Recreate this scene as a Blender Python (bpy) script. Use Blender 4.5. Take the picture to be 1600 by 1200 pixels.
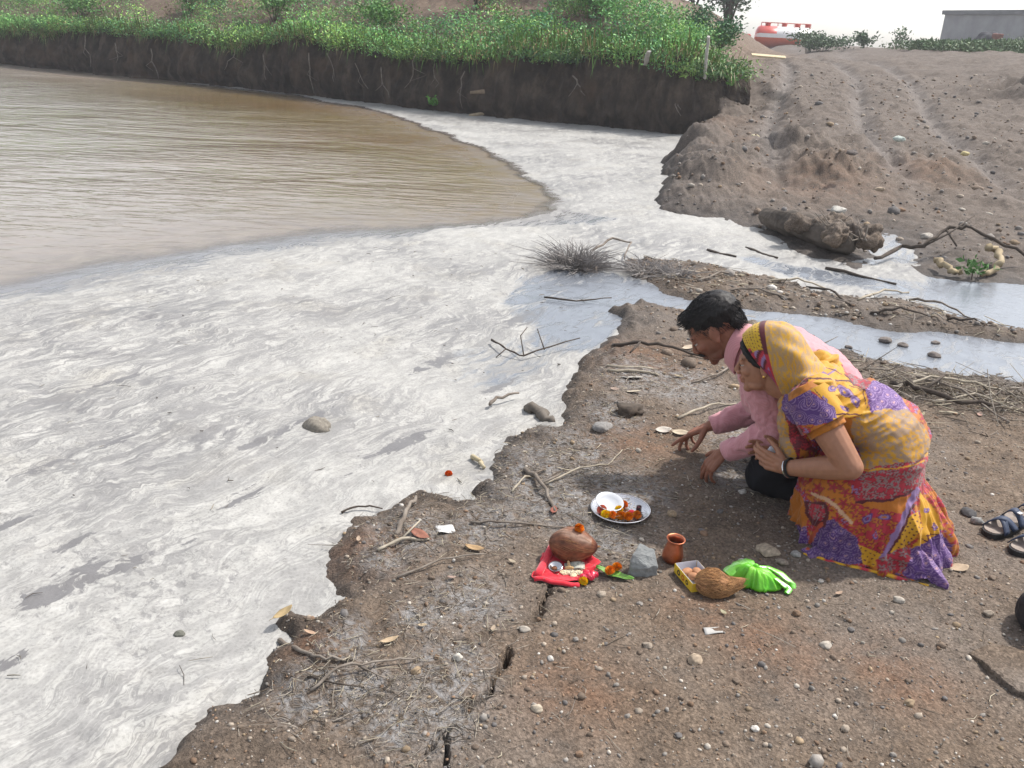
import bpy, bmesh, math, random
import numpy as np
from mathutils import Vector, Matrix
scene = bpy.context.scene
for o in list(bpy.data.objects):
    bpy.data.objects.remove(o)
COL = scene.collection
# ------------------------------------------------------------------ camera
CAM_H, PITCH, ROLL, FPX = 1.55, math.radians(21.43), math.radians(3.0), 1386.0
cam_data = bpy.data.cameras.new('camera')
cam_data.sensor_width = 36.0
cam_data.lens = 36.0 * FPX / 1600.0
cam_data.clip_start, cam_data.clip_end = 0.05, 3000.0
cam = bpy.data.objects.new('camera', cam_data)
CAM_M = Matrix.Rotation(math.pi / 2 - PITCH, 3, 'X') @ Matrix.Rotation(ROLL, 3, 'Z')
cam.matrix_world = Matrix.Translation((0, 0, CAM_H)) @ CAM_M.to_4x4()
COL.objects.link(cam)
scene.camera = cam
# ------------------------------------------------------------------ light
SUN_DIR = Vector((0.70, 0.42, 0.0)).normalized() * math.cos(math.radians(54))
SUN_DIR.z = math.sin(math.radians(54))
world = bpy.data.worlds.new('World')
scene.world = world
world.use_nodes = True
wn = world.node_tree
bg = wn.nodes['Background']
skyt = wn.nodes.new('ShaderNodeTexSky')
skyt.sky_type = 'NISHITA'
skyt.sun_disc = False
skyt.sun_elevation = math.radians(54)
skyt.sun_rotation = math.atan2(SUN_DIR.x, SUN_DIR.y)
skyt.altitude = 0
skyt.air_density = 1.0
skyt.dust_density = 2.0
skyt.ozone_density = 1.0
bg.inputs['Strength'].default_value = 0.15
hsv = wn.nodes.new('ShaderNodeHueSaturation')
hsv.inputs['Saturation'].default_value = 0.35
wn.links.new(skyt.outputs[0], hsv.inputs['Color'])
wn.links.new(hsv.outputs[0], bg.inputs['Color'])
sun_d = bpy.data.lights.new('sun', 'SUN')
sun_d.energy = 2.8
sun_d.angle = math.radians(2.5)
sun_d.color = (1.0, 0.95, 0.88)
sun = bpy.data.objects.new('sun', sun_d)
sun.rotation_euler = SUN_DIR.to_track_quat('Z', 'Y').to_euler()
COL.objects.link(sun)
vs = scene.view_settings
vs.view_transform = 'Standard'
vs.look = 'None'
vs.gamma = 1.0
vs.exposure = 0.78
vs.use_curve_mapping = False
scene.cycles.use_denoising = True
scene.cycles.max_bounces = 6
# ------------------------------------------------------------------ helpers
rng = np.random.default_rng(7)
random.seed(7)
WATER = -0.05

def ray(x, y):
    return np.array(CAM_M @ Vector(((x - 800) / FPX, (600 - y) / FPX, -1.0)))

def at(x, y, z=0.0):
    d = ray(x, y)
    return np.array((0, 0, CAM_H)) + d * ((z - CAM_H) / d[2])

def at_y(x, y, Y):
    d = ray(x, y)
    return np.array((0, 0, CAM_H)) + d * (Y / d[1])

def _h(i, j, k, s):
    n = (i * 374761393 + j * 668265263 + k * 2147483647 + s * 1274126177) & 0xFFFFFFFF
    n = ((n ^ (n >> 13)) * 1274126177) & 0xFFFFFFFF
    n = ((n ^ (n >> 16)) * 2246822519) & 0xFFFFFFFF
    return ((n ^ (n >> 15)) & 0xFFFFFF) / float(0xFFFFFF) * 2 - 1

def noise(x, y, z=None, s=0):
    """smooth value noise in -1..1"""
    x = np.asarray(x, float); y = np.asarray(y, float)
    i = np.floor(x).astype(np.int64); j = np.floor(y).astype(np.int64)
    u = x - i; v = y - j
    u = u * u * u * (u * (u * 6 - 15) + 10); v = v * v * v * (v * (v * 6 - 15) + 10)
    def lay(k):
        a = _h(i, j, k, s); b = _h(i + 1, j, k, s); c = _h(i, j + 1, k, s); d = _h(i + 1, j + 1, k, s)
        return (a * (1 - u) + b * u) * (1 - v) + (c * (1 - u) + d * u) * v
    if z is None:
        return lay(np.int64(0))
    z = np.asarray(z, float)
    k = np.floor(z).astype(np.int64); w = z - k; w = w * w * (3 - 2 * w)
    return lay(k) * (1 - w) + lay(k + 1) * w

def fbm(x, y, z=None, o=4, s=0, g=0.5):
    t = 0; a = 1.0; n = 0
    for q in range(o):
        f = 2.03 ** q
        t = t + a * noise(np.asarray(x) * f, np.asarray(y) * f, None if z is None else np.asarray(z) * f, s + q * 17)
        n += a; a *= g
    return t / n * 1.6

def sstep(a, b, x):
    t = np.clip((x - a) / (b - a), 0, 1)
    return t * t * (3 - 2 * t)

def seg_dist(X, Y, P):
    d = np.full(X.shape, 1e9)
    for (x0, y0), (x1, y1) in zip(P[:-1], P[1:]):
        dx, dy = x1 - x0, y1 - y0
        t = np.clip(((X - x0) * dx + (Y - y0) * dy) / (dx * dx + dy * dy + 1e-12), 0, 1)
        d = np.minimum(d, np.hypot(X - x0 - t * dx, Y - y0 - t * dy))
    return d

def inside(X, Y, P):
    r = np.zeros(X.shape, bool)
    for (x0, y0), (x1, y1) in zip(P, np.roll(P, -1, axis=0)):
        c = ((y0 > Y) != (y1 > Y))
        r ^= c & (X < (x1 - x0) * (Y - y0) / (y1 - y0 + 1e-12) + x0)
    return r

def sdf(X, Y, P):
    P = np.asarray(P, float)
    d = seg_dist(X, Y, np.vstack([P, P[:1]]))
    return np.where(inside(X, Y, P), d, -d)

def new_mesh(name, verts, faces, smooth=True, cols=None, attrs=None):
    """faces: (n,k) array with one k, or list of tuples"""
    me = bpy.data.meshes.new(name)
    verts = np.asarray(verts, dtype=np.float32)
    if isinstance(faces, np.ndarray):
        n, k = faces.shape
        me.vertices.add(len(verts)); me.vertices.foreach_set('co', verts.ravel())
        me.loops.add(n * k); me.loops.foreach_set('vertex_index', faces.astype(np.int32).ravel())
        me.polygons.add(n); me.polygons.foreach_set('loop_start', np.arange(0, n * k, k, dtype=np.int32))
    else:
        me.from_pydata([tuple(v) for v in verts], [], [tuple(f) for f in faces])
    me.update(calc_edges=True)
    if smooth:
        me.polygons.foreach_set('use_smooth', np.ones(len(me.polygons), bool))
    if cols is not None:
        set_col(me, cols)
    for k, v in (attrs or {}).items():
        a = me.attributes.new(k, 'FLOAT', 'POINT'); a.data.foreach_set('value', np.asarray(v, np.float32).ravel())
    me.validate()
    return me

def set_col(me, cols):
    a = me.attributes.get('Col') or me.attributes.new('Col', 'FLOAT_COLOR', 'POINT')
    c = np.ones((len(me.vertices), 4), np.float32); c[:, :3] = cols
    a.data.foreach_set('color', c.ravel())

def verts_of(me):
    v = np.empty(len(me.vertices) * 3, np.float32); me.vertices.foreach_get('co', v)
    return v.reshape(-1, 3).astype(float)

def set_verts(me, v):
    me.vertices.foreach_set('co', np.asarray(v, np.float32).ravel()); me.update()

def link(name, me, mat=None, parent=None, loc=None, rot=None, kind=None):
    o = bpy.data.objects.new(name, me)
    COL.objects.link(o)
    if mat is not None and not me.materials:
        me.materials.append(mat)
    if parent is not None:
        o.parent = parent
    if loc is not None:
        o.location = loc
    if rot is not None:
        o.rotation_euler = rot
    if kind:
        o['kind'] = kind
    return o

def tag(o, label, cat, group=None):
    o['label'] = label; o['category'] = cat
    if group:
        o['group'] = group
    return o

def empty(name, label, cat, loc, rz=0.0, group=None):
    o = bpy.data.objects.new(name, None)
    o.empty_display_size = 0.1
    COL.objects.link(o); o.location = loc; o.rotation_euler = (0, 0, rz)
    return tag(o, label, cat, group)

def grid_mesh(name, xs, ys, zf, attrs=None, keep=None):
    X, Y = np.meshgrid(xs, ys)
    n, m = X.shape
    v = np.stack([X.ravel(), Y.ravel(), zf.ravel()], 1)
    i = np.arange((n - 1) * m).reshape(n - 1, m)[:, :-1].ravel()
    f = np.stack([i, i + 1, i + m + 1, i + m], 1)
    if keep is not None:
        kk = keep.ravel(); f = f[kk[f].any(axis=1)]
        used = np.zeros(len(v), bool); used[f.ravel()] = True
        mp = np.cumsum(used) - 1
        v = v[used]; f = mp[f]
        attrs = {k: a.ravel()[used] for k, a in (attrs or {}).items()}
    return new_mesh(name, v, f, True, None, attrs)

class MB:
    """collects vertices and faces of one mesh"""
    def __init__(s): s.v = []; s.f = []; s.c = []
    def add(s, v, f, col=None):
        b = len(s.v); s.v.extend([tuple(p) for p in v]); s.f.extend([tuple(i + b for i in q) for q in f])
        s.c.extend([col or (1, 1, 1)] * len(v)); return s
    def tube(s, pts, rad, n=8, col=None, flat=1.0, up=None, cap=True):
        P = [Vector(p) for p in pts]
        rad = rad if hasattr(rad, '__len__') else [rad] * len(P)
        v = []; f = []
        prev = None
        for i, p in enumerate(P):
            t = (P[min(i + 1, len(P) - 1)] - P[max(i - 1, 0)])
            t = t.normalized() if t.length > 1e-9 else Vector((0, 0, 1))
            if prev is None:
                a = Vector(up) if up is not None else (Vector((0, 0, 1)) if abs(t.z) < 0.9 else Vector((1, 0, 0)))
            else:
                a = prev
            a = (a - t * a.dot(t))
            a = a.normalized() if a.length > 1e-6 else t.orthogonal().normalized()
            prev = a
            b = t.cross(a)
            r = rad[i]
            ra, rb = (r if hasattr(r, '__len__') else (r * flat, r))
            for k in range(n):
                w = 2 * math.pi * k / n
                v.append(p + a * (math.cos(w) * ra) + b * (math.sin(w) * rb))
        for i in range(len(P) - 1):
            for k in range(n):
                f.append((i * n + k, i * n + (k + 1) % n, (i + 1) * n + (k + 1) % n, (i + 1) * n + k))
        if cap:
            f.append(tuple(range(n))[::-1]); f.append(tuple(range((len(P) - 1) * n, len(P) * n)))
        return s.add(v, f, col)
    def capsule(s, p0, p1, r0, r1, n=10, col=None):
        p0 = Vector(p0); p1 = Vector(p1); d = p1 - p0
        t = d.normalized() if d.length > 1e-9 else Vector((0, 0, 1))
        pts = []; rr = []
        for a in (80, 60, 35):
            pts.append(p0 - t * r0 * math.sin(math.radians(a))); rr.append(r0 * math.cos(math.radians(a)))
        pts += [p0, p1]; rr += [r0, r1]
        for a in (35, 60, 80):
            pts.append(p1 + t * r1 * math.sin(math.radians(a))); rr.append(r1 * math.cos(math.radians(a)))
        return s.tube(pts, rr, n, col)
    def chain(s, pts, rad, n=10, col=None):
        for i in range(len(pts) - 1):
            s.capsule(pts[i], pts[i + 1], rad[i], rad[i + 1], n, col)
        return s
    def ell(s, c, r, rot=None, nu=16, nv=10, col=None):
        c = Vector(c); v = []; f = []
        M3 = rot if rot is not None else Matrix.Identity(3)
        for i in range(1, nv):
            a = math.pi * i / nv
            for k in range(nu):
                w = 2 * math.pi * k / nu
                v.append(c + M3 @ Vector((r[0] * math.sin(a) * math.cos(w), r[1] * math.sin(a) * math.sin(w), r[2] * math.cos(a))))
        top = len(v); v.append(c + M3 @ Vector((0, 0, r[2]))); v.append(c + M3 @ Vector((0, 0, -r[2])))
        for i in range(nv - 2):
            for k in range(nu):
                f.append((i * nu + k, (i + 1) * nu + k, (i + 1) * nu + (k + 1) % nu, i * nu + (k + 1) % nu))
        for k in range(nu):
            f.append((top, k, (k + 1) % nu)); f.append((top + 1, (nv - 2) * nu + (k + 1) % nu, (nv - 2) * nu + k))
        return s.add(v, f, col)
    def lathe(s, prof, n=24, c=(0, 0, 0), col=None):
        v = []; f = []
        for r, z in prof:
            for k in range(n):
                w = 2 * math.pi * k / n
                v.append((c[0] + r * math.cos(w), c[1] + r * math.sin(w), c[2] + z))
        for i in range(len(prof) - 1):
            for k in range(n):
                f.append((i * n + k, i * n + (k + 1) % n, (i + 1) * n + (k + 1) % n, (i + 1) * n + k))
        return s.add(v, f, col)
    def box(s, c, d, rot=None, col=None):
        M3 = rot if rot is not None else Matrix.Identity(3); c = Vector(c)
        v = [c + M3 @ Vector((x * d[0] / 2, y * d[1] / 2, z * d[2] / 2)) for x in (-1, 1) for y in (-1, 1) for z in (-1, 1)]
        return s.add(v, [(0, 1, 3, 2), (4, 6, 7, 5), (0, 4, 5, 1), (2, 3, 7, 6), (0, 2, 6, 4), (1, 5, 7, 3)], col)
    def mesh(s, name, smooth=True, colour=False):
        me = bpy.data.meshes.new(name)
        me.from_pydata(s.v, [], s.f); me.update()
        if smooth:
            me.polygons.foreach_set('use_smooth', np.ones(len(me.polygons), bool))
        if colour:
            set_col(me, np.array(s.c))
        return me

def modded(me, mods):
    """apply modifiers (type, settings) to a mesh through a scratch object"""
    o = bpy.data.objects.new('scratch', me); COL.objects.link(o)
    for t, kw in mods:
        m = o.modifiers.new(t, t)
        for k, v in kw.items():
            setattr(m, k, v)
    dg = bpy.context.evaluated_depsgraph_get()
    r = bpy.data.meshes.new_from_object(o.evaluated_get(dg))
    bpy.data.objects.remove(o)
    bpy.data.meshes.remove(me)
    return r

def fuse(mb, voxel=0.004, smooth=4, factor=0.5):
    me = modded(mb.mesh('fuse'), [('REMESH', dict(mode='VOXEL', voxel_size=voxel)), ('SMOOTH', dict(iterations=smooth, factor=factor))])
    me.polygons.foreach_set('use_smooth', np.ones(len(me.polygons), bool))
    return me

def normals_of(me):
    n = np.empty(len(me.vertices) * 3, np.float32); me.vertices.foreach_get('normal', n)
    return n.reshape(-1, 3).astype(float)

# ------------------------------------------------------------------ material helper
class Mat:
    def __init__(s, name, rough=0.8, spec=0.3):
        s.m = bpy.data.materials.new(name); s.m.use_nodes = True
        s.t = s.m.node_tree; s.b = s.t.nodes['Principled BSDF']
        s.b.inputs['Roughness'].default_value = rough
        s.b.inputs['Specular IOR Level'].default_value = spec
        s._obj = None
    def n(s, typ, **kw):
        x = s.t.nodes.new(typ)
        for k, v in kw.items():
            setattr(x, k, v)
        return x
    def L(s, a, b): s.t.links.new(a, b)
    def put(s, sock, v):
        if isinstance(v, bpy.types.NodeSocket):
            s.L(v, sock)
        elif isinstance(v, tuple) and len(v) == 3 and sock.type == 'RGBA':
            sock.default_value = (*v, 1)
        else:
            sock.default_value = v
    def obj(s):
        if s._obj is None:
            s._obj = s.n('ShaderNodeTexCoord').outputs['Object']
        return s._obj
    def mapping(s, scale=(1, 1, 1), rot=(0, 0, 0), vec=None):
        x = s.n('ShaderNodeMapping'); s.L(vec or s.obj(), x.inputs['Vector'])
        x.inputs['Scale'].default_value = scale; x.inputs['Rotation'].default_value = rot
        return x.outputs[0]
    def noise(s, scale, detail=4, rough=0.55, dist=0.0, vec=None, col=False):
        x = s.n('ShaderNodeTexNoise'); s.L(vec or s.obj(), x.inputs['Vector'])
        x.inputs['Scale'].default_value = scale; x.inputs['Detail'].default_value = detail
        x.inputs['Roughness'].default_value = rough; x.inputs['Distortion'].default_value = dist
        return x.outputs['Color' if col else 'Fac']
    def voro(s, scale, feature='F1', vec=None, out='Distance'):
        x = s.n('ShaderNodeTexVoronoi', feature=feature); s.L(vec or s.obj(), x.inputs['Vector'])
        x.inputs['Scale'].default_value = scale
        return x.outputs[out]
    def ramp(s, fac, stops, interp='LINEAR'):
        x = s.n('ShaderNodeValToRGB'); s.L(fac, x.inputs[0]); cr = x.color_ramp; cr.interpolation = interp
        while len(cr.elements) < len(stops):
            cr.elements.new(0.5)
        for e, (p, c) in zip(cr.elements, stops):
            e.position = p; e.color = (*c, 1) if isinstance(c, tuple) else (c, c, c, 1)
        return x.outputs[0]
    def mix(s, fac, a, b, mode='MIX'):
        x = s.n('ShaderNodeMix', data_type='RGBA', blend_type=mode)
        s.put(x.inputs[0], fac); s.put(x.inputs[6], a); s.put(x.inputs[7], b)
        return x.outputs[2]
    def math(s, op, a, b=0.0, clamp=False):
        x = s.n('ShaderNodeMath', operation=op, use_clamp=clamp)
        s.put(x.inputs[0], a); s.put(x.inputs[1], b)
        return x.outputs[0]
    def attr(s, name, col=False):
        x = s.n('ShaderNodeAttribute', attribute_name=name)
        return x.outputs['Color' if col else 'Fac']
    def bump(s, h, strength=0.5, dist=0.01, normal=None):
        x = s.n('ShaderNodeBump'); s.put(x.inputs['Height'], h)
        x.inputs['Strength'].default_value = strength; x.inputs['Distance'].default_value = dist
        if normal is not None:
            s.L(normal, x.inputs['Normal'])
        return x.outputs[0]
    def set(s, **kw):
        for k, v in kw.items():
            s.put(s.b.inputs[{'color': 'Base Color', 'rough': 'Roughness', 'normal': 'Normal', 'metal': 'Metallic', 'spec': 'Specular IOR Level', 'alpha': 'Alpha',
                              'sss': 'Subsurface Weight', 'sheen': 'Sheen Weight', 'trans': 'Transmission Weight', 'ior': 'IOR', 'coat': 'Coat Weight'}[k]], v)
        return s
def simple(name, c1, c2=None, scale=20, rough=0.8, spec=0.3, metal=0.0, bump=0.0, bscale=None, detail=4, bdist=0.004):
    m = Mat(name, rough, spec)
    c2 = c2 or tuple(x * 0.75 for x in c1)
    f = m.noise(scale, detail)
    m.set(color=m.ramp(f, [(0.3, c1), (0.7, c2)]), metal=metal)
    if bump:
        m.set(normal=m.bump(m.noise(bscale or scale * 2, 5), bump, bdist))
    return m.m
def attr_mat(name, rough=0.8, spec=0.3, noise_scale=60, amt=0.25, bump=0.0, bscale=120, sss=0.0, sheen=0.0, metal=0.0, bdist=0.004):
    m = Mat(name, rough, spec)
    f = m.ramp(m.noise(noise_scale, 5), [(0.3, 1 - amt), (0.7, 1 + amt)])
    m.set(color=m.mix(1.0, m.attr('Col', True), f, 'MULTIPLY'), sheen=sheen, metal=metal)
    if sss:
        m.set(sss=sss); m.b.inputs['Subsurface Radius'].default_value = (0.01, 0.004, 0.002); m.b.inputs['Subsurface Scale'].default_value = 0.5
    if bump:
        m.set(normal=m.bump(m.noise(bscale, 4), bump, bdist))
    return m.m
# ================================================================== SETTING
def W2(pts, z=WATER):
    return np.array([at(x, y, z)[:2] for x, y in pts])
SHORE_A = W2([(100, 1420), (240, 1200), (262, 1150), (300, 1105), (375, 1080), (395, 1040), (412, 1010), (436, 985), (425, 958), (448, 945), (480, 958), (505, 955), (528, 938), (520, 900), (515, 862), (535, 830), (560, 805), (600, 790), (640, 772), (690, 778), (735, 778), (770, 752), (772, 712), (790, 690), (840, 672), (880, 665), (882, 630), (895, 595), (915, 560), (945, 528), (978, 500), (955, 488), (1005, 478), (1060, 492), (1120, 503), (1200, 520), (1300, 547), (1400, 577), (1500, 592), (1600, 600), (2200, 650), (2600, 1000), (2200, 1600), (500, 2400), (-50, 2400)])
BAR_B = W2([(972, 402), (1000, 405), (1060, 408), (1110, 412), (1200, 430), (1280, 457), (1400, 468), (1480, 492), (1545, 508), (1600, 512), (2300, 580), (2300, 640), (1600, 537), (1500, 527), (1400, 520), (1300, 502), (1200, 488), (1120, 480), (1075, 470), (1045, 462), (1010, 440), (985, 425)])
LAND_C = np.vstack([W2([(1085, 205), (1062, 240), (1045, 265), (1052, 290), (1030, 315), (1045, 332), (1110, 342), (1180, 360), (1230, 388), (1275, 405), (1325, 424), (1365, 408), (1400, 420), (1450, 434), (1520, 442), (1600, 447), (2300, 500)]), [(30, 8), (140, 30), (140, 200), (-10, 200), (2.0, 19.5)]])
POOL = W2([(1328, 356), (1350, 360), (1385, 372), (1418, 392), (1425, 410), (1398, 414), (1368, 398), (1345, 375)])
POND = W2([(-900, 600), (0, 425), (110, 405), (200, 393), (350, 372), (500, 352), (640, 347), (760, 338), (845, 325), (850, 310), (830, 285), (790, 262), (740, 230), (650, 195), (560, 168), (460, 150), (330, 135), (200, 126), (120, 118), (0, 104), (-400, 66)])
CLIFF = W2([(-420, 58), (0, 100), (120, 112), (300, 130), (520, 155), (720, 178), (900, 195), (1070, 212)])
CLIFF_R = np.vstack([CLIFF, [(3.9, 17.9), (4.6, 19.6), (6.4, 25), (9.5, 33), (13, 46), (16, 70)]])
HILL = np.vstack([CLIFF_R, [(16, 200), (-90, 200), (-90, 60)]])
ASH = [(560, 1085, .10), (690, 1120, .10), (620, 1130, .09), (480, 1080, .10), (730, 940, .12), (660, 965, .08), (700, 1060, .12), (860, 770, .22), (830, 720, .14), (900, 700, .16), (960, 650, .14), (930, 745, .1), (980, 770, .16), (1000, 590, .2), (1060, 600, .2), (905, 830, .08), (960, 850, .08), (1180, 700, .2), (540, 1010, .08), (640, 830, .13), (600, 870, .08), (760, 820, .12), (1150, 740, .12)]
CRACK = W2([(862, 905), (850, 925), (843, 955), (838, 970)], 0)
CRACK2 = W2([(785, 1018), (776, 1030), (779, 1042), (772, 1070), (760, 1090), (744, 1113)], 0)
CRACK3 = W2([(713, 1135), (708, 1150), (712, 1165), (706, 1185), (702, 1215)], 0)
CRACK4 = W2([(700, 1150), (688, 1168), (676, 1185)], 0)

def prof(s, h, w):
    return WATER + np.where(s > 0, h * (1 - np.exp(-np.maximum(s, 0) / w)), np.maximum(s * 0.7, -0.45))

def ramp_h(X, Y):
    t = np.clip((Y - 8.2 - 0.10 * X) / 17.0, 0, None)
    z = 1.28 * np.where(t < 1, t * (1.25 - 0.25 * t), 1.0 + 0.01 * (t - 1))
    z = z + 0.45 * sstep(8.0, 13.0, X - 0.10 * (Y - 16)) * sstep(12, 19, Y)          # right side bank
    z = z + 0.004 * np.maximum(Y - 27, 0)
    return z

def hill_h(d, X, Y):
    return 1.18 + 0.20 * np.clip(d, 0, 4) + 0.32 * np.clip(d - 1.2, 0, 16)

def ground_z(X, Y, full=False):
    X = np.asarray(X, float); Y = np.asarray(Y, float)
    n1 = fbm(X * 3, Y * 3, o=2, s=1); n2 = fbm(X * 3, Y * 3, o=2, s=2)
    n3 = fbm(X * 16, Y * 16, o=3, s=3); n4 = fbm(X * 16, Y * 16, o=3, s=4)
    far = sstep(5, 12, Y)
    wx = X + n1 * (0.03 + 0.10 * far) + n3 * 0.018; wy = Y + n2 * (0.03 + 0.10 * far) + n4 * 0.018
    sA = sdf(wx, wy, SHORE_A); sB = sdf(wx, wy, BAR_B)
    sC = np.minimum(sdf(wx, wy, LAND_C), -sdf(wx, wy, POOL))
    clod = fbm(X * 9, Y * 9, o=3, s=11); fine = fbm(X * 42, Y * 42, o=3, s=12); mid = fbm(X * 2.1, Y * 2.1, o=3, s=13)
    lump = np.maximum(fbm(X * 13, Y * 13, o=2, s=14) - 0.25, 0)
    edge = np.exp(-(np.clip(sA, 0, 9) / 0.22) ** 2)
    inA = np.clip(sA / 0.05, 0, 1)
    zA = prof(sA, 0.055, 0.055) + inA * (0.012 * mid + 0.005 * clod + 0.0022 * fine + edge * (0.016 * clod + 0.03 * lump))
    zB = prof(sB, 0.055, 0.16) + np.clip(sB / 0.1, 0, 1) * (0.012 * mid + 0.012 * clod + 0.006 * fine + 0.02 * lump)
    inC = np.clip(sC / 0.25, 0, 1)
    bermw = np.where(Y > 9.2, 1, 0) * sstep(9.2, 10.5, Y) * (1 - sstep(19, 22, Y))
    berm = bermw * np.exp(-((sC - 0.42) / 0.34) ** 2) * np.exp(-((X - 2.6) / 1.6) ** 2) * (0.20 + 0.16 * fbm(X * 1.3, Y * 1.3, o=2, s=15))
    rough = 0.025 + 0.03 * sstep(12, 22, Y)
    trk = sum(np.exp(-((X - (c0 + 0.24 * (Y - 9) + .25 * np.sin(Y * .35))) / .17) ** 2) for c0 in (2.7, 4.2, 5.4)) * sstep(9, 12, Y)
    track = -0.11 * trk
    mounds = 0
    for px_, py_, z0, r, h in [(1250, 262, .15, .55, .16), (1300, 290, .1, .5, .18), (1200, 250, .2, .4, .10), (1440, 275, .15, .6, .12), (1540, 110, 1.0, 1.4, .40), (1595, 120, 1.0, 1.3, .45), (1480, 108, 1.05, 1.0, .24), (1590, 160, .8, 1.0, .25), (1560, 250, .3, .7, .12), (1330, 250, .2, .5, .08), (1165, 130, .7, .9, .12)]:
        q = at(px_, py_, z0)
        mounds = mounds + h * np.exp(-(((X - q[0]) / r) ** 2 + ((Y - q[1]) / (r * 1.2)) ** 2)) * (1 + 0.25 * clod + .5 * mid)
    lump2 = np.maximum(fbm(X * 5, Y * 5, o=3, s=16) - 0.1, 0)
    zC = prof(sC, 0.07, 0.3) + ramp_h(X, Y) * np.clip(sC / (0.25 + 2.1 * sstep(10, 14.5, Y) * sstep(6.5, 4.0, X)), 0, 1) ** .8 + berm + inC * (rough * mid + 0.020 * clod + 0.006 * fine + (0.03 * lump + 0.05 * lump2) * sstep(8.5, 11, Y) + track + mounds)
    z = np.maximum(np.maximum(zA, zB), zC)
    d = sdf(X, Y, HILL)
    pondside = (sC < 0.4) & (sB < -1)
    zh = hill_h(d, X, Y) + 0.10 * mid * np.clip(d, 0, 1)
    w = np.where(pondside, sstep(0.30, 0.55, d), sstep(-0.55, 0.9, d))
    z = z + (zh - z) * w
    if not full:
        return z
    ck = np.minimum(np.minimum(seg_dist(wx, wy, CRACK), seg_dist(wx, wy, CRACK2)), np.minimum(seg_dist(wx, wy, CRACK3), seg_dist(wx, wy, CRACK4) * 1.8))
    z = z - 0.07 * np.clip(1 - ck / 0.011, 0, 1)
    ash = 0
    for px_, py_, r in ASH:
        q = at(px_, py_)
        ash = np.maximum(ash, np.exp(-(((X - q[0]) / r) ** 2 + ((Y - q[1]) / (r * 1.3)) ** 2)))
    wet = np.maximum(np.where(sA > -.2, np.exp(-(np.clip(sA, 0, 9) / 0.17)), 0), np.where(sB > -.3, np.exp(-np.clip(sB, 0, 9) / 0.22), 0))
    wet = np.maximum(wet, np.where(sC > -.3, np.exp(-np.clip(sC, 0, 9) / 0.35), 0))
    rampm = np.where(zC >= np.maximum(zA, zB) - 1e-6, 1.0, 0.0)
    red = np.zeros_like(X)
    for px_, py_, r in [(1280, 285, 1.0), (1440, 275, .9), (1130, 225, .9), (1100, 200, 1.2), (1210, 1010, .16), (1100, 960, .12), (1400, 1060, .15), (900, 1080, .15), (1010, 560, .3), (560, 860, .15), (480, 1010, .08), (1000, 690, .2)]:
        q = at(px_, py_, 0.2 if py_ < 320 else 0)
        red = np.maximum(red, np.exp(-(((X - q[0]) / r) ** 2 + ((Y - q[1]) / r) ** 2)))
    return z, dict(ash=ash, wet=wet, ramp=rampm, red=red, hill=w, track=trk * rampm)

def spaced(a, b, f):
    r = [a]
    while r[-1] < b:
        r.append(r[-1] + f(r[-1]))
    return np.array(r)
ys = spaced(0.8, 150, lambda y: 0.0056 * y if y < 30 else 0.03 * y)
def fx(x):
    if -0.135 < x < 0.115: return 0.0032
    if -0.8 < x < 2.2: return 0.0115
    if -2.5 < x < 9: return 0.0115 + 0.012 * (max(-0.8 - x, x - 2.2))
    return 0.10 + 0.05 * (max(-2.5 - x, x - 9))
xs = spaced(-60, 60, fx)
XX, YY = np.meshgrid(xs, ys)
zz, gattr = ground_z(XX, YY, True)
# keep only the ground a visitor could see: near land, shore, ramp, plateau, hill
gmesh = grid_mesh('ground', xs, ys, zz, gattr, keep=(zz > WATER - 0.30))
g = Mat('dirt', 0.9, 0.25)
A = g.attr
n_big = g.noise(1.1, 5, 0.6); n_mid = g.noise(9, 6, 0.65); n_fine = g.noise(70, 6, 0.7); n_grit = g.noise(190, 3, 0.6)
base = g.ramp(n_mid, [(0.28, (0.105, 0.082, 0.064)), (0.5, (0.170, 0.127, 0.093)), (0.72, (0.220, 0.170, 0.128))])
base = g.mix(g.ramp(n_big, [(0.42, 0), (0.62, 0.65)]), base, (0.19, 0.165, 0.145))
base = g.mix(g.math('MULTIPLY', g.attr('red'), g.ramp(n_mid, [(0.35, 0.1), (0.65, 0.8)])), base, (0.20, 0.105, 0.06))
rampc = g.ramp(n_mid, [(0.25, (0.085, 0.070, 0.059)), (0.5, (0.145, 0.119, 0.100)), (0.75, (0.20, 0.166, 0.140))])
base = g.mix(g.math('MULTIPLY', g.attr('ramp'), g.math('SUBTRACT', 1.0, g.math('MULTIPLY', g.attr('red'), 0.6))), base, rampc)
base = g.mix(g.math('MULTIPLY', g.attr('track'), g.ramp(n_mid, [(0.3, 0.35), (0.7, 0.85)])), base, (0.21, 0.19, 0.178))
base = g.mix(g.attr('hill'), base, g.ramp(n_mid, [(0.3, (0.12, 0.085, 0.06)), (0.7, (0.22, 0.165, 0.125))]))
speck = g.ramp(g.voro(150, out='Color'), [(0.0, 0.52), (0.5, 0.94), (1.0, 1.55)])
base = g.mix(0.8, base, speck, 'MULTIPLY')
base = g.mix(g.ramp(n_fine, [(0.40, 0.55), (0.55, 0.0)]), base, g.mix(1.0, base, (0.55, 0.52, 0.5), 'MULTIPLY'))
ashm = g.math('MULTIPLY', g.ramp(g.attr('ash'), [(0.15, 0), (0.75, 1)]), g.ramp(g.noise(22, 6, 0.7, 1.5), [(0.42, 0.0), (0.60, 0.75)]))
base = g.mix(ashm, base, g.ramp(n_fine, [(0.3, (0.22, 0.215, 0.21)), (0.7, (0.40, 0.40, 0.405))]))
wetm = g.math('MULTIPLY', g.attr('wet'), g.ramp(n_mid, [(0.3, 1.0), (0.75, 0.55)]))
base = g.mix(wetm, base, g.mix(1.0, base, (0.36, 0.37, 0.40), 'MULTIPLY'))
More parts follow.
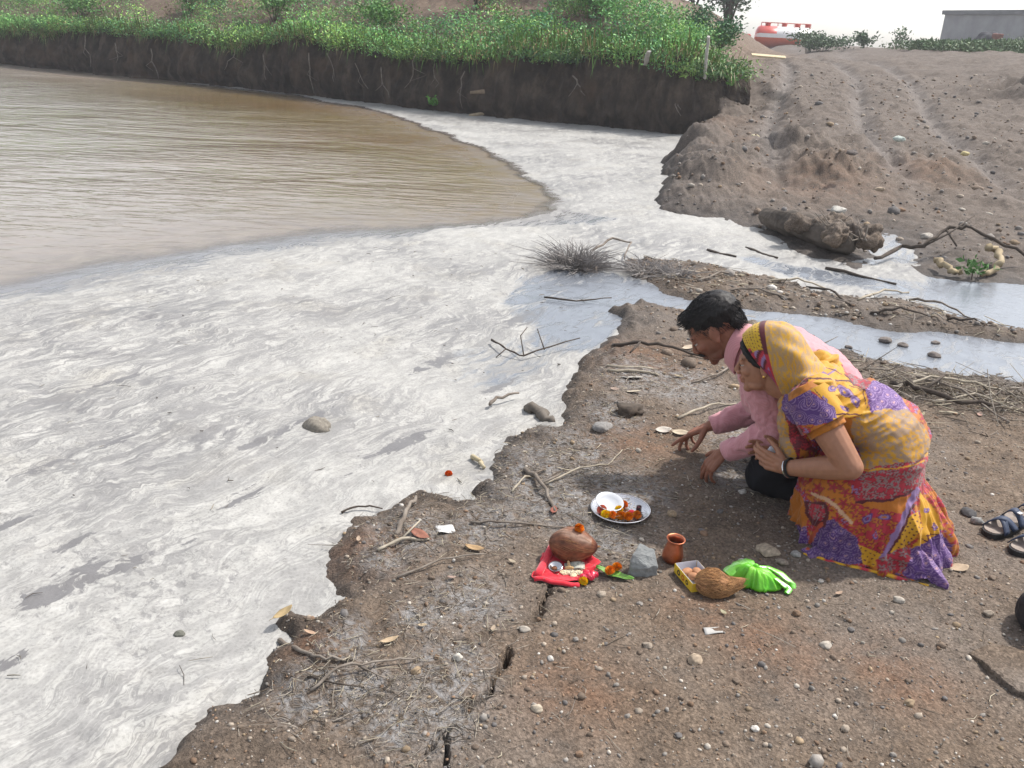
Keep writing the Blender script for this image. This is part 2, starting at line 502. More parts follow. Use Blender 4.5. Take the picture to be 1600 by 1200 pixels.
hgt = g.math('ADD', g.math('MULTIPLY', n_fine, 0.7), g.math('MULTIPLY', n_grit, 0.4))
nb = g.bump(hgt, 0.9, 0.012)
nb = g.bump(g.voro(95), 0.35, 0.006, nb)
g.set(color=base, rough=g.math('SUBTRACT', 0.92, g.math('MULTIPLY', wetm, 0.42)), normal=nb)
ground = link('ground', gmesh, g.m, kind='structure')

# ------------------------------------------------------------------ water and foam
wx_ = spaced(-60, 30, lambda x: 0.05 if -5 < x < 4 else 0.05 + 0.05 * max(-5 - x, x - 4))
wy_ = spaced(0.9, 40, lambda y: 0.012 * y)
X, Y = np.meshgrid(wx_, wy_)
n1 = fbm(X * 1.1, Y * 1.1, o=3, s=31); n2 = fbm(X * 1.1, Y * 1.1, o=3, s=32)
sP = sdf(X + 0.18 * n1, Y + 0.18 * n2, POND)
dl = sdf(X, Y, HILL)
wz = np.full(X.shape, WATER)
wmesh = grid_mesh('pond_water', wx_, wy_, wz, dict(scum=np.exp(-np.clip(sP, 0, 99) / (0.9 + 0.03 * Y)), sky_glare=np.clip(1.25 - (Y - 4.5) / 11 - (X + 3.5) / 7, 0, 1.2)), keep=dl < 0.6)
w = Mat('muddy_water', 0.06, 0.5)
w.b.inputs['IOR'].default_value = 1.33
sky_glare = w.ramp(w.math('ADD', w.attr('sky_glare'), w.math('MULTIPLY', w.math('SUBTRACT', w.noise(0.5, 4), 0.5), 0.5)), [(0.15, 0), (0.9, 1)])  # paler near-left water: sky glare put into the base colour
wcol = w.mix(sky_glare, w.ramp(w.noise(0.16, 3), [(0.35, (0.145, 0.080, 0.024)), (0.65, (0.150, 0.110, 0.026))]), (0.27, 0.235, 0.20))
wcol = w.mix(w.math('MULTIPLY', w.attr('scum'), w.ramp(w.noise(3.0, 5, 0.6, 1.0), [(0.35, 0.25), (0.65, 0.9)])), wcol, (0.19, 0.165, 0.15))
h1 = w.noise(3.2, 3, 0.55, 0.6, vec=w.mapping((0.62, 1.9, 1), (0, 0, math.radians(9))))
h2 = w.noise(7.5, 2, 0.5, 0.4, vec=w.mapping((0.35, 1.3, 1), (0, 0, math.radians(-4))))
h3 = w.noise(0.9, 3, 0.5, 0.4, vec=w.mapping((0.45, 1.3, 1), (0, 0, math.radians(16))))
amp = w.ramp(w.noise(0.35, 4, 0.6, 0.5, vec=w.mapping((0.6, 1, 1))), [(0.35, 0.25), (0.65, 1.3)])
hh = w.math('ADD', w.math('ADD', h1, w.math('MULTIPLY', h2, 0.4)), w.math('MULTIPLY', h3, 0.8))
hh = w.math('MULTIPLY', hh, amp)
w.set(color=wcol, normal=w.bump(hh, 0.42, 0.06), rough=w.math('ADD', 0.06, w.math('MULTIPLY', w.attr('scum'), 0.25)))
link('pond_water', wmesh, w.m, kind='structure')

fxs = spaced(-9, 12, lambda x: 0.022 if -2.6 < x < 4 else 0.022 + 0.02 * max(-2.6 - x, x - 4))
fys = spaced(0.95, 30, lambda y: 0.0085 * y)
X, Y = np.meshgrid(fxs, fys)
n1 = fbm(X * 1.1, Y * 1.1, o=3, s=31); n2 = fbm(X * 1.1, Y * 1.1, o=3, s=32)
sP = sdf(X + 0.12 * n1, Y + 0.12 * n2, POND)
near_left = sstep(0.6, -1.6, X) * sstep(10, 6.5, Y)
bandw = 0.34 + 0.9 * near_left
cov = sstep(-0.02, bandw[...], -sP + 0.03 * fbm(X * 7, Y * 7, o=2, s=33))
def patch(poly, soft, val, px=True):
    global cov
    s = sdf(X + 0.10 * n1, Y + 0.10 * n2, W2(poly))
    cov = cov + (np.minimum(cov, val) - cov) * sstep(-soft * .3, soft, s)
patch([(560, 352), (700, 342), (845, 322), (900, 330), (990, 345), (940, 356), (760, 356), (600, 362)], 0.18, 0.50)
patch([(760, 462), (830, 430), (900, 408), (990, 425), (1040, 440), (1160, 462), (1300, 485), (1400, 505), (1600, 515), (2300, 600), (2300, 700), (1600, 640), (1400, 610), (1160, 540), (1060, 520), (990, 510), (950, 545), (895, 585), (820, 540), (780, 500)], 0.16, 0.36)
patch([(1100, 395), (1180, 400), (1270, 415), (1340, 428), (1600, 450), (2300, 500), (2300, 580), (1600, 512), (1480, 490), (1300, 455), (1200, 428)], 0.22, 0.42)
patch([(1420, 425), (1600, 430), (2300, 480), (2300, 600), (1600, 530), (1480, 498)], 0.15, 0.22)
patch([(1320, 350), (1440, 350), (1440, 420), (1320, 420)], 0.1, 0.55)
patch([(640, 560), (760, 520), (900, 520), (890, 600), (820, 640), (700, 640)], 0.25, 0.60)
patch([(740, 480), (800, 450), (900, 500), (880, 570), (800, 560)], 0.25, 0.46)
cov = np.clip(cov, 0, 1)
flow = fbm((X * 0.5 + Y * 0.866) * 1.2, (-X * 0.866 + Y * 0.5) * 7.0 + 1.5 * n1, o=4, s=35)
fz = WATER + 0.004 + cov * (0.006 + 0.016 * np.maximum(fbm(X * 4.5, Y * 4.5, o=3, s=39) - .2, 0) + 0.004 * fbm(X * 14, Y * 14, o=3, s=36) + 0.004 * flow + 0.003 * fbm(X * 40, Y * 40, o=2, s=38))
shoreA = np.maximum(sdf(X, Y, SHORE_A), np.maximum(sdf(X, Y, BAR_B), np.minimum(sdf(X, Y, LAND_C), -sdf(X, Y, POOL))))
patches = np.zeros_like(X)
for px_, py_, rx_, ry_ in [(130, 905, .16, .10), (205, 885, .15, .08), (80, 930, .12, .07), (420, 690, .3, .04), (480, 660, .25, .04), (20, 1040, .10, .05), (60, 735, .20, .04), (180, 598, .3, .035), (380, 780, .15, .05), (190, 690, .25, .035), (330, 690, .25, .035), (20, 820, .12, .03), (120, 850, .12, .03), (300, 850, .14, .03), (790, 600, .25, .06), (700, 560, .3, .08), (820, 500, .3, .12), (880, 525, .2, .1), (620, 700, .25, .06)]:
    q = at(px_, py_, WATER)
    a, b = (X - q[0]), (Y - q[1]); c_, s_ = 0.5, 0.866
    u, v_ = a * c_ + b * s_, -a * s_ + b * c_
    patches = np.maximum(patches, np.exp(-((u / rx_) ** 2 + (v_ / ry_) ** 2)))
fmesh = grid_mesh('foam', fxs, fys, fz, dict(cov=cov, thin=patches, pond=np.exp(-np.clip(-sP - 0.1, 0, 9) / 0.5)), keep=(cov > 0.001) & (shoreA < 0.15) & (sdf(X, Y, HILL) < 0.3))
f = Mat('foam_froth', 0.7, 0.3)
mp = f.mapping((1.0, 1.0, 1.0), (0, 0, math.radians(-60)))
warp = f.noise(1.3, 4, 0.55, 0.8, col=True)
va = f.n('ShaderNodeVectorMath', operation='MULTIPLY_ADD')
f.L(warp, va.inputs[0]); va.inputs[1].default_value = (0.45, 0.45, 0); f.L(f.obj(), va.inputs[2])
st = f.mapping((1.0, 4.6, 1.0), vec=f.mapping((1, 1, 1), (0, 0, math.radians(-60)), vec=va.outputs[0]))
s1 = f.noise(1.5, 8, 0.62, 0.7, vec=st)
s2 = f.noise(4.0, 7, 0.6, 0.7, vec=st)
s3 = f.noise(18, 6, 0.7, 0.4)
lines = f.math('ABSOLUTE', f.math('SUBTRACT', s1, 0.5))
veins = f.ramp(lines, [(0.0, 1.0), (0.018, 0.9), (0.05, 0.0)])
lines2 = f.math('ABSOLUTE', f.math('SUBTRACT', s2, 0.5))
veins2 = f.ramp(lines2, [(0.0, 0.9), (0.02, 0.5), (0.045, 0.0)])
mixn = f.math('ADD', f.math('MULTIPLY', s2, 0.62), f.math('MULTIPLY', s3, 0.38))
bign = f.noise(0.75, 4, 0.6)
gaps = f.ramp(f.math('ADD', mixn, f.math('MULTIPLY', f.math('SUBTRACT', bign, 0.5), 0.5)), [(0.53, 0.0), (0.60, 0.55), (0.68, 1.0)])
big = f.ramp(bign, [(0.35, 0.2), (0.6, 1.0)])
spots = f.ramp(f.math('ADD', f.noise(24, 5, 0.7, 0.6), f.math('MULTIPLY', f.math('SUBTRACT', f.noise(1.1, 4), 0.5), 0.7)), [(0.55, 0.0), (0.68, 0.7)])
thin = f.math('MAXIMUM', f.math('MULTIPLY', f.math('MAXIMUM', veins, veins2), f.math('MULTIPLY', big, 0.9)), f.math('MAXIMUM', gaps, spots))
thin = f.math('MAXIMUM', thin, f.math('MULTIPLY', f.ramp(f.math('ADD', f.math('MULTIPLY', f.attr('thin'), 0.8), f.math('MULTIPLY', f.math('SUBTRACT', f.math('ADD', f.math('MULTIPLY', s2, .6), f.math('MULTIPLY', s3, .4)), 0.5), 3.2)), [(0.50, 0), (0.62, 1)]), 1.0))
# coverage attribute against swirl noise: foam breaks up into rafts where it thins
need = f.math('SUBTRACT', 1.04, f.attr('cov'))
sw = f.math('ADD', f.math('MULTIPLY', s2, 0.65), f.math('MULTIPLY', s1, 0.35))
holes = f.math('MULTIPLY', f.math('SUBTRACT', f.math('ADD', need, f.math('MULTIPLY', f.math('SUBTRACT', 0.5, sw), 1.6)), 0.38), 4.0, True)
foamc = f.ramp(s3, [(0.3, (0.325, 0.318, 0.30)), (0.5, (0.375, 0.368, 0.348)), (0.70, (0.435, 0.427, 0.405))])
foamc = f.mix(f.ramp(f.noise(2.2, 5), [(0.55, 0), (0.7, 0.35)]), foamc, (0.36, 0.335, 0.28))
bub = f.ramp(f.voro(85), [(0.1, 0.80), (0.55, 1.06)])
foamc = f.mix(0.8, foamc, bub, 'MULTIPLY')
grime = f.ramp(f.noise(60, 4, 0.7), [(0.60, 0.0), (0.72, 0.6)])
foamc = f.mix(f.math('MULTIPLY', grime, f.ramp(f.noise(2.0, 3), [(0.45, 0), (0.6, 1)])), foamc, (0.19, 0.185, 0.165))
c = f.mix(f.math('MULTIPLY', thin, 0.84), foamc, (0.115, 0.110, 0.113))
c = f.mix(holes, c, f.mix(f.attr('pond'), (0.16, 0.175, 0.20), (0.19, 0.165, 0.15)))
opn = f.math('MAXIMUM', f.math('MULTIPLY', thin, 0.6), holes)
f.set(color=c, rough=f.math('SUBTRACT', 0.75, f.math('MULTIPLY', opn, 0.62)), spec=f.math('ADD', 0.25, f.math('MULTIPLY', opn, 0.25)),
      alpha=f.math('MAXIMUM', f.ramp(f.math('ADD', f.attr('cov'), f.math('MULTIPLY', f.math('SUBTRACT', s2, 0.5), 0.4)), [(0.02, 0.0), (0.30, 1.0)]), f.math('SUBTRACT', 1.0, f.attr('pond'), True)),
      normal=f.bump(f.math('SUBTRACT', f.math('ADD', f.math('MULTIPLY', s3, 0.8), s2), f.math('MULTIPLY', opn, 1.0)), 0.28, 0.010))
link('foam', fmesh, f.m, kind='stuff')
for o_ in (bpy.data.objects['foam'],):
    o_['label'] = 'white froth floating on the muddy pond'

# ------------------------------------------------------------------ bank cut by the water
def resample(P, step):
    P = np.asarray(P, float); L = np.r_[0, np.cumsum(np.hypot(*np.diff(P, axis=0).T))]
    s = np.arange(0, L[-1], step)
    return np.stack([np.interp(s, L, P[:, 0]), np.interp(s, L, P[:, 1])], 1), s
BL, bs = resample(np.vstack([CLIFF, [(3.9, 17.9), (4.6, 19.6)]]), 0.05)
for _ in range(12):
    BL[1:-1] = (BL[:-2] + BL[1:-1] * 2 + BL[2:]) / 4
tg = np.gradient(BL, axis=0); tg /= np.hypot(tg[:, 0], tg[:, 1])[:, None]
nrm = np.stack([tg[:, 1], -tg[:, 0]], 1)             # towards the water / camera
NV = 46
tv = np.linspace(0, 1, NV)
S, T = np.meshgrid(bs, tv)
top = 1.18 + 0.24 * fbm(bs * 0.5, bs * 0 + 3, o=3, s=41)
off = 0.10 - 0.28 * T + 0.12 * np.sin(T * 3.1) - 0.12 * np.exp(-((T - 0.12) / 0.10) ** 2)
off = off + 0.15 * fbm(S * 0.9, T * 1.2, o=3, s=42) + 0.13 * fbm(S * 3.2, T * 1.4, o=4, s=43) + 0.05 * fbm(S * 9, T * 7, o=3, s=44)
off = off + 0.10 * sstep(0.9, 1.0, T) - 0.45 * sstep(0.985, 1.0, T)
off = off + 0.22 * np.exp(-(T / 0.09) ** 2) * (0.4 + fbm(S * 1.5, T * 0, o=2, s=45))
bx = BL[:, 0][None] + nrm[:, 0][None] * off
by = BL[:, 1][None] + nrm[:, 1][None] * off
bz = WATER - 0.15 + (top[None] + 0.15 - WATER) * T
v = np.stack([bx.ravel(), by.ravel(), bz.ravel()], 1)
m_ = len(bs); i = np.arange((NV - 1) * m_).reshape(NV - 1, m_)[:, :-1].ravel()
bf = np.stack([i, i + 1, i + m_ + 1, i + m_], 1)
b = Mat('dark_bank_earth', 0.95, 0.2)
bn = b.noise(3, 6, 0.65, vec=b.mapping((1, 1, 0.5)))
bc = b.ramp(bn, [(0.3, (0.018, 0.013, 0.010)), (0.5, (0.055, 0.041, 0.032)), (0.72, (0.13, 0.10, 0.075))])
bc = b.mix(b.ramp(b.noise(1.0, 3), [(0.55, 0), (0.7, 0.6)]), bc, (0.11, 0.07, 0.045))
b.set(color=bc, normal=b.bump(b.noise(22, 6, 0.7), 1.0, 0.05))
link('bank', new_mesh('bank', v, bf), b.m, kind='structure')
# ================================================================== PLANTS, FAR THINGS
leaf_m = attr_mat('green_leaf', 0.55, 0.3, 8, 0.25)
leaf_m.node_tree.nodes['Principled BSDF'].inputs['Transmission Weight'].default_value = 0.0
wood_m = simple('weathered_wood', (0.30, 0.26, 0.21), (0.17, 0.14, 0.11), 14, 0.9, 0.2, bump=0.6, bscale=40)
twig_m = simple('grey_twig', (0.27, 0.235, 0.20), (0.13, 0.105, 0.085), 18, 0.9, 0.2, bump=0.5, bscale=60)
bark_m = simple('dark_bark', (0.075, 0.055, 0.042), (0.14, 0.11, 0.085), 10, 0.95, 0.2, bump=0.8, bscale=30, bdist=0.02)

def gz(x, y):
    return float(ground_z(np.array([x]), np.array([y]))[0])

def leaf_quads(cen, size, col, up=0.35, aspect=0.42, r=rng):
    """folded leaf faces: two triangles sharing the midrib"""
    n = len(cen)
    d = r.normal(size=(n, 3)); d[:, 2] = np.abs(d[:, 2]) * 0.7 + up - 0.35; d /= np.linalg.norm(d, axis=1)[:, None]
    e = r.normal(size=(n, 3)); e -= d * (e * d).sum(1)[:, None]; e /= np.linalg.norm(e, axis=1)[:, None]
    nn = np.cross(d, e)
    s = np.asarray(size).reshape(-1, 1) * np.ones((n, 1))
    a = cen; tip = cen + d * s; mid = cen + d * s * 0.5
    l = mid + e * s * aspect / 2 + nn * s * 0.10; q = mid - e * s * aspect / 2 + nn * s * 0.10
    v = np.stack([a, l, tip, q], 1).reshape(-1, 3)
    k = np.arange(n)[:, None] * 4
    f = np.concatenate([k + np.array([[0, 2, 1]]), k + np.array([[0, 3, 2]])])
    return v, f, np.repeat(col, 4, axis=0)

# weeds over the hillside, thick and overhanging at the lip
r = np.random.default_rng(3)
V = []; Fc = []; Cc = []; base_i = 0
npl = 5800
si = r.integers(0, len(bs), npl)
dd = np.concatenate([np.abs(r.normal(0, 0.30, 1300)) - 0.12, r.uniform(0, 11, npl - 1300) ** 1.0])
P = BL[si] - nrm[si] * dd[:, None]
P += r.normal(0, 0.12, P.shape)
dh = sdf(P[:, 0], P[:, 1], HILL)
bare = fbm(P[:, 0] * 0.35, P[:, 1] * 0.35, o=3, s=52)
for bx_, by_, bY, br_ in [(960, 12, 27, 1.6), (1040, 20, 26, 1.6), (350, 6, 31, 1.0), (735, 55, 23.5, .5), (560, 20, 27, .7)]:
    q = at_y(bx_, by_, bY); bare = bare - 1.6 * np.exp(-(((P[:, 0] - q[0]) / br_) ** 2 + ((P[:, 1] - q[1]) / (br_ * 1.6)) ** 2))
right_bare = sstep(2.4, 4.6, P[:, 0] - 0.30 * (P[:, 1] - 18.5)) * sstep(0.5, 1.6, dh)
clump0 = fbm(P[:, 0] * 1.1, P[:, 1] * 1.1, o=2, s=54)
lipn = fbm(P[:, 0] * 1.6 + 3, P[:, 1] * 1.6, o=2, s=55)
ok = (dh > -0.3) & ((dh > .45) | (lipn > -.25)) & ((P[:, 0] < 2.6) | (r.random(len(P)) < 1.2 - .45 * (P[:, 0] - 2.6))) & (clump0 + 0.5 * np.exp(-dh / .5) > -0.42) & (bare + 0.55 * np.exp(-dh / 1.5) > -0.42 + 1.1 * right_bare) & (P[:, 0] < 4.2 + 0.10 * (P[:, 1] - 18))
P = P[ok]; dh = dh[ok]; bare = bare[ok]
pz = np.where(dh > 0.75, ground_z(P[:, 0], P[:, 1]), 1.10 + .5 * (top[np.clip(((P[:, 0] - BL[0, 0]) / (BL[-1, 0] - BL[0, 0]) * len(bs)).astype(int), 0, len(bs) - 1)] - 1.18))
tone = fbm(P[:, 0] * 0.8, P[:, 1] * 0.8, o=2, s=53)
lip = np.exp(-np.clip(dh, 0, 9) / 0.7)
clump = fbm(P[:, 0] * 1.1, P[:, 1] * 1.1, o=2, s=54)
ph = (0.24 + 0.26 * r.random(len(P)) + 0.34 * clump + 0.1 * tone).clip(.10, .9) * (1 - .35 * lip)
cen = []; col = []; siz = []
for k in range(len(P)):
    n = int(52 + 26 * r.random())
    t = r.random(n) ** 0.7
    rad = (0.08 + 0.16 * t) * (1.0 + 0.3 * tone[k])
    c = np.stack([P[k, 0] + r.normal(0, 1, n) * rad, P[k, 1] + r.normal(0, 1, n) * rad, pz[k] + t * max(ph[k], 0.15) - 0.16 * lip[k] * r.random(n)], 1)
    cen.append(c)
    gsel = r.random()
    cb = np.array((0.12, 0.28, 0.085)) if gsel < 0.55 else (np.array((0.20, 0.34, 0.08)) if gsel < 0.8 else np.array((0.085, 0.22, 0.105)))
    cb = cb + lip[k] * 0.35 * np.array((0.05, 0.05, 0.0))
    if gsel > 0.97: cb = np.array((0.20, 0.14, 0.07))
    cb = cb * (1.0 + 0.55 * clump[k]) * (1.0 + .35 * tone[k])
    col.append(cb[None] * (0.75 + 0.5 * r.random((n, 1))))
    siz.append(np.full(n, 0.048 + 0.036 * r.random()) * (0.7 + 0.6 * r.random(n)))
v, f_, c_ = leaf_quads(np.concatenate(cen), np.concatenate(siz), np.concatenate(col), 0.5, 0.40, r)
o = link('hillside_weeds', new_mesh('hillside_weeds', v, f_, False, c_), leaf_m, kind='stuff')
o['label'] = 'dense green weeds covering the hillside above the cut bank'
# grass blades hanging and standing along the lip
nb_ = 9000
si = r.integers(0, len(bs) - 20, nb_); dd = r.normal(0.05, 0.16, nb_)
P = BL[si] - nrm[si] * dd[:, None]; z0 = top[si] - 0.06 + 0.07 * r.normal(size=nb_)
dr = nrm[si] * (r.random((nb_, 1)) * 0.22) + tg[si] * r.normal(0, 0.10, (nb_, 1)); hz = r.normal(0.05, 0.16, nb_)
a = np.c_[P, z0]; t_ = np.c_[P + dr, z0 + hz]; m_ = (a + t_) / 2 + np.c_[np.zeros((nb_, 2)), np.abs(hz) * 0.4 + 0.03]
sd_ = np.c_[tg[si] * 0.010, np.zeros(nb_)]
v = np.stack([a - sd_, a + sd_, m_ + sd_, t_, m_ - sd_], 1).reshape(-1, 3); k = np.arange(nb_)[:, None] * 5
f_ = np.concatenate([k + np.array([[0, 1, 2]]), k + np.array([[0, 2, 4]]), k + np.array([[4, 2, 3]])])
cg = np.where(r.random((nb_, 1)) < 0.75, np.array([[0.10, 0.20, 0.04]]), np.array([[0.26, 0.22, 0.10]])) * (0.7 + 0.6 * r.random((nb_, 1)))
o = link('lip_grass', new_mesh('lip_grass', v, f_, False, np.repeat(cg, 5, 0)), leaf_m, kind='stuff')
o['label'] = 'grass blades hanging over the lip of the cut bank'

def shrub(name, label, cat, loc, h, rad, nleaf, size, cols, group=None, stems=7, seed=0, lift=0.1, shape=1.0, crown='crown', lean=0.0):
    r = np.random.default_rng(seed + 900)
    e = empty(name, label, cat, loc, 0, group)
    mb = MB(); tips = []
    for k in range(stems):
        a = r.random() * 6.28; q = rad * (0.25 + 0.6 * r.random())
        p1 = Vector((math.cos(a) * q * 0.4 + lean * h * 0.4, math.sin(a) * q * 0.4, h * 0.5)); p2 = Vector((math.cos(a) * q + lean * h, math.sin(a) * q, h * (0.7 + 0.3 * r.random())))
        mb.tube([(0, 0, -0.1), p1, p2], [h * 0.018, h * 0.011, h * 0.004], 5); tips += [p1 * 0.5 + p2 * 0.5, p2, p1]
    link('trunk', mb.mesh('trunk'), bark_m, e)
    tips = np.array(tips)
    ci = r.integers(0, len(tips), nleaf)
    cl = tips[ci] + r.normal(0, 1, (nleaf, 3)) * np.array((rad * 0.22, rad * 0.22, h * 0.12)) * shape
    cl[:, 2] = np.maximum(cl[:, 2], lift * h)
    cc = np.array(cols)[(ci % len(cols))] * (0.7 + 0.6 * r.random((nleaf, 1)))
    v, f_, c_ = leaf_quads(cl, size * (0.7 + 0.6 * r.random(nleaf)), cc, 0.4, 0.5, r)
    link(crown, new_mesh(crown, v, f_, False, c_), leaf_m, e)
    return e
G1 = [(0.07, 0.18, 0.06), (0.05, 0.14, 0.06), (0.11, 0.22, 0.06)]
G2 = [(0.10, 0.16, 0.07), (0.07, 0.13, 0.06)]
def on(px_, py_, Y):
    p = at_y(px_, py_, Y); return (p[0], p[1], gz(p[0], p[1]))
p = on(1122, 70, 20.4); shrub('shrub', 'round dark green shrub on the right end of the cut bank beside the white post', 'shrub', p, 0.75, 0.55, 1500, 0.075, G1, seed=1)
p = on(1088, 60, 21.5); shrub('shrub', 'taller dark bush on the bank just left of the round shrub', 'shrub', p, 0.8, 0.5, 1200, 0.075, G1[:2], seed=2)
for k, (x_, y_, Y_, h_, rd_, lb) in enumerate([(300, 45, 27, .9, .8, 'pale green bushy weed near the left end of the bank lip'), (600, 70, 22.2, .75, .7, 'bright green bushy weed over the middle of the bank lip'), (745, 60, 22.5, .8, .7, 'broad green weed above the driftwood on the bank'), (130, 40, 28.5, 0.9, .9, 'yellow green weed at the far left of the bank'), (430, 55, 25, .85, .8, 'leafy weed on the bank between the stake and the mid bank bushes'), (930, 70, 20.6, .7, .7, 'yellowish green weed on the bank left of the leaning stake')]):
    p = on(x_, y_, Y_); shrub('bushy_weed', lb, 'weed', p, h_, rd_, 1300, 0.085, [(0.09, 0.24, 0.06), (0.15, 0.29, 0.07)], 'bushy weeds standing out on the bank', 9, 10 + k)
# tree on top of the hill
p = on(1140, 12, 36)
shrub('tree', 'grey green tree on top of the hill cut by the upper edge of the photo', 'tree', (p[0], p[1], p[2] - 0.2), 3.0, 1.7, 5200, 0.17, [(0.09, 0.16, 0.09), (0.06, 0.12, 0.07), (0.12, 0.18, 0.11)], None, 14, 30, 0.0)
p = on(1085, 5, 37)
shrub('tree', 'small tree on the hill to the left of the larger grey green tree', 'tree', (p[0], p[1], p[2] - 0.2), 2.2, 1.2, 2600, 0.16, [(0.06, 0.12, 0.06), (0.04, 0.09, 0.05)], None, 9, 31, 0.1)
# crest bushes
for k, (x_, y_, Y_, h_, rd_, n_, lb) in enumerate([(1283, 78, 42, 0.75, 1.5, 1700, 'low wide green bush on the skyline right of the tanker'), (1349, 88, 40, .62, .40, 420, 'small dense round bush on the skyline right of the low wide bush'), (1400, 90, 40, .75, .45, 170, 'thin see through sapling on the skyline left of the grassy mound'), (1262, 74, 43, .9, .8, 700, 'bush with a taller tip touching the rear of the tanker')]):
    p = on(x_, y_, Y_); shrub('skyline_bush', lb, 'bush', (p[0], p[1], p[2] - .1), h_, rd_, n_, 0.13, G2, 'bushes along the skyline', 7, 40 + k)
n_ = 2600
xx = r.uniform(13.5, 26, n_); yy = 33 + r.normal(0, 1.6, n_) + 0.15 * (xx - 14)
hh_ = (0.13 + 0.022 * (xx - 13.5)) 
zz_ = ground_z(xx, yy)
cen = np.repeat(np.stack([xx, yy, zz_], 1), 9, 0) + r.normal(0, 0.14, (n_ * 9, 3))
cen[:, 2] = np.repeat(zz_, 9) + np.repeat(hh_, 9) * r.random(n_ * 9) * 1.9
cc = np.array(((0.10, 0.17, 0.07), (0.07, 0.13, 0.05), (0.13, 0.18, 0.08)))[np.repeat(r.integers(0, 3, n_), 9)] * (0.75 + .5 * r.random((n_ * 9, 1)))
v, f_, c_ = leaf_quads(cen, 0.14, cc, 0.5, 0.4, r)
o = link('crest_weeds', new_mesh('crest_weeds', v, f_, False, c_), leaf_m, kind='stuff'); o['label'] = 'green weeds on the crest of the ramp at the right'

# tanker lorry
def tanker():
    q = at_y(1228, 60, 60)
    e = empty('tanker_truck', 'red and white tanker lorry half hidden behind the dirt hill', 'truck', (q[0], q[1], q[2] - 1.75), math.radians(-12))
    white = simple('white_paint', (0.78, 0.77, 0.75), (0.70, 0.68, 0.66), 3, 0.35, 0.5)
    redp = simple('red_paint', (0.55, 0.06, 0.035), (0.46, 0.05, 0.03), 3, 0.35, 0.5)
    orng = simple('orange_red_paint', (0.60, 0.11, 0.04), (0.5, 0.09, 0.03), 3, 0.4, 0.5)
    blk = simple('black_rubber', (0.02, 0.02, 0.02), None, 20, 0.8)
    def shell(a0, a1, x0, x1, name, m, k=1.0):
        mb = MB(); n = 20; v = []; f = []
        secs = [(x0, .55), (x0 + .10, .86), (x0 + .25, 1.0), (x1 - .25, 1.0), (x1 - .10, .86), (x1, .55)]
        for x_, s_ in secs:
            for i_ in range(n + 1):
                w_ = a0 + (a1 - a0) * i_ / n
                v.append((x_, math.cos(w_) * 1.02 * s_ * k, 1.75 + math.sin(w_) * 0.68 * s_ * k))
        for j in range(len(secs) - 1):
            for i_ in range(n):
                b_ = j * (n + 1) + i_; f.append((b_, b_ + 1, b_ + n + 2, b_ + n + 1))
        c0 = len(v); v.append((x0 - .03, 0, 1.75)); v.append((x1 + .03, 0, 1.75))
        for i_ in range(n):
            f.append((c0, i_ + 1, i_)); b_ = (len(secs) - 1) * (n + 1) + i_; f.append((c0 + 1, b_, b_ + 1))
        mb.add(v, f); return link(name, mb.mesh(name), m, e)
    L0, L1 = -1.9, 1.55
    shell(math.radians(0), math.radians(180), L0, L1, 'tank', white)
    shell(math.radians(180), math.radians(360), L0, L1, 'tank_belly', orng)
    shell(math.radians(20), math.radians(160), L0, L0 + 1.5, 'tank_top_panel', redp, 1.012)
    mb = MB()
    for x_ in (-1.2, -.2, .6, 1.2):
        mb = MB(); mb.lathe([(.16, 0), (.16, .14), (.19, .14), (.19, .19), (0, .20)], 12, (x_, 0, 2.42)); link('manhole', mb.mesh('manhole'), redp, e)
    mb = MB()
    for s_ in (-.45, .45):
        mb.tube([(-1.6, s_, 2.62), (1.35, s_, 2.62)], .014, 6)
        for x_ in (-1.6, -.6, .4, 1.35): mb.tube([(x_, s_, 2.3), (x_, s_, 2.62)], .013, 6)
    link('rail', mb.mesh('rail'), redp, e)
    mb = MB(); mb.box((-.4, .42, .95), (5.6, .12, .2)); mb.box((-.4, -.42, .95), (5.6, .12, .2)); link('chassis', mb.mesh('chassis', False), blk, e)
    mb = MB(); mb.box((-2.9, 0, 1.15), (1.5, 2.0, 1.5)); mb.box((-3.75, 0, .85), (.4, 1.9, .7)); c_ = link('cab', mb.mesh('cab', False), redp, e)
    c_.modifiers.new('b', 'BEVEL').width = 0.08
    mb = MB(); mb.box((-3.666, 0, 1.5), (.03, 1.7, .5)); link('windscreen', mb.mesh('windscreen', False), simple('dark_glass', (.03, .04, .05), None, 5, .1, .5), e)
    for x_ in (-3.1, .1, 1.1):
        for s_ in (-.9, .9):
            mb = MB(); mb.tube([(x_, s_ - .14, .5), (x_, s_ + .14, .5)], .5, 20); wh = link('wheel', mb.mesh('wheel', False), blk, e)
            mb = MB(); mb.tube([(x_, s_ - .15, .5), (x_, s_ + .15, .5)], .24, 14); link('rim', mb.mesh('rim', False), white, wh)
tanker()
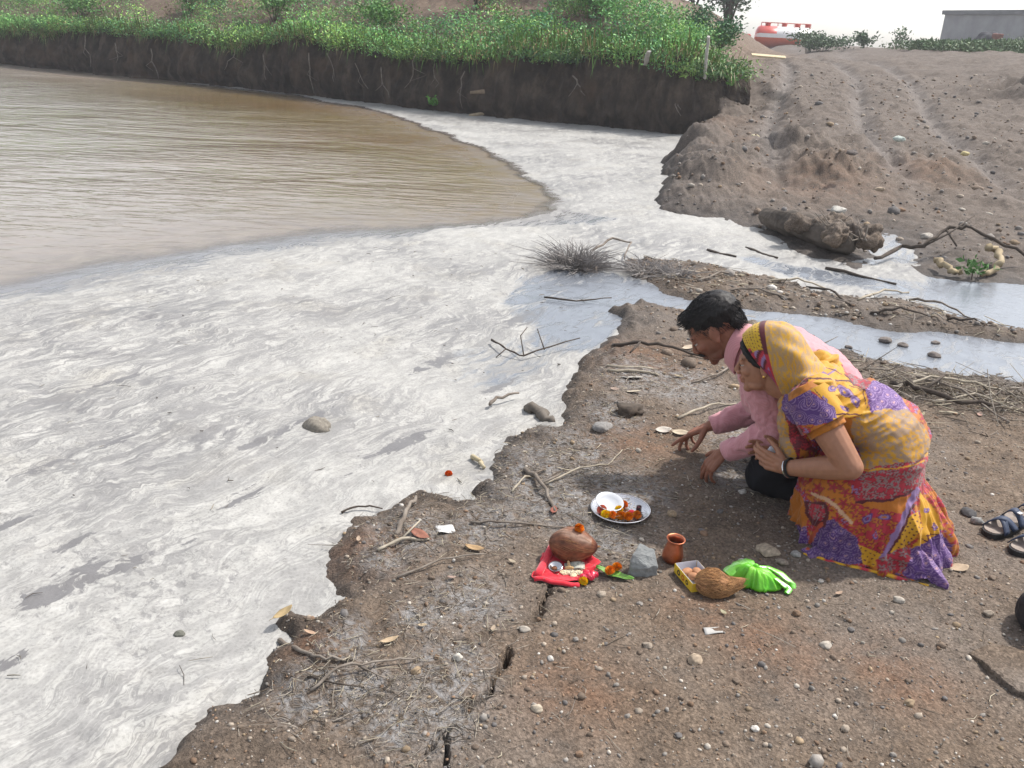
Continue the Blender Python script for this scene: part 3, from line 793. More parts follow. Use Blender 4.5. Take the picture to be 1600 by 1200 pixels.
# concrete building
q = at_y(1622, 92, 58)
e = empty('concrete_building', 'plain grey concrete building with a dark flat roof edge at the upper right', 'building', (q[0], q[1], q[2] - 1.30), math.radians(22))
cm = simple('grey_concrete', (0.30, 0.31, 0.32), (0.22, 0.225, 0.235), 1.2, 0.9, 0.2, bump=.3, bscale=12)
dk = simple('dark_slab', (0.16, 0.165, 0.175), (0.11, 0.115, 0.12), 2, 0.9, 0.2)
mb = MB(); mb.box((6, 4, 1.9), (12, 8, 3.8)); link('wall', mb.mesh('wall', False), cm, e)
mb = MB(); mb.box((6, 4, 3.93), (12.3, 8.3, .26)); link('roof', mb.mesh('roof', False), dk, e)
mb = MB(); mb.box((3.6, -.02, 2.3), (1.0, .1, 1.0)); fr = link('window', mb.mesh('window', False), dk, e)
mb = MB(); mb.box((3.6, -.08, 2.3), (.8, .04, .8)); link('pane', mb.mesh('pane', False), simple('window_dark', (.05, .055, .06), None, 3, .3), fr)
q = at_y(1546, 62, 50)
e = empty('scrap_heap', 'dark heap with a rusty red patch in front of the concrete building', 'heap', (q[0], q[1], q[2] - .5), 0)
mb = MB()
for k in range(9): mb.ell((random.uniform(-.5, .5), random.uniform(-.3, .3), .2 + .4 * random.random()), (.35, .3, .33), nu=10, nv=7)
link('pile', fuse(mb, .05, 2), simple('dark_scrap', (.05, .05, .06), (.03, .03, .035), 3, .9), e)
mb = MB(); mb.box((.15, -.42, .55), (.55, .08, .5), Matrix.Rotation(.3, 3, 'X')); link('rusty_sheet', mb.mesh('rusty_sheet', False), simple('rust', (.22, .09, .06), (.14, .05, .035), 8, .9), e)

# posts and stakes on the bank
def stake(name, label, p0, p1, w, mat, cat='post', flat=0.5):
    p0 = Vector(p0); p1 = Vector(p1); mb = MB(); d = p1 - p0
    n = 7; pts = [d * (i / (n - 1)) + Vector((random.gauss(0, w * .05), 0, 0)) for i in range(n)]
    mb.tube(pts, [w * (1 + .1 * random.gauss(0, 1)) / 2 for _ in range(n)], 6, flat=flat)
    o = link(name, mb.mesh(name, False), mat, None, p0); return tag(o, label, cat)
white_wood = simple('bleached_wood', (0.50, 0.48, 0.44), (0.34, 0.32, 0.29), 12, .9, .2, bump=.5, bscale=30)
q0 = at_y(1101, 122, 17.3); q1 = at_y(1107, 57, 17.05)
stake('wooden_post', 'bleached upright wooden post at the right end of the cut bank', q0, q1, .12, white_wood)
jy = BL[np.argmin(abs(BL[:, 0] - 2.35)), 1]; q0 = at_y(1008, 101, jy - .12); q1 = at_y(1014, 80, jy - .45)
stake('wooden_stake', 'short white leaning stake under the weeds left of the bleached post', q0, q1, .09, white_wood, 'stake')
rusty = simple('rusty_iron', (0.20, 0.075, 0.04), (0.12, 0.045, 0.025), 20, .9)
q0 = at(123, 116, WATER - .1); q1 = at_y(123, 74, q0[1])
stake('rusty_stake', 'thin rusty red stake standing in the water at the far left bank', q0, q1, .07, rusty, 'stake', 1.0)
q0 = at_y(1203, 73, 27); q0[2] = gz(q0[0], q0[1]) + .10
o = tag(link('plank', MB().box((0, 0, 0), (.95, .25, .05), Matrix.Rotation(.1, 3, 'Z')).mesh('plank', False), simple('yellow_wood', (.62, .52, .34), (.5, .41, .26), 8, .8), None, q0), 'pale yellow plank lying on the ramp below the tanker', 'plank')
o.rotation_euler = (0.2, 0.05, -.2)
# driftwood at the bank foot, roots and small plants on the face
q0 = Vector(at(735, 179, WATER + .02)); q1 = Vector(at(832, 170, 0.06)); q1.y -= 0.2; q0.y -= .25
mb = MB(); L_ = q1 - q0
mb.tube([(0, 0, 0), L_ * .3 + Vector((0, 0, .02)), L_ * .6 + Vector((0, 0, .0)), L_ * .85 + Vector((0, 0, .03)), L_], [.03, .045, .055, .06, .05], 8)
mb.tube([L_ * .9, L_ * .97 + Vector((.0, -.05, .14)), L_ * 1.02 + Vector((.05, 0, .22))], [.05, .045, .02], 6)
tag(link('driftwood_log', mb.mesh('driftwood_log'), simple('pale_driftwood', (.40, .32, .22), (.26, .2, .13), 10, .9, bump=.5, bscale=30), None, q0), 'long pale driftwood pole lying along the foot of the cut bank', 'driftwood')
q0 = Vector(at(755, 150, .4)); q0.y = BL[np.argmin(abs(BL[:, 0] - q0.x)), 1] - .12
mb = MB(); mb.tube([(-.3, 0, -.04), (0, -.06, 0), (.35, 0, .06)], [.03, .05, .03], 7)
q0.z = 0.45
tag(link('root_stub', mb.mesh('root_stub'), simple('root_wood', (.26, .19, .13), (.16, .12, .08), 10, .9), None, q0), 'short thick root poking from the bank above the driftwood pole', 'root')
ORD = ['first', 'second', 'third', 'fourth', 'fifth', 'sixth', 'seventh', 'eighth', 'ninth', 'tenth', 'eleventh', 'twelfth', 'thirteenth', 'fourteenth']
for k, x_ in enumerate([95, 150, 215, 365, 415, 490, 520, 565, 605, 660, 690, 735, 900, 1045]):
    q = at(x_, 160, WATER); xx_ = at_y(x_, 120, BL[np.argmin(abs(BL[:, 0] - q[0])), 1])[0]; j = int(np.argmin(abs(BL[:, 0] - xx_))); p = BL[j] + nrm[j] * 0.20
    z1 = 0.75 + .35 * rng.random(); ln = 0.35 + 0.55 * rng.random()
    mb = MB(); pts = [(0, 0, 0)]
    for i_ in range(1, 6):
        pts.append((pts[-1][0] + random.gauss(0, .06), random.gauss(0, .03), -ln * i_ / 5))
    w_ = .7 + .7 * rng.random()
    mb.tube(pts, [x * w_ for x in (.012, .012, .011, .010, .008, .005)], 5)
    mb.tube([pts[2], (pts[2][0] + random.gauss(0, .12), 0, pts[2][2] - .12), (pts[2][0] + random.gauss(0, .2), 0, pts[2][2] - .25)], [.007 * w_, .006 * w_, .003 * w_], 4)
    tag(link('hanging_root', mb.mesh('hanging_root'), twig_m, None, (p[0], p[1], z1)), 'pale root hanging down the dark cut bank, ' + ORD[k] + ' one from the left', 'root', 'roots hanging down the cut bank')
for k, (x_, y_, lb) in enumerate([(962, 125, 'bright green seedling halfway up the bank below the leaning stake'), (688, 168, 'small green sprig at the water foot of the bank left of the driftwood')]):
    q = at(x_, y_, 0.02); j = int(np.argmin(abs(BL[:, 0] - q[0]))); p = BL[j] + nrm[j] * (.18 if k == 0 else .25)
    zq = at_y(x_, y_, p[1])[2] - .05
    shrub('seedling', lb, 'seedling', (p[0], p[1], zq), .22, .16, 60, .09, [(.10, .30, .04), (.14, .32, .06)], None, 4, 60 + k)
# ================================================================== LITTER, STONES, STICKS
def G(px_, py_, z=0.0, lift=0.0):
    """ground point seen at a picture position (two refinements for the uneven ground)"""
    p = at(px_, py_, z)
    for _ in range(3):
        z = max(gz(p[0], p[1]), WATER + 0.008); p = at(px_, py_, z)
    return Vector((p[0], p[1], z + lift))
ICO = []
_bm = bmesh.new(); bmesh.ops.create_icosphere(_bm, subdivisions=1, radius=1.0)
ICO_V = np.array([v.co[:] for v in _bm.verts]); ICO_F = np.array([[v.index for v in f.verts] for f in _bm.faces]); _bm.free()
_bm = bmesh.new(); bmesh.ops.create_icosphere(_bm, subdivisions=3, radius=1.0)
ICO3_V = np.array([v.co[:] for v in _bm.verts]); ICO3_F = np.array([[v.index for v in f.verts] for f in _bm.faces]); _bm.free()
STONE_COLS = np.array([(0.22, 0.20, 0.18), (0.30, 0.25, 0.20), (0.16, 0.12, 0.09), (0.38, 0.34, 0.29), (0.20, 0.13, 0.085), (0.13, 0.12, 0.115), (0.27, 0.20, 0.13), (0.48, 0.45, 0.41)])

def pebbles(P, size, name, label, r, weights=None):
    n = len(P)
    sc = size[:, None] * (0.65 + 0.7 * r.random((n, 3))) * np.array((1, 1, 0.7))
    a = r.random(n) * 6.28; ca, sa = np.cos(a), np.sin(a)
    v = ICO_V[None] * (0.8 + 0.4 * r.random((n, len(ICO_V), 1))) * sc[:, None, :]
    x = v[..., 0] * ca[:, None] - v[..., 1] * sa[:, None]; y = v[..., 0] * sa[:, None] + v[..., 1] * ca[:, None]
    v = np.stack([x + P[:, 0:1], y + P[:, 1:2], v[..., 2] + P[:, 2:3] + sc[:, 2:3] * 0.25], -1)
    f = (ICO_F[None] + (np.arange(n) * len(ICO_V))[:, None, None]).reshape(-1, 3)
    c = STONE_COLS[r.choice(len(STONE_COLS), n, p=weights)] * (0.75 + 0.5 * r.random((n, 1)))
    o = link(name, new_mesh(name, v.reshape(-1, 3), f, False, np.repeat(c, len(ICO_V), 0)), pebble_m, kind='stuff'); o['label'] = label
pebble_m = attr_mat('pebble_stone', 0.85, 0.3, 90, 0.3)
r = np.random.default_rng(11)
def scatter(n, x0, x1, y0, y1, poly, margin=0.03, p=1.0):
    x = r.uniform(x0, x1, n); y = y0 + (y1 - y0) * r.random(n) ** p
    s = sdf(x, y, poly) > margin
    x, y = x[s], y[s]
    z = ground_z(x, y); k = z > WATER + 0.012
    return np.stack([x[k], y[k], z[k]], 1)
W8 = np.array([.2, .18, .17, .07, .14, .12, .09, .03])
P = scatter(18000, -0.7, 2.4, 1.25, 4.6, SHORE_A, 0.02, 1.35)
P = P[(P[:, 0] < 0.62 * P[:, 1] + .3)]
pebbles(P, np.exp(r.normal(math.log(0.0026), 0.5, len(P))), 'gravel', 'fine gravel strewn over the brown dirt', r, W8)
P = scatter(850, -0.5, 3.6, 1.5, 5.4, SHORE_A, 0.02, 1.0)
pebbles(P, np.exp(r.normal(math.log(0.0065), 0.35, len(P))), 'pebbles', 'pebbles strewn over the brown dirt', r, W8)
P = np.concatenate([scatter(4500, 0.7, 5, 4.4, 7.2, BAR_B, 0.02), scatter(1200, .8, 4.4, 4.0, 5.4, SHORE_A, 0.0)])
pebbles(P, np.exp(r.normal(math.log(0.0085), 0.45, len(P))), 'bar_gravel', 'gravel on the low mud bar between the two rivulets', r, W8)
P = scatter(5500, 1.0, 12, 7.3, 22, LAND_C, 0.02, 1.2)
pebbles(P, np.exp(r.normal(math.log(0.012), 0.6, len(P))), 'ramp_gravel', 'stones and clods strewn over the dirt ramp', r, np.array([.22, .1, .25, .03, .14, .2, .05, .01]))

def straws(P, L, rad, name, label, cols, r, lift=0.004, steep=0.15):
    n = len(P); a = r.random(n) * 6.28
    d = np.stack([np.cos(a), np.sin(a), r.normal(0, steep, n)], 1) * L[:, None] / 2
    s = np.stack([-np.sin(a), np.cos(a), np.zeros(n)], 1) * rad[:, None]; u = np.array((0, 0, 1.0)) * rad[:, None]
    c0 = P + np.array((0, 0, lift)) + np.abs(d[:, 2:3]) * np.array((0, 0, 1))
    bend = s * r.normal(0, 4, (n, 1))
    rows = []
    for k, w in ((-1, .7), (0, 1), (1, .5)):
        c = c0 + d * k + (bend if k == 0 else 0)
        rows += [c + s * w, c - s * w, c + u * 1.6 * w]
    v = np.stack(rows, 1).reshape(-1, 3); b = np.arange(n)[:, None] * 9
    q = []
    for k in (0, 3):
        for i in range(3):
            j = (i + 1) % 3; q += [[k + i, k + j, k + 3 + j, k + 3 + i]]
    f = (b[:, None] + np.array(q)[None]).reshape(-1, 4)
    cc = np.array(cols)[r.integers(0, len(cols), n)] * (0.7 + 0.6 * r.random((n, 1)))
    o = link(name, new_mesh(name, v, f, False, np.repeat(cc, 9, 0)), straw_m, kind='stuff'); o['label'] = label
straw_m = attr_mat('dry_straw', 0.9, 0.2, 60, 0.25)
SC = [(0.34, 0.30, 0.25), (0.24, 0.21, 0.18), (0.16, 0.13, 0.10), (0.42, 0.37, 0.28), (0.11, 0.09, 0.07)]
pts = []
for px_, py_, rr_ in ASH:
    q = at(px_, py_); n_ = int(190 * rr_ / .12)
    pts.append(np.stack([q[0] + r.normal(0, rr_ * .8, n_), q[1] + r.normal(0, rr_ * 1.0, n_)], 1))
pts = np.concatenate(pts); z_ = ground_z(pts[:, 0], pts[:, 1]); k_ = (z_ > WATER + .004) & (sdf(pts[:, 0], pts[:, 1], SHORE_A) > 0.0)
P = np.c_[pts, z_][k_]
straws(P, np.exp(r.normal(math.log(.026), .5, len(P))), np.exp(r.normal(math.log(.0009), .3, len(P))), 'straw_litter', 'dry straw and twig litter left along the shore', SC, r, 0.003, 0.22)
P = scatter(1300, -0.4, 3.2, 1.6, 5.2, SHORE_A, 0.01)
straws(P, np.exp(r.normal(math.log(.03), .5, len(P))), np.exp(r.normal(math.log(.0009), .3, len(P))), 'straw_bits', 'loose bits of straw over the dirt', SC, r)
P = np.concatenate([scatter(1500, .8, 5, 4.4, 7.2, BAR_B, 0.01), scatter(900, 1.2, 4.4, 3.6, 5.3, SHORE_A, 0.0)])
straws(P, np.exp(r.normal(math.log(.09), .5, len(P))), np.exp(r.normal(math.log(.0025), .3, len(P))), 'bar_straw', 'drifted straw and twigs along the rivulet', SC, r)
P = np.stack([r.uniform(1.3, 3.0, 480), np.zeros(480), np.zeros(480)], 1)
t_ = r.random(480); q0, q1 = at(1375, 600), at(1640, 640)
P[:, 0] = q0[0] + (q1[0] - q0[0]) * t_ + r.normal(0, .05, 480); P[:, 1] = q0[1] + (q1[1] - q0[1]) * t_ + r.normal(0, .14, 480); P[:, 2] = ground_z(P[:, 0], P[:, 1]) + np.abs(r.normal(0, .006, 480))
straws(P, np.exp(r.normal(math.log(.10), .5, 480)), np.exp(r.normal(math.log(.0020), .4, 480)), 'driftline_straw', 'heaped dry stalks in a drift line behind the kneeling pair', SC, r, .004, .3)
# specks of flotsam on the foam
P = np.stack([r.uniform(-2.2, 1.2, 260), r.uniform(1.6, 7.2, 260), np.full(260, WATER + .016)], 1)
P = P[(sdf(P[:, 0], P[:, 1], SHORE_A) < -.05) & (sdf(P[:, 0], P[:, 1], POND) < -.3)]
straws(P, np.exp(r.normal(math.log(.022), .6, len(P))), np.exp(r.normal(math.log(.0014), .4, len(P))), 'flotsam', 'dark twigs and specks drifting in the froth', [(.10, .09, .08), (.16, .14, .12), (.22, .2, .16)], r, .0, .05)

def stone(px_, py_, wpx, label, col=(0.25, 0.22, 0.19), flat=0.6, group=None, name='stone', sink=0.3, rough=0.25, seed=0, cat='stone'):
    p = G(px_, py_); d = Vector((p.x, p.y, p.z - CAM_H)).length; w = wpx * d / FPX / 2
    rr = np.random.default_rng(seed + int(px_ * 7 + py_)); a = rr.random() * 6
    n_ = ICO3_V
    k = 1 + rough * fbm(n_[:, 0] * 1.3 + a, n_[:, 1] * 1.3, n_[:, 2] * 1.3, o=2, s=int(px_)) + .06 * fbm(n_[:, 0] * 4, n_[:, 1] * 4, n_[:, 2] * 4, o=3, s=int(py_))
    v = n_ * k[:, None]
    for _ in range(7):      # chip flat facets
        q = rr.normal(size=3); q /= np.linalg.norm(q); dd_ = v @ q; lim = 0.70 + .2 * rr.random()
        v = v - np.clip(dd_ - lim, 0, 9)[:, None] * q * 0.85
    v = v * np.array((w, w * (.7 + .3 * rr.random()), w * flat)) ; ca, sa = math.cos(a), math.sin(a)
    v = np.stack([v[:, 0], v[:, 1], v[:, 2]], 1)
    c = np.array(col)[None] * (1 + 0.25 * fbm(n_[:, 0] * 3, n_[:, 1] * 3, n_[:, 2] * 3, o=3, s=5))[:, None]
    o = link(name, new_mesh(name, v, ICO3_F, True, c), pebble_m, None, (p.x, p.y, p.z + w * flat * (1 - sink) - w * flat * .35), (0, 0, rr.normal(0, .4)))
    return tag(o, label, cat, group)
stone(493, 668, 50, 'round brown stone breaking the froth out in the pond', (0.20, 0.18, 0.15), .62, sink=.5)
stone(280, 992, 17, 'small dark clump floating in the froth near the lower left', (0.12, 0.12, 0.10), .5, name='clump', cat='clump')
stone(986, 645, 42, 'dark crumbly clod of earth near the pale leaves', (0.075, 0.058, 0.045), .5, name='earth_clod', rough=.5, cat='clod')
stone(942, 670, 30, 'grey rounded stone just left of the dark clod', (0.22, 0.21, 0.20), .6)
stone(1200, 862, 34, 'flat tan stone near the hem of the sari', (0.33, 0.27, 0.20), .4)
stone(1244, 868, 15, 'small grey stone right against the front of the sari hem', (0.28, 0.27, 0.25), .7)
stone(1160, 880, 16, 'pale grey stone behind the knot of the green bag', (0.36, 0.34, 0.31), .6)
stone(1086, 1034, 20, 'tan stone lying alone below the hairy coconut', (0.33, 0.26, 0.19), .7)
stone(838, 1109, 19, 'pale tan stone right of the crack near the bottom edge', (0.42, 0.36, 0.28), .7)
stone(716, 1030, 15, 'pale round stone left of the long crack', (0.45, 0.42, 0.37), .8)
stone(1512, 802, 22, 'flat black stone left of the sandals', (0.06, 0.058, 0.06), .4)
stone(1526, 817, 18, 'grey pebbly stone just left of the front sandal', (0.22, 0.22, 0.215), .7)
stone(1222, 880, 20, 'brownish stone between the green bag and the sari', (0.24, 0.2, 0.16), .5)
stone(1265, 640, 1, 'x') if False else None
for k, (x_, y_, w_, lb) in enumerate([(1326, 543, 12, 'small stone in the rivulet behind the man, nearest his back'), (1384, 533, 22, 'widest wet stone lying in the rivulet'), (1409, 540, 15, 'wet stone touching the right side of the widest rivulet stone'), (1462, 536, 12, 'small dark oval stone far right in the rivulet'), (1460, 556, 19, 'low wet stone near the lower edge of the rivulet')]):
    stone(x_, y_, w_, lb, (0.17, 0.145, 0.13), .45, 'stones in the rivulet', sink=.3)
for k, (x_, y_, w_, c_, lb) in enumerate([(1412, 164, 14, (.5, .48, .44), 'whitish stone high on the ramp'), (1404, 219, 18, (.42, .46, .42), 'pale greenish flat stone in the middle of the ramp'), (1180, 214, 13, (.5, .44, .3), 'yellowish stone on the left side of the ramp'), (1508, 241, 13, (.45, .38, .2), 'yellow stone on the right side of the ramp'), (1310, 331, 26, (.42, .40, .36), 'flat whitish stone above the fallen log'), (1375, 297, 14, (.32, .25, .18), 'tan stone below the reddish clods on the ramp'), (1447, 372, 20, (.36, .33, .29), 'grey flat stone near the pool at the ramp foot'), (1330, 240, 16, (.13, .11, .10), 'dark clod in the middle of the ramp'), (1140, 255, 20, (.30, .17, .10), 'rusty clod on the berm by the froth'), (1120, 243, 16, (.30, .18, .11), 'upper rusty clod on the berm by the froth')]):
    stone(x_, y_, w_, lb, c_, .5, 'stones on the ramp')
spots = [(900, 1000), (1012, 1010), (1150, 1065), (1290, 1010), (1245, 960), (1330, 985), (1420, 1100), (1180, 1140), (980, 1120), (1320, 1140), (1470, 1010), (1405, 940), (905, 1180), (1060, 1150), (650, 1050), (860, 1030), (1395, 1180), (1545, 960), (1550, 905), (820, 985), (1100, 835), (1125, 800), (1050, 805), (1160, 770), (1000, 945), (940, 930)]
WHERE = ['just below the front of the red cloth', 'below the gap between grey stone and sweet box', 'below the hairy coconut near the lower middle', 'below the sari hem in open dirt', 'under the loops of the green bag', 'below the left part of the sari hem', 'low on the right in the bare dirt left of the mud slab', 'near the bottom edge right of the middle', 'left of the lower middle on the reddish dirt', 'near the bottom edge at the right', 'left of the upper corner of the mud slab', 'below the right corner of the sari hem', 'at the bottom edge near the long crack', 'at the bottom edge in the middle', 'on the ashy dirt at the lower left', 'right beside the upper crack', 'at the bottom edge toward the lower right corner', 'between the mud slab and the black bag', 'below the sandals near the right edge', 'left of the upper crack', 'in the shade between plate and sari', 'in the shade in front of the trousers', 'right of the steel plate', 'in the deepest shade under the reaching arms', 'below the angular grey stone', 'below the yellow marigold on the cloth corner']
SHADE = ['grey', 'tan', 'dark brown', 'pale', 'reddish brown', 'charcoal', 'ochre', 'whitish']
for k, (x_, y_) in enumerate(spots):
    cc = STONE_COLS[k % 8]
    stone(x_, y_, 10 + (k * 5) % 8, 'small ' + SHADE[k % 8] + ' stone ' + WHERE[k], cc, .65, 'small loose stones on the dirt')

def leaf(px_, py_, lpx, ang, label, col, curl=0.25, aspect=0.4, name='dry_leaf', cat='leaf', group=None, lift=0.006, n=8):
    p = G(px_, py_); d = Vector((p.x, p.y, p.z - CAM_H)).length; L_ = lpx * d / FPX
    v = []; f = []
    for i in range(n + 1):
        t = i / n; w_ = aspect * L_ / 2 * math.sin(math.pi * min(max(t * .94 + .03, 0), 1)) ** .8
        x = (t - .5) * L_; zc = curl * L_ * (t - .5) ** 2 * 2
        for s_ in (-1, -.5, 0, .5, 1):
            v.append((x, s_ * w_, zc + curl * abs(s_) ** 1.5 * w_ * 1.2 + .04 * L_ * math.sin(t * 9 + s_ * 3) * .3))
    for i in range(n):
        for j in range(4):
            b_ = i * 5 + j; f.append((b_, b_ + 1, b_ + 6, b_ + 5))
    mb = MB().add(v, f); mb.tube([(-.5 * L_, 0, curl * L_ * .5), (-.7 * L_, .03 * L_, curl * L_ * .5)], [.018 * L_, .010 * L_], 5)
    me = mb.mesh(name)
    o = link(name, me, simple(name + '_skin', col, tuple(c * .7 for c in col), 60, .75, .25), None, (p.x, p.y, p.z + lift), (random.uniform(-.25, .25), random.uniform(-.2, .1), ang))
    o.modifiers.new('t', 'SOLIDIFY').thickness = 0.0008
    return tag(o, label, cat, group)
leaf(655, 838, 36, 2.6, 'reddish brown curled dry leaf on the straw left of the offerings', (0.30, 0.13, 0.09), aspect=.5)
leaf(742, 860, 34, -.5, 'tan curled dry leaf between the straw and the red cloth', (0.42, 0.28, 0.15))
leaf(443, 968, 34, .9, 'yellowish dry leaf on the muddy knob at the water edge', (0.40, 0.30, 0.16), aspect=.45, lift=.02)
leaf(485, 992, 22, 2.9, 'small pinkish tan leaf right of the muddy knob', (0.44, 0.30, 0.21))
leaf(608, 1004, 28, .5, 'narrow tan dry leaf on the grey straw near the lower left shore', (0.45, 0.34, 0.22))
leaf(1063, 679, 28, -.3, 'pale cream dry leaf right at the man\'s far fingertips', (0.55, 0.46, 0.34), aspect=.5)
leaf(1036, 675, 26, .2, 'whitish curled leaf left of the cream leaf', (0.55, 0.50, 0.44), aspect=.6)
leaf(1498, 890, 30, .3, 'tan flat leaf on the dirt right of the sari hem corner', (0.42, 0.32, 0.22), .1, .6)
leaf(988, 592, 34, 0, 'grey white flat leaf below the straw stalks', (0.46, 0.44, 0.40), .12, .45)
leaf(990, 614, 24, -.2, 'pale small leaf above the dark earth clod', (0.50, 0.43, 0.33), .15, .5)
leaf(1075, 545, 22, .4, 'cream leaf behind the man\'s nose', (0.55, 0.45, 0.34), .2, .5)
leaf(865, 800, 22, 1.4, 'dull red leaf scrap at the mud edge above the red cloth', (0.28, 0.10, 0.07), .2, .5)
for k, (x_, y_, w_) in enumerate([(660, 980, 'on the ashy mud in the lower left'), (560, 845, 'near the shore left of the bent grey stick'), (705, 905, 'between the shore and the coconut'), (1130, 960, 'just below the hairy coconut'), (1310, 930, 'below the left end of the sari hem'), (1420, 640, 'under the drift line right behind the woman'), (1440, 650, 'on the dirt at the right end of the woman\'s back'), (800, 880, 'just left of the red cloth'), (1530, 650, 'under the right part of the drift line'), (1060, 590, 'in front of the man\'s chest'), (770, 985, 'just above the long crack'), (960, 610, 'left of the grey white flat leaf')]):
    leaf(x_, y_, 14, k * 1.7, 'small crumpled leaf scrap ' + w_, (0.42 - .02 * (k % 4), 0.33 - .03 * (k % 3), 0.22), .25, .5, 'leaf_scrap', 'leaf', 'small dry leaf scraps')
def scrap(px_, py_, pts, label, col, name, cat, h=.01):
    p = G(px_, py_)
    q = [G(a, b_) - p for a, b_ in pts]
    n_ = 6; v = []; f = []
    A_, B_, C_, D_ = q
    for i in range(n_ + 1):
        for j in range(n_ + 1):
            s_, t_ = i / n_, j / n_
            c = A_ * (1 - s_) * (1 - t_) + B_ * s_ * (1 - t_) + C_ * s_ * t_ + D_ * (1 - s_) * t_
            v.append((c.x, c.y, c.z * 0 + h * (.6 + .8 * math.sin(s_ * 5 + px_) * math.cos(t_ * 4))))
    for i in range(n_):
        for j in range(n_):
            b_ = i * (n_ + 1) + j; f.append((b_, b_ + 1, b_ + n_ + 2, b_ + n_ + 1))
    o = link(name, MB().add(v, f).mesh(name), simple(name, col, tuple(c * .85 for c in col), 30, .6), None, p)
    o.modifiers.new('t', 'SOLIDIFY').thickness = .0008
    return tag(o, label, cat)
scrap(694, 832, [(680, 826), (686, 838), (712, 833), (704, 823)], 'torn white scrap beside the reddish leaf', (0.62, 0.61, 0.59), 'paper_scrap', 'scrap')
scrap(1112, 988, [(1098, 982), (1102, 992), (1132, 989), (1124, 980)], 'thin pale scrap pressed in the dirt below the hairy coconut', (0.42, 0.41, 0.39), 'plastic_scrap', 'scrap', .003)
scrap(660, 836, [(690, 770), (695, 776), (706, 774), (702, 768)], 'tiny red scrap', (0.3, .05, .05), 'x', 'x') if False else None

def stick(pts, rpx, label, mat=None, name='stick', cat='stick', group=None, lift=0.006, branches=(), z=None, taper=.5):
    P = []
    for q in pts:
        g_ = G(q[0], q[1]); P.append(g_ + Vector((0, 0, lift + (q[2] if len(q) > 2 else 0))))
    d = Vector((P[0].x, P[0].y, P[0].z - CAM_H)).length; r0 = rpx * d / FPX / 2
    # refine with slight crookedness
    Q = []
    for i in range(len(P) - 1):
        for k in range(4):
            Q.append(P[i].lerp(P[i + 1], k / 4) + Vector([random.gauss(0, r0 * .5) for _ in range(3)]) * (1 if k else 0))
    Q.append(P[-1]); o_ = Q[0].copy(); n_ = len(Q)
    mb = MB(); mb.tube([q - o_ for q in Q], [r0 * (1 - (1 - taper) * i / n_) * (1 + .12 * random.gauss(0, 1)) for i in range(n_)], 7)
    for br in branches:
        B_ = [G(q[0], q[1]) + Vector((0, 0, lift + (q[2] if len(q) > 2 else 0))) - o_ for q in br]
        mb.tube(B_, [r0 * .6 * (1 - .6 * i / len(B_)) for i in range(len(B_))], 6)
    o = link(name, mb.mesh(name), mat or twig_m, None, o_)
    return tag(o, label, cat, group)
pale_twig = simple('pale_twig', (0.44, 0.39, 0.31), (0.30, 0.26, 0.20), 18, .9, .2, bump=.4, bscale=60)
dark_twig = simple('dark_twig', (0.10, 0.08, 0.065), (0.055, 0.045, 0.038), 18, .9, .2, bump=.4, bscale=60)
stick([(958, 541), (1000, 541, .02), (1050, 549, .02), (1108, 563)], 6, 'long dark branch lying behind the man\'s chin', dark_twig, branches=[[(1000, 541, .02), (985, 552)]])
stick([(948, 573), (1020, 578)], 4, 'straight pale stalk lying above the grey leaf', pale_twig, taper=.9)
stick([(950, 580), (1010, 583), (1028, 588)], 4, 'second pale stalk just below the straight pale one', pale_twig, taper=.9)
stick([(618, 838), (634, 806, .015), (650, 785, .02)], 9, 'thick bent grey stick on the shore left of the offerings', twig_m)
stick([(590, 862), (628, 848, .01), (672, 844)], 6, 'straw coloured twig below the thick bent stick', pale_twig, branches=[[(628, 848, .01), (656, 828, .03)]])
stick([(437, 1003), (470, 1020), (500, 1028), (540, 1035)], 7, 'grey root lying at the lower left shore', twig_m)
stick([(485, 1082), (530, 1055, .02), (600, 1040, .01), (655, 1030)], 5, 'long thin branch across the ashy straw at lower left', twig_m, branches=[[(530, 1055, .02), (500, 1045)], [(560, 1048, .01), (600, 1062)]])
stick([(480, 1060), (520, 1075, .01), (570, 1078)], 4, 'short crossing twig under the long thin branch', dark_twig)
stick([(820, 735), (845, 765, .02), (868, 803)], 7, 'grey bundled stalk running down to the red cloth', twig_m, branches=[[(845, 765, .02), (872, 752, .02)], [(832, 750, .02), (852, 735)]])
stick([(845, 760), (905, 740, .02), (950, 728), (972, 705)], 3.5, 'thin pale twig pointing up from the bundled stalk', pale_twig)
stick([(800, 770), (820, 752, .015), (842, 748)], 3.5, 'small pale twig left of the bundled stalk', pale_twig)
stick([(735, 818), (790, 822, .01), (880, 826)], 4, 'straight twig on the ground behind the coconut', twig_m)
stick([(534, 803), (560, 798, .012), (598, 797)], 4, 'dark twig sticking out over the froth from the shore', dark_twig)
stick([(768, 538, .02), (790, 555, .03), (818, 563, .02), (905, 543, .05)], 3.5, 'forked bare twig standing in the bluish shallows', dark_twig, branches=[[(818, 563, .02), (812, 548, .08), (822, 540, .1)], [(790, 555, .03), (775, 560)], [(850, 556, .03), (838, 540, .09)]])
stick([(765, 640, .02), (775, 632, .03), (810, 625, .03)], 6, 'curved pale root tip poking from the froth', twig_m)
stick([(740, 716, .0), (748, 724, .01), (757, 733)], 9, 'yellowish bone like stick end floating near the orange flower', simple('bone_wood', (.50, .43, .30), (.38, .32, .2), 20, .8), 'stick')
stick([(826, 640, -.005), (845, 652, .005), (862, 662, 0)], 22, 'dark soaked wood chunk in the froth corner by the shore', simple('soaked_wood', (.17, .145, .12), (.1, .085, .07), 20, .7), 'wood_chunk', 'wood chunk')
stick([(850, 468, .01), (900, 474, .01), (955, 470, .015)], 3, 'thin twig lying flat in the rivulet mouth', dark_twig)
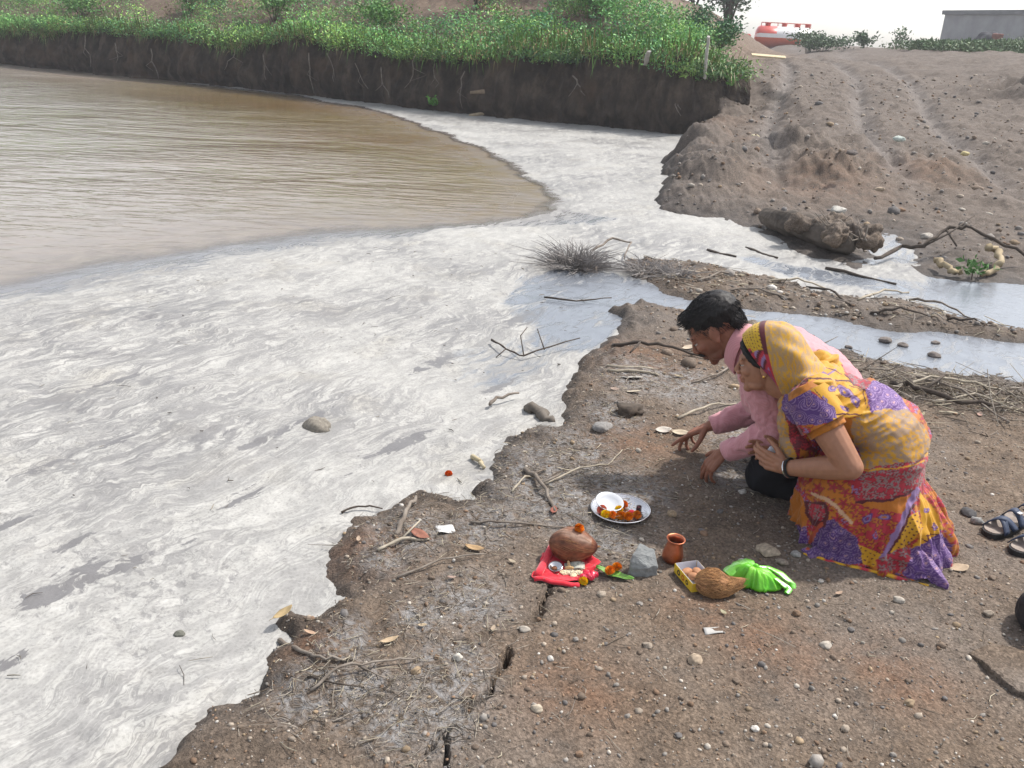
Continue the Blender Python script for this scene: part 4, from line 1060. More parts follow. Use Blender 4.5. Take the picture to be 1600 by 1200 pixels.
stick([(620, 905), (690, 880, .01), (760, 872, .01)], 4, 'faint twig between the tan leaf and the shore', twig_m)
stick([(1060, 655), (1110, 640, .02), (1150, 632)], 4, 'twig behind the man\'s far forearm', pale_twig)
stick([(1165, 560), (1120, 590, .01), (1080, 600)], 4, 'twig in front of the man\'s collar', twig_m)
stick([(1390, 605, .02), (1440, 622, .04), (1500, 640, .03), (1560, 640, .02)], 9, 'thick dark stick in the drift line behind the woman', dark_twig, branches=[[(1440, 622, .04), (1470, 606, .06)]])
stick([(1400, 612, .02), (1450, 604, .05), (1520, 610, .04), (1600, 622)], 5, 'long pale reed on top of the drift line', pale_twig)
stick([(1455, 635, .02), (1520, 626, .03), (1580, 648, .02)], 4, 'pale crossing reed at the right of the drift line', pale_twig)
stick([(1430, 596, .02), (1500, 622, .04), (1575, 668, .02)], 4, 'reed slanting down through the drift line', twig_m)
for k, (a_, b_) in enumerate([((1130, 455), (1240, 470)), ((1260, 450), (1330, 478)), ((1340, 470), (1420, 458)), ((1420, 470), (1520, 500)), ((1480, 500), (1560, 520)), ((1200, 440), (1290, 452)), ((1090, 440), (1160, 432)), ((1360, 490), (1450, 495))]):
    stick([a_, ((a_[0] + b_[0]) / 2, (a_[1] + b_[1]) / 2 - 4, .03), b_], 4, ['grey', 'dark', 'pale'][k % 3] + ' drifted stick on the mud bar, ' + ['above the man\'s nape', 'second right of the man\'s head', 'in the middle of the bar', 'lowest on the right half', 'at the right end', 'along the top edge near the log', 'at the left tip beside the tuft', 'along the lower edge of the bar'][k], [twig_m, dark_twig, pale_twig][k % 3], group='sticks on the mud bar')
for k, (a_, b_) in enumerate([((1105, 392), (1150, 402)), ((1165, 388), (1215, 404)), ((1290, 420), (1400, 445))]):
    stick([a_, b_], 5, ['short dark stick floating left of the other in the far froth', 'dark stick floating in the far froth below the log', 'stick along the edge of the second rivulet below the log'][k], dark_twig)
# fallen log, long branch and bent pale roots on the far side
lg = [G(1185, 352) + Vector((0, 0, .10)), G(1232, 368) + Vector((0, 0, .12)), G(1285, 388) + Vector((0, 0, .12)), G(1335, 404) + Vector((0, 0, .09))]
o_ = lg[0].copy(); mb = MB()
mb.tube([p - o_ for p in lg], [.08, .115, .125, .10], 14)
log_e = empty('fallen_log', 'muddy grey log lying at the foot of the ramp beside the froth', 'log', o_)
me = modded(mb.mesh('log'), [('SUBSURF', dict(levels=2))])
v = verts_of(me); n_ = normals_of(me); v += n_ * (.02 * fbm(v[:, 0] * 9, v[:, 1] * 9, v[:, 2] * 20, o=3, s=61))[:, None]; set_verts(me, v)
logm = simple('muddy_log', (.15, .125, .105), (.06, .05, .042), 6, .95, .2, bump=.8, bscale=25, bdist=.02)
link('trunk', me, logm, log_e)
mb = MB()
for k in range(14):
    t_ = .55 + .5 * random.random(); p = (lg[3] - o_) * t_ + Vector((random.gauss(0, .08), random.gauss(0, .1), .06 + .06 * random.random())); mb.ell(p, (.09 + .05 * random.random(), .09, .07), nu=9, nv=6)
me = fuse(mb, .015, 2); v = verts_of(me); n_ = normals_of(me); v += n_ * (.05 * fbm(v[:, 0] * 14, v[:, 1] * 14, v[:, 2] * 14, o=3, s=62))[:, None]; set_verts(me, v)
link('mud_clump', me, g.m, log_e)
mb = MB()
for k in range(16):
    p = (lg[3] - o_) * (.7 + .4 * random.random()); d = Vector((random.gauss(0, .15), random.gauss(0, .1), .1 + .16 * random.random())); mb.tube([p + Vector((0, 0, .08)), p + d * .6, p + d], [.008, .006, .003], 5)
link('rootlet', mb.mesh('rootlet'), twig_m, log_e)
stick([(1365, 414, .05), (1405, 402, .09), (1438, 408, .12), (1470, 396, .20), (1500, 394, .22), (1545, 404, .16), (1620, 424, .05)], 6, 'long bare branch arching along the wet edge at the right', dark_twig, 'branch', 'branch', branches=[[(1438, 408, .12), (1475, 402, .2), (1510, 388, .28)], [(1470, 396, .2), (1490, 404, .1)]], taper=.7)
yw = simple('pale_root', (.42, .34, .22), (.26, .20, .12), 8, .8, bump=.4, bscale=30)
stick([(1458, 420, .06), (1468, 428, .07), (1485, 434, .05), (1500, 434, .02)], 9, 'left one of the two pale bent roots under the arching branch', yw, 'bent_root', 'root', taper=.7)
stick([(1538, 414, .14), (1553, 418, .13), (1561, 426, .08), (1550, 432, .04), (1532, 435, .02)], 9, 'right hooked one of the two pale bent roots under the arching branch', yw, 'bent_root', 'root', taper=.75)
p = G(1520, 438); shrub('green_sprig', 'small green sprig between the two pale bent roots', 'sprig', p, .14, .12, 60, .06, [(.10, .22, .06)], None, 4, 70)

def tuft(px_, py_, wpx, hpx, label, n, seed, group=None, flatten=1.0):
    p = G(px_, py_); d = Vector((p.x, p.y, p.z - CAM_H)).length; R_ = wpx * d / FPX / 2; H_ = hpx * d / FPX
    rr = np.random.default_rng(seed)
    e = empty('dry_tuft', label, 'dry plant', p, 0, group)
    mb = MB()
    for k in range(n):
        a = rr.random() * 6.28; q = R_ * rr.random() ** .5; b0 = Vector((math.cos(a) * q * .7, math.sin(a) * q * .45, -.01))
        lean = Vector((math.cos(a), math.sin(a), 0)) * R_ * .9 * rr.random() + Vector((rr.normal(0, .09), rr.normal(0, .07), 0))
        h = H_ * (.15 + .85 * rr.random() ** 1.4) * flatten * (1 - .5 * (q / R_) ** 2)
        w_ = .0022 + .0015 * rr.random()
        mb.tube([b0, b0 + lean * .5 + Vector((0, 0, h * .75)), b0 + lean + Vector((rr.normal(0, .02), 0, h))], [w_, w_ * .8, w_ * .3], 3, cap=False)
    link('stalks', mb.mesh('stalks', False), dry_m, e)
    mb = MB()
    for k in range(7): mb.ell((rr.normal(0, R_ * .3), rr.normal(0, R_ * .2), -.02), (R_ * .4, R_ * .30, H_ * .22), nu=10, nv=7)
    me = fuse(mb, .02, 2); v = verts_of(me); n_ = normals_of(me); v += n_ * (.02 * fbm(v[:, 0] * 30, v[:, 1] * 30, v[:, 2] * 30, o=3, s=seed))[:, None]; set_verts(me, v)
    link('root_mat', me, simple('root_mat', (.12, .10, .085), (.2, .17, .15), 30, .95, bump=1, bscale=60, bdist=.02), e)
dry_m = simple('dry_stalk', (.31, .29, .275), (.19, .17, .16), 14, .95)
tuft(898, 418, 92, 50, 'clump of dry grey brushwood standing in the froth', 700, 1)
tuft(1010, 424, 80, 26, 'low dry tuft at the tip of the mud bar', 260, 2)
tuft(1058, 432, 60, 30, 'dry weedy tuft on the mud bar just right of the low tuft', 140, 3)
stick([(925, 402, .05), (955, 392, .1), (985, 395, .08), (975, 410, .02)], 4, 'arched twig leaning out of the dry brushwood clump', twig_m)
# crusted slab at the lower right
pl = [(1514, 1020), (1548, 1010), (1610, 1020), (1680, 1060), (1640, 1110), (1590, 1088), (1552, 1058)]
p = G(1560, 1045); q = [G(a, b_) - p for a, b_ in pl]; n_ = len(q)
mb = MB(); mb.add([(v_.x, v_.y, .022 if i > 2 else .008) for i, v_ in enumerate(q)] + [(v_.x * 1.02, v_.y * 1.02, -.02) for v_ in q], [tuple(range(n_))[::-1], ] + [(i, (i + 1) % n_, n_ + (i + 1) % n_, n_ + i) for i in range(n_)])
me = modded(mb.mesh('mud_slab'), [('TRIANGULATE', {}), ('BEVEL', dict(width=.004, segments=2)), ('SUBSURF', dict(levels=3, subdivision_type='SIMPLE'))])
v = verts_of(me); v[:, 2] += .004 * fbm(v[:, 0] * 30, v[:, 1] * 30, o=3, s=77); v[:, :2] += (.004 * fbm(v[:, 0] * 40, v[:, 1] * 40, o=2, s=78))[:, None]; set_verts(me, v)
tag(link('mud_slab', me, g.m, None, p), 'raised flat slab of crusted mud with a broken edge at the lower right', 'mud slab')
# ================================================================== OFFERINGS ON THE DIRT
steel = Mat('steel', 0.22, 0.5); steel.set(color=(0.62, 0.61, 0.62), metal=1.0, rough=steel.ramp(steel.noise(40, 4), [(0.3, 0.16), (0.7, 0.34)])); steel = steel.m
white_enamel = simple('white_enamel', (0.56, 0.58, 0.61), (0.50, 0.52, 0.56), 10, 0.25, 0.5)
copper = Mat('copper', 0.3, 0.5)
copper.set(color=copper.ramp(copper.noise(18, 5, .65), [(0.3, (0.55, 0.20, 0.11)), (0.55, (0.42, 0.14, 0.075)), (0.75, (0.22, 0.075, 0.05))]), metal=0.9, rough=copper.ramp(copper.noise(30, 4), [(0.3, 0.26), (0.7, 0.5)]), normal=copper.bump(copper.noise(25, 3), .15, .004)); copper = copper.m

petal_m = attr_mat('marigold_petal', 0.6, 0.3, 50, 0.2)
green_m = simple('flower_green', (0.12, 0.25, 0.05), (0.08, 0.16, 0.04), 30, .6)
def marigold(px_, py_, label, col, rad=0.0125, lift=0.0, pos=None, seed=0, group=None):
    p = Vector(pos) if pos is not None else G(px_, py_)
    r = np.random.default_rng(seed + int(px_ * 3 + py_))
    e = empty('marigold', label, 'flower', (p.x, p.y, p.z + lift), r.random() * 6, group)
    mb = MB(); n_ = 130
    for k in range(n_):
        u = k / n_; ph = u * 1.75; th = k * 2.39996
        d = Vector((math.sin(ph) * math.cos(th), math.sin(ph) * math.sin(th), math.cos(ph)))
        d = (d + Vector(r.normal(0, .12, 3))).normalized(); t_ = d.cross(Vector((.3, .2, 1))).normalized(); b_ = d.cross(t_)
        q = d * rad * .45; w_ = rad * .42; l_ = rad * (.60 + .12 * r.random())
        nrm_ = (b_ * math.cos(th) + t_ * math.sin(th))
        pr = d.cross(nrm_)
        c = tuple(x * (0.75 + .4 * r.random()) for x in col)
        mb.add([q, q + d * l_ * .8 + pr * w_, q + d * l_ * 1.05 + nrm_ * w_ * .3, q + d * l_ * .8 - pr * w_], [(0, 1, 2), (0, 2, 3)], c)
    link('petals', mb.mesh('petals', False, True), petal_m, e, (0, 0, rad * .75))
    mb = MB(); mb.lathe([(rad * .15, -rad * .75), (rad * .42, -rad * .5), (rad * .45, 0), (0, rad * .1)], 8); link('calyx', mb.mesh('calyx'), green_m, e, (0, 0, rad * .75))
    mb = MB(); mb.ell((0, 0, 0), (rad * .80,) * 3, nu=10, nv=7, col=tuple(c * .85 for c in col)); link('flower_heart', mb.mesh('flower_heart', True, True), petal_m, e, (0, 0, rad * .75))
    return e
ORG, YEL, COR = (0.85, 0.27, 0.01), (0.88, 0.58, 0.01), (0.80, 0.26, 0.16)

# steel plate
pc = G(969, 800)
plate = empty('steel_plate', 'round steel plate holding marigolds and a white bowl beside the man\'s hands', 'plate', pc)
mb = MB(); mb.lathe([(0, .001), (.086, .001), (.098, .012), (.104, .015), (.1055, .0165), (.104, .018), (.097, .0145), (.085, .004), (0, .004)], 56); link('dish', mb.mesh('dish'), steel, plate)
mb = MB(); mb.lathe([(.1035, .015), (.107, .0165), (.1035, .019), (.101, .0175), (.1035, .015)], 56); link('rim', mb.mesh('rim'), steel, plate)
PZ = pc.z + .004
def P_at(px_, py_): v_ = at(px_, py_, PZ + .006); return Vector((v_[0], v_[1], PZ))
bw = P_at(952, 796); bw = bw + Vector((0, .014, .026))
bowl = empty('white_bowl', 'shallow white bowl tipped on its side at the back of the steel plate', 'bowl', bw)
bowl.rotation_euler = (math.radians(13), math.radians(6), 0)
mb = MB(); mb.lathe([(0, -.016), (.020, -.016), (.038, -.008), (.049, .004), (.051, .005), (.048, .006), (.036, -.004), (.018, -.012), (0, -.012)], 40); link('bowl_body', mb.mesh('bowl_body'), white_enamel, bowl)
for k, (x_, y_, c_, lb, rd_) in enumerate([(946, 807, YEL, 'yellow marigold at the front left of the steel plate', .0125), (957, 808, ORG, 'orange marigold right beside the front yellow one in the plate', .012), (970, 810, (0.72, .25, .01), 'orange marigold at the front middle of the plate', .0135), (981, 811, ORG, 'orange marigold right of the front middle one in the plate', .0135), (995, 808, (0.75, .26, .02), 'single orange marigold apart at the right of the plate', .0125), (967, 799, YEL, 'yellow marigold in the middle of the plate behind the orange ones', .0115), (974, 792, (0.78, .24, .02), 'orange marigold at the back of the plate beside the white bowl', .0125), (940, 800, COR, 'coral pink flower at the left of the plate under the bowl', .0135)]):
    marigold(x_, y_, lb, c_, rd_ * 1.18, pos=P_at(x_, y_ - 1) , seed=k)
q = P_at(987, 800)
e = tag(link('kumkum_heap', fuse(MB().ell((0, 0, .004), (.014, .013, .009)).ell((.008, .002, .003), (.010, .009, .006)), .0012, 2), simple('red_powder', (.50, .03, .05), (.38, .02, .035), 200, .95, bump=.5, bscale=400), None, q), 'small heap of red powder at the back right of the plate', 'powder heap')
q = P_at(998, 797)
mb = MB(); mb.lathe([(.008, 0), (.010, .004), (.009, .020), (.0095, .022), (.0075, .020), (.007, .006), (0, .005)], 18); e = empty('tiny_pot', 'tiny dark pot at the right edge of the plate behind the lone marigold', 'pot', q); link('pot_body', mb.mesh('pot_body'), simple('dark_clay', (.07, .05, .055), (.04, .03, .03), 40, .5), e)
mb = MB(); mb.lathe([(0, .017), (.0072, .0165)], 16); link('pot_filling', mb.mesh('pot_filling'), simple('dark_powder', (.12, .02, .03), None, 60, .9), e)
r = np.random.default_rng(4); mb = MB()
for k in range(150):
    a, d_ = r.random() * 6.28, .075 * r.random() ** .5; mb.tube([(math.cos(a) * d_ - .003, math.sin(a) * d_, .005), (math.cos(a) * d_ + .003, math.sin(a) * d_ + .001, .0055)], [.0011, .0009], 4)
o = link('rice_grains', mb.mesh('rice_grains'), simple('rice', (.72, .68, .6), None, 40, .7), None, pc, kind='stuff'); o['label'] = 'loose rice grains and petals over the steel plate'

# red cloth with its load
def cloth_patch(name, corners, mat, n=36, h=.004, seed=0, edge=.012, thick=.0016):
    C4 = [G(*c) for c in corners]; o_ = C4[0].copy(); v = []; f = []
    for i in range(n + 1):
        for j in range(n + 1):
            s_, t_ = i / n, j / n
            c = C4[0] * (1 - s_) * (1 - t_) + C4[1] * s_ * (1 - t_) + C4[2] * s_ * t_ + C4[3] * (1 - s_) * t_
            v.append((c.x, c.y, 0))
    v = np.array(v); z = ground_z(v[:, 0], v[:, 1])
    S_, T_ = np.meshgrid(np.linspace(0, 1, n + 1), np.linspace(0, 1, n + 1), indexing='ij'); S_ = S_.ravel(); T_ = T_.ravel()
    d_ = np.minimum(np.minimum(S_, 1 - S_), np.minimum(T_, 1 - T_))
    v[:, 2] = z + h + edge * np.exp(-(d_ / .10) ** 2) * (.5 + .5 * fbm(v[:, 0] * 25, v[:, 1] * 25, o=2, s=seed)) + .005 * np.abs(fbm(v[:, 0] * 40, v[:, 1] * 40, o=2, s=seed + 1))
    v[:, 0] += .007 * fbm(v[:, 0] * 30, v[:, 1] * 30, o=2, s=seed + 2); v[:, 1] += .007 * fbm(v[:, 0] * 30, v[:, 1] * 30, o=2, s=seed + 3)
    idx = np.arange(n * (n + 1)).reshape(n, n + 1)[:, :-1].ravel(); f = np.stack([idx, idx + 1, idx + n + 2, idx + n + 1], 1)
    me = new_mesh(name, v - np.array(o_), f)
    o = link(name, me, mat, None, o_); o.modifiers.new('t', 'SOLIDIFY').thickness = thick; return o
redc = Mat('red_cotton', 0.85, 0.2); redc.set(color=redc.ramp(redc.noise(60, 5), [(0.3, (0.50, 0.012, 0.025)), (0.7, (0.62, 0.03, 0.05))]), sheen=.3, normal=redc.bump(redc.noise(260, 3), .3, .001)); redc = redc.m
tag(cloth_patch('red_cloth', [(858, 854), (832, 906), (908, 916), (940, 880)], redc, seed=5), 'bright red cotton cloth spread under the coconut', 'cloth')
# folded left strip of the cloth
A_, B_ = G(858, 856), G(833, 905)
mb = MB(); pts = [A_.lerp(B_, t_) - A_ + Vector((.012, 0, .010 + .004 * math.sin(t_ * 9))) for t_ in np.linspace(0, 1, 9)]
mb.tube(pts, [(.010, .013)] * 9, 10); fl = link('cloth_fold', mb.mesh('cloth_fold'), redc, bpy.data.objects['red_cloth']); fl.location = A_ - bpy.data.objects['red_cloth'].location
A_, B_ = G(834, 908), G(905, 917)
mb = MB(); pts = [A_.lerp(B_, t_) - A_ + Vector((0, .006 * math.sin(t_ * 7), .007 + .003 * math.sin(t_ * 12))) for t_ in np.linspace(0, 1, 12)]
mb.tube(pts, [(.007, .009)] * 12, 10); fl = link('cloth_fold', mb.mesh('cloth_fold'), redc, bpy.data.objects['red_cloth']); fl.location = A_ - bpy.data.objects['red_cloth'].location
# coconut on the cloth
cc_ = G(894, 880) + Vector((.0, .018, .058))
coco = empty('coconut', 'smooth brown coconut lying on the red cloth with a marigold on top', 'coconut', cc_, math.radians(-8))
n_ = ICO3_V; me0 = MB().ell((0, 0, 0), (1, 1, 1), nu=48, nv=32).mesh('shell'); v = verts_of(me0)
v = v[:, [2, 0, 1]]       # pole along x
taper = 1 - .32 * np.clip(v[:, 0], 0, 1) ** 1.5 - .10 * np.clip(-v[:, 0], 0, 1) ** 2
an = np.arctan2(v[:, 2], v[:, 1]); rid = 1 + .022 * np.cos(3 * an + .6) + .008 * np.cos(41 * an + 2 * v[:, 0])
vv = np.stack([v[:, 0] * .078, v[:, 1] * .058 * taper * rid, v[:, 2] * .056 * taper * rid], 1)
set_verts(me0, vv)
band = np.exp(-((v[:, 2] * .8 - v[:, 1] * -.3 - .55 + .25 * v[:, 0]) / .16) ** 2) * (v[:, 0] < .75)
streak = fbm(v[:, 0] * 3, an * 9, o=4, s=9)
cb = np.array((.17, .062, .030))[None] * (1 + .5 * streak)[:, None]
cb = cb + (np.array((.36, .26, .20)) - cb) * (np.clip(band, 0, 1) * (.55 + .3 * streak))[:, None]
cb = cb + (np.array((.07, .02, .015)) - cb) * (np.clip((v[:, 0] - .80) / .15, 0, 1))[:, None]
set_col(me0, np.clip(cb, 0, 1)); link('shell', me0, attr_mat('coconut_shell', .55, .35, 60, .25, .5, 120, bdist=.002), coco)
r = np.random.default_rng(8); mb = MB()
for k in range(70):
    a = r.random() * 6.28; x0 = -.06 + .09 * r.random(); pts = []
    for i in range(5):
        x = x0 + i * .010; tt = math.sqrt(max(0, 1 - (x / .078) ** 2)) * (1 - .32 * max(x / .078, 0) ** 1.5); pts.append((x, math.cos(a + .04 * i) * .059 * tt, math.sin(a + .04 * i) * .057 * tt))
    mb.tube(pts, [.0005] * 5, 3)
mb.tube([(.070, 0, 0), (.080, .002, .003), (.088, .004, .002)], [.006, .004, .001], 6)
link('fibres', mb.mesh('fibres'), simple('coir', (.33, .18, .09), (.22, .11, .05), 50, .9), coco)
marigold(904, 836, 'orange marigold balanced on top of the smooth coconut', (0.80, .26, .01), .0145, pos=cc_ + Vector((.014, -.004, .050)), seed=21)
# rice, bowl, note, turmeric, red packet on the cloth
q = G(893, 898, lift=.006)
mbp = MB()
for k in range(16): mbp.ell((r.normal(0, .017), r.normal(0, .007), .001), (.012, .010, .004), nu=10, nv=6)
me = fuse(mbp, .0016, 2); v = verts_of(me); v[:, 2] += .0008 * fbm(v[:, 0] * 300, v[:, 1] * 300, o=2, s=3); set_verts(me, v)
e = empty('rice_heap', 'cream heap of rice spread on the front of the red cloth', 'rice', q)
link('heap', me, simple('rice_cream', (.72, .62, .42), (.60, .50, .32), 250, .85, bump=.6, bscale=500, bdist=.001), e)
mb = MB()
for k in range(120): a = r.random() * 3.14; c = Vector((r.normal(0, .018), r.normal(0, .009), .004 + .002 * r.random())); d = Vector((math.cos(a), math.sin(a), .1)) * .0028; mb.tube([c - d, c + d], [.0009, .0007], 4)
link('grains', mb.mesh('grains'), simple('rice2', (.78, .70, .55), None, 40, .7), e, kind='stuff')
q = G(868, 893, lift=.010)
e = empty('steel_cup', 'little steel cup with brown paste on the left of the red cloth', 'cup', q); e.rotation_euler = (.2, -.1, 0)
mb = MB(); mb.lathe([(0, 0), (.010, 0), (.019, .007), (.0225, .011), (.0225, .012), (.018, .009), (.010, .003), (0, .002)], 28); link('cup_body', mb.mesh('cup_body'), steel, e)
mb = MB(); mb.ell((-.004, -.002, .006), (.009, .008, .004), nu=12, nv=8); link('paste', mb.mesh('paste'), simple('brown_paste', (.22, .08, .03), (.15, .05, .02), 90, .6), e)
q = G(898, 890, lift=.013)
v = []; f = []
for i in range(9):
    for j in range(5):
        s_, t_ = i / 8 - .5, j / 4 - .5; v.append((s_ * .064, t_ * .028, .006 * math.sin(s_ * 5 + 1) + .004 * abs(t_)))
for i in range(8):
    for j in range(4): b_ = i * 5 + j; f.append((b_, b_ + 5, b_ + 6, b_ + 1))
nm = Mat('note_paper', .8, .2); nf = nm.noise(140, 5, .7)
nm.set(color=nm.ramp(nf, [(.35, (.22, .24, .20)), (.5, (.40, .41, .35)), (.65, (.55, .53, .45))]))
e = empty('banknote', 'creased grey green banknote lying against the coconut', 'banknote', q, .10); e.rotation_euler = (.35, .0, .12)
o = link('note', MB().add(v, f).mesh('note'), nm.m, e); o.modifiers.new('t', 'SOLIDIFY').thickness = .0005
mb = MB()
for (x0, x1, y0, y1) in [(-.030, .030, .0115, .0128), (-.030, .030, -.0128, -.0115), (.016, .026, -.006, .006)]:
    mb.add([(x0, y0, .0062 + .006 * math.sin(x0 / .064 * 5 + 1) - .003), (x1, y0, .0062 + .006 * math.sin(x1 / .064 * 5 + 1) - .003), (x1, y1, .0062 + .006 * math.sin(x1 / .064 * 5 + 1) - .003), (x0, y1, .0062 + .006 * math.sin(x0 / .064 * 5 + 1) - .003)], [(0, 1, 2, 3)])
q = G(889, 892, lift=.014)
mb = MB(); mb.chain([(-.010, -.004, 0), (.0, -.004, .002), (.010, -.005, .001)], [.005, .006, .0045], 8).chain([(0, 0, .002), (-.002, .006, .006), (-.003, .012, .012)], [.005, .005, .004], 8)
tag(link('turmeric_root', fuse(mb, .001, 3), simple('turmeric', (.60, .42, .22), (.45, .29, .13), 60, .8, bump=.5, bscale=200), None, q), 'knobbly tan turmeric root in front of the banknote', 'root')
q = G(919, 906, lift=.012)
mb = MB()
for k in range(9): mb.ell((r.normal(0, .011), r.normal(0, .008), .004 + .005 * r.random()), (.012, .009, .008), nu=10, nv=7)
me = fuse(mb, .0015, 2); v = verts_of(me); n_ = normals_of(me); v += n_ * (.004 * np.abs(fbm(v[:, 0] * 90, v[:, 1] * 90, v[:, 2] * 90, o=2, s=12)))[:, None]; set_verts(me, v)
tag(link('red_packet', me, simple('shiny_red', (.62, .02, .06), (.50, .02, .05), 40, .3, .5), None, q), 'crumpled shiny red packet on the right corner of the red cloth', 'packet')
q = G(926, 893, lift=.004)
mb = MB()
for k in range(22): a = r.random() * 6; c = Vector((r.normal(0, .012), r.normal(0, .012), .003 + .004 * r.random())); d = Vector((math.cos(a), math.sin(a), .3)) * .006; s_ = Vector((-math.sin(a), math.cos(a), 0)) * .003; mb.add([c - d, c + s_, c + d, c - s_], [(0, 1, 2, 3)])
tag(link('red_petals', mb.mesh('red_petals'), simple('red_petal', (.65, .10, .03), (.5, .04, .02), 60, .7), None, q), 'scattered red and orange petals behind the green leaf', 'petals')
marigold(911, 913, 'yellow marigold at the front corner of the red cloth', YEL, .0135, seed=31)
q0 = G(960, 900, lift=.008)
def big_leaf(px0, px1, w_, label):
    a_, b_ = G(*px0), G(*px1); L_ = (b_ - a_).length; e = empty('green_leaf', label, 'leaf', (a_ + b_) / 2 + Vector((0, 0, .008)), math.atan2((b_ - a_).y, (b_ - a_).x))
    v = []; f = []; n_ = 14
    for i in range(n_ + 1):
        t = i / n_; hw = w_ / 2 * math.sin(math.pi * (t * .96 + .02)) ** .75
        for s_ in (-1, -.5, 0, .5, 1): v.append(((t - .5) * L_, s_ * hw, .006 * abs(s_) - .004 * math.cos((t - .5) * 4) + .002 * math.sin(t * 14 + s_)))
    for i in range(n_):
        for j in range(4): b2 = i * 5 + j; f.append((b2, b2 + 1, b2 + 6, b2 + 5))
    o = link('blade', MB().add(v, f).mesh('blade'), simple('betel_leaf', (.16, .34, .05), (.10, .24, .04), 40, .45, .4), e); o.modifiers.new('t', 'SOLIDIFY').thickness = .0008
    mb = MB(); mb.tube([(-.6 * L_, 0, .0), (-.3 * L_, 0, -.001), (.45 * L_, 0, .001)], [.0014, .0012, .0004], 5); link('midrib', mb.mesh('midrib'), simple('midrib', (.30, .42, .12), None, 20, .6), e)
big_leaf((930, 892), (990, 909), .036, 'green betel leaf carrying two orange marigolds right of the red cloth')
marigold(952, 902, 'orange marigold at the left on the green leaf', (.80, .24, .01), .0145, lift=.012, seed=41)
marigold(963, 896, 'orange marigold at the right on the green leaf', (.80, .25, .01), .014, lift=.012, seed=42)
marigold(701, 743, 'orange marigold head afloat on the white froth', (.80, .17, .02), .0135, lift=-.004, seed=43)
# grey faceted stone
ps = G(1003, 893)
mb = bmesh.new()
top_ = [(-.040, -.012, .064), (-.012, .030, .085), (.034, .022, .070), (.044, -.016, .036), (.010, -.030, .034), (-.038, -.026, .022)]
bot_ = [(-.046, -.010, -.01), (-.020, .042, -.01), (.042, .036, -.01), (.046, -.012, -.01), (.010, -.026, -.01), (-.040, -.022, -.01)]
for p_ in top_ + bot_: mb.verts.new(p_)
bmesh.ops.convex_hull(mb, input=mb.verts[:]); me = bpy.data.meshes.new('grey_stone'); mb.to_mesh(me); mb.free()
me = modded(me, [('BEVEL', dict(width=.004, segments=2)), ('TRIANGULATE', {}), ('SUBSURF', dict(levels=3, subdivision_type='SIMPLE'))])
v = verts_of(me); v += .0022 * np.stack([fbm(v[:, 0] * 70, v[:, 1] * 70, v[:, 2] * 70, o=3, s=s_) for s_ in (1, 2, 3)], 1); set_verts(me, v)
tag(link('grey_stone', me, simple('basalt', (.255, .265, .26), (.185, .19, .19), 30, .85, .3, bump=.5, bscale=150, bdist=.002), None, ps), 'angular grey stone set between the green leaf and the copper pot', 'stone')
# copper pot
pp = G(1049, 876)
pot = empty('copper_pot', 'small copper water pot standing between the grey stone and the sweet box', 'pot', pp); pot.rotation_euler = (math.radians(4), math.radians(3), 0)
mb = MB(); mb.lathe([(0, 0), (.022, 0), (.030, .006), (.0335, .016), (.033, .030), (.0285, .050), (.0245, .066), (.0235, .074), (.0255, .080)], 40); link('pot_body', mb.mesh('pot_body'), copper, pot)
mb = MB(); mb.lathe([(.0255, .080), (.0295, .0835), (.0305, .0855), (.0290, .087), (.0255, .0845), (.0225, .078), (.0215, .070), (.026, .04), (.028, .02), (0, .008)], 40); link('rim', mb.mesh('rim'), copper, pot)
mb = MB(); mb.lathe([(0, .058), (.0245, .058)], 30); link('water', mb.mesh('water'), simple('pot_water', (.05, .03, .02), None, 10, .05, .5), pot)
# open sweet box
A_ = Vector(at(1053, 893, gz(*at(1053, 893)[:2]) + .002)); U_ = Vector(at(1088, 888, A_.z)) - A_; V_ = Vector(at(1083, 922, A_.z)) - A_
lw, ll, bh = U_.length * 1.0, max(V_.length, .115), .030
U_ = U_.normalized(); V_ = (V_ - U_ * V_.dot(U_)).normalized()
box = empty('sweet_box', 'open yellow and white cardboard box holding brown sweets', 'box', A_, math.atan2(V_.y, V_.x))
sgn = 1 if (Vector((-V_.y, V_.x, 0)).dot(U_) > 0) else -1
yel = simple('yellow_card', (.72, .50, .03), (.66, .43, .03), 14, .5, .4); wht = simple('white_card', (.66, .68, .74), (.60, .62, .68), 14, .6, .3)
def wallpiece(name, c, d, m): mb = MB(); mb.box(c, d); return link(name, mb.mesh(name, False), m, box)
t_ = .0014
wallpiece('base', (ll / 2, sgn * lw / 2, .001), (ll, lw, .0015), wht)
for nm_, c, d in [('side', (ll / 2, 0, bh / 2), (ll, t_, bh)), ('side', (ll / 2, sgn * lw, bh / 2), (ll, t_, bh)), ('end', (0, sgn * lw / 2, bh / 2), (t_, lw - 2 * t_, bh)), ('end', (ll, sgn * lw / 2, bh / 2), (t_, lw - 2 * t_, bh))]:
    wallpiece(nm_, c, d, yel)
    off = .0012
    ci = Vector(c) + (Vector((0, sgn * off, 0)) if (nm_ == 'side' and c[1] == 0) else Vector((0, -sgn * off, 0)) if nm_ == 'side' else Vector((off, 0, 0)) if c[0] == 0 else Vector((-off, 0, 0)))
    dd_ = (d[0] - .004, .0008, bh + .0024) if nm_ == 'side' else (.0008, d[1] - .004, bh + .0024)
    wallpiece('lining', tuple(ci), dd_, wht)
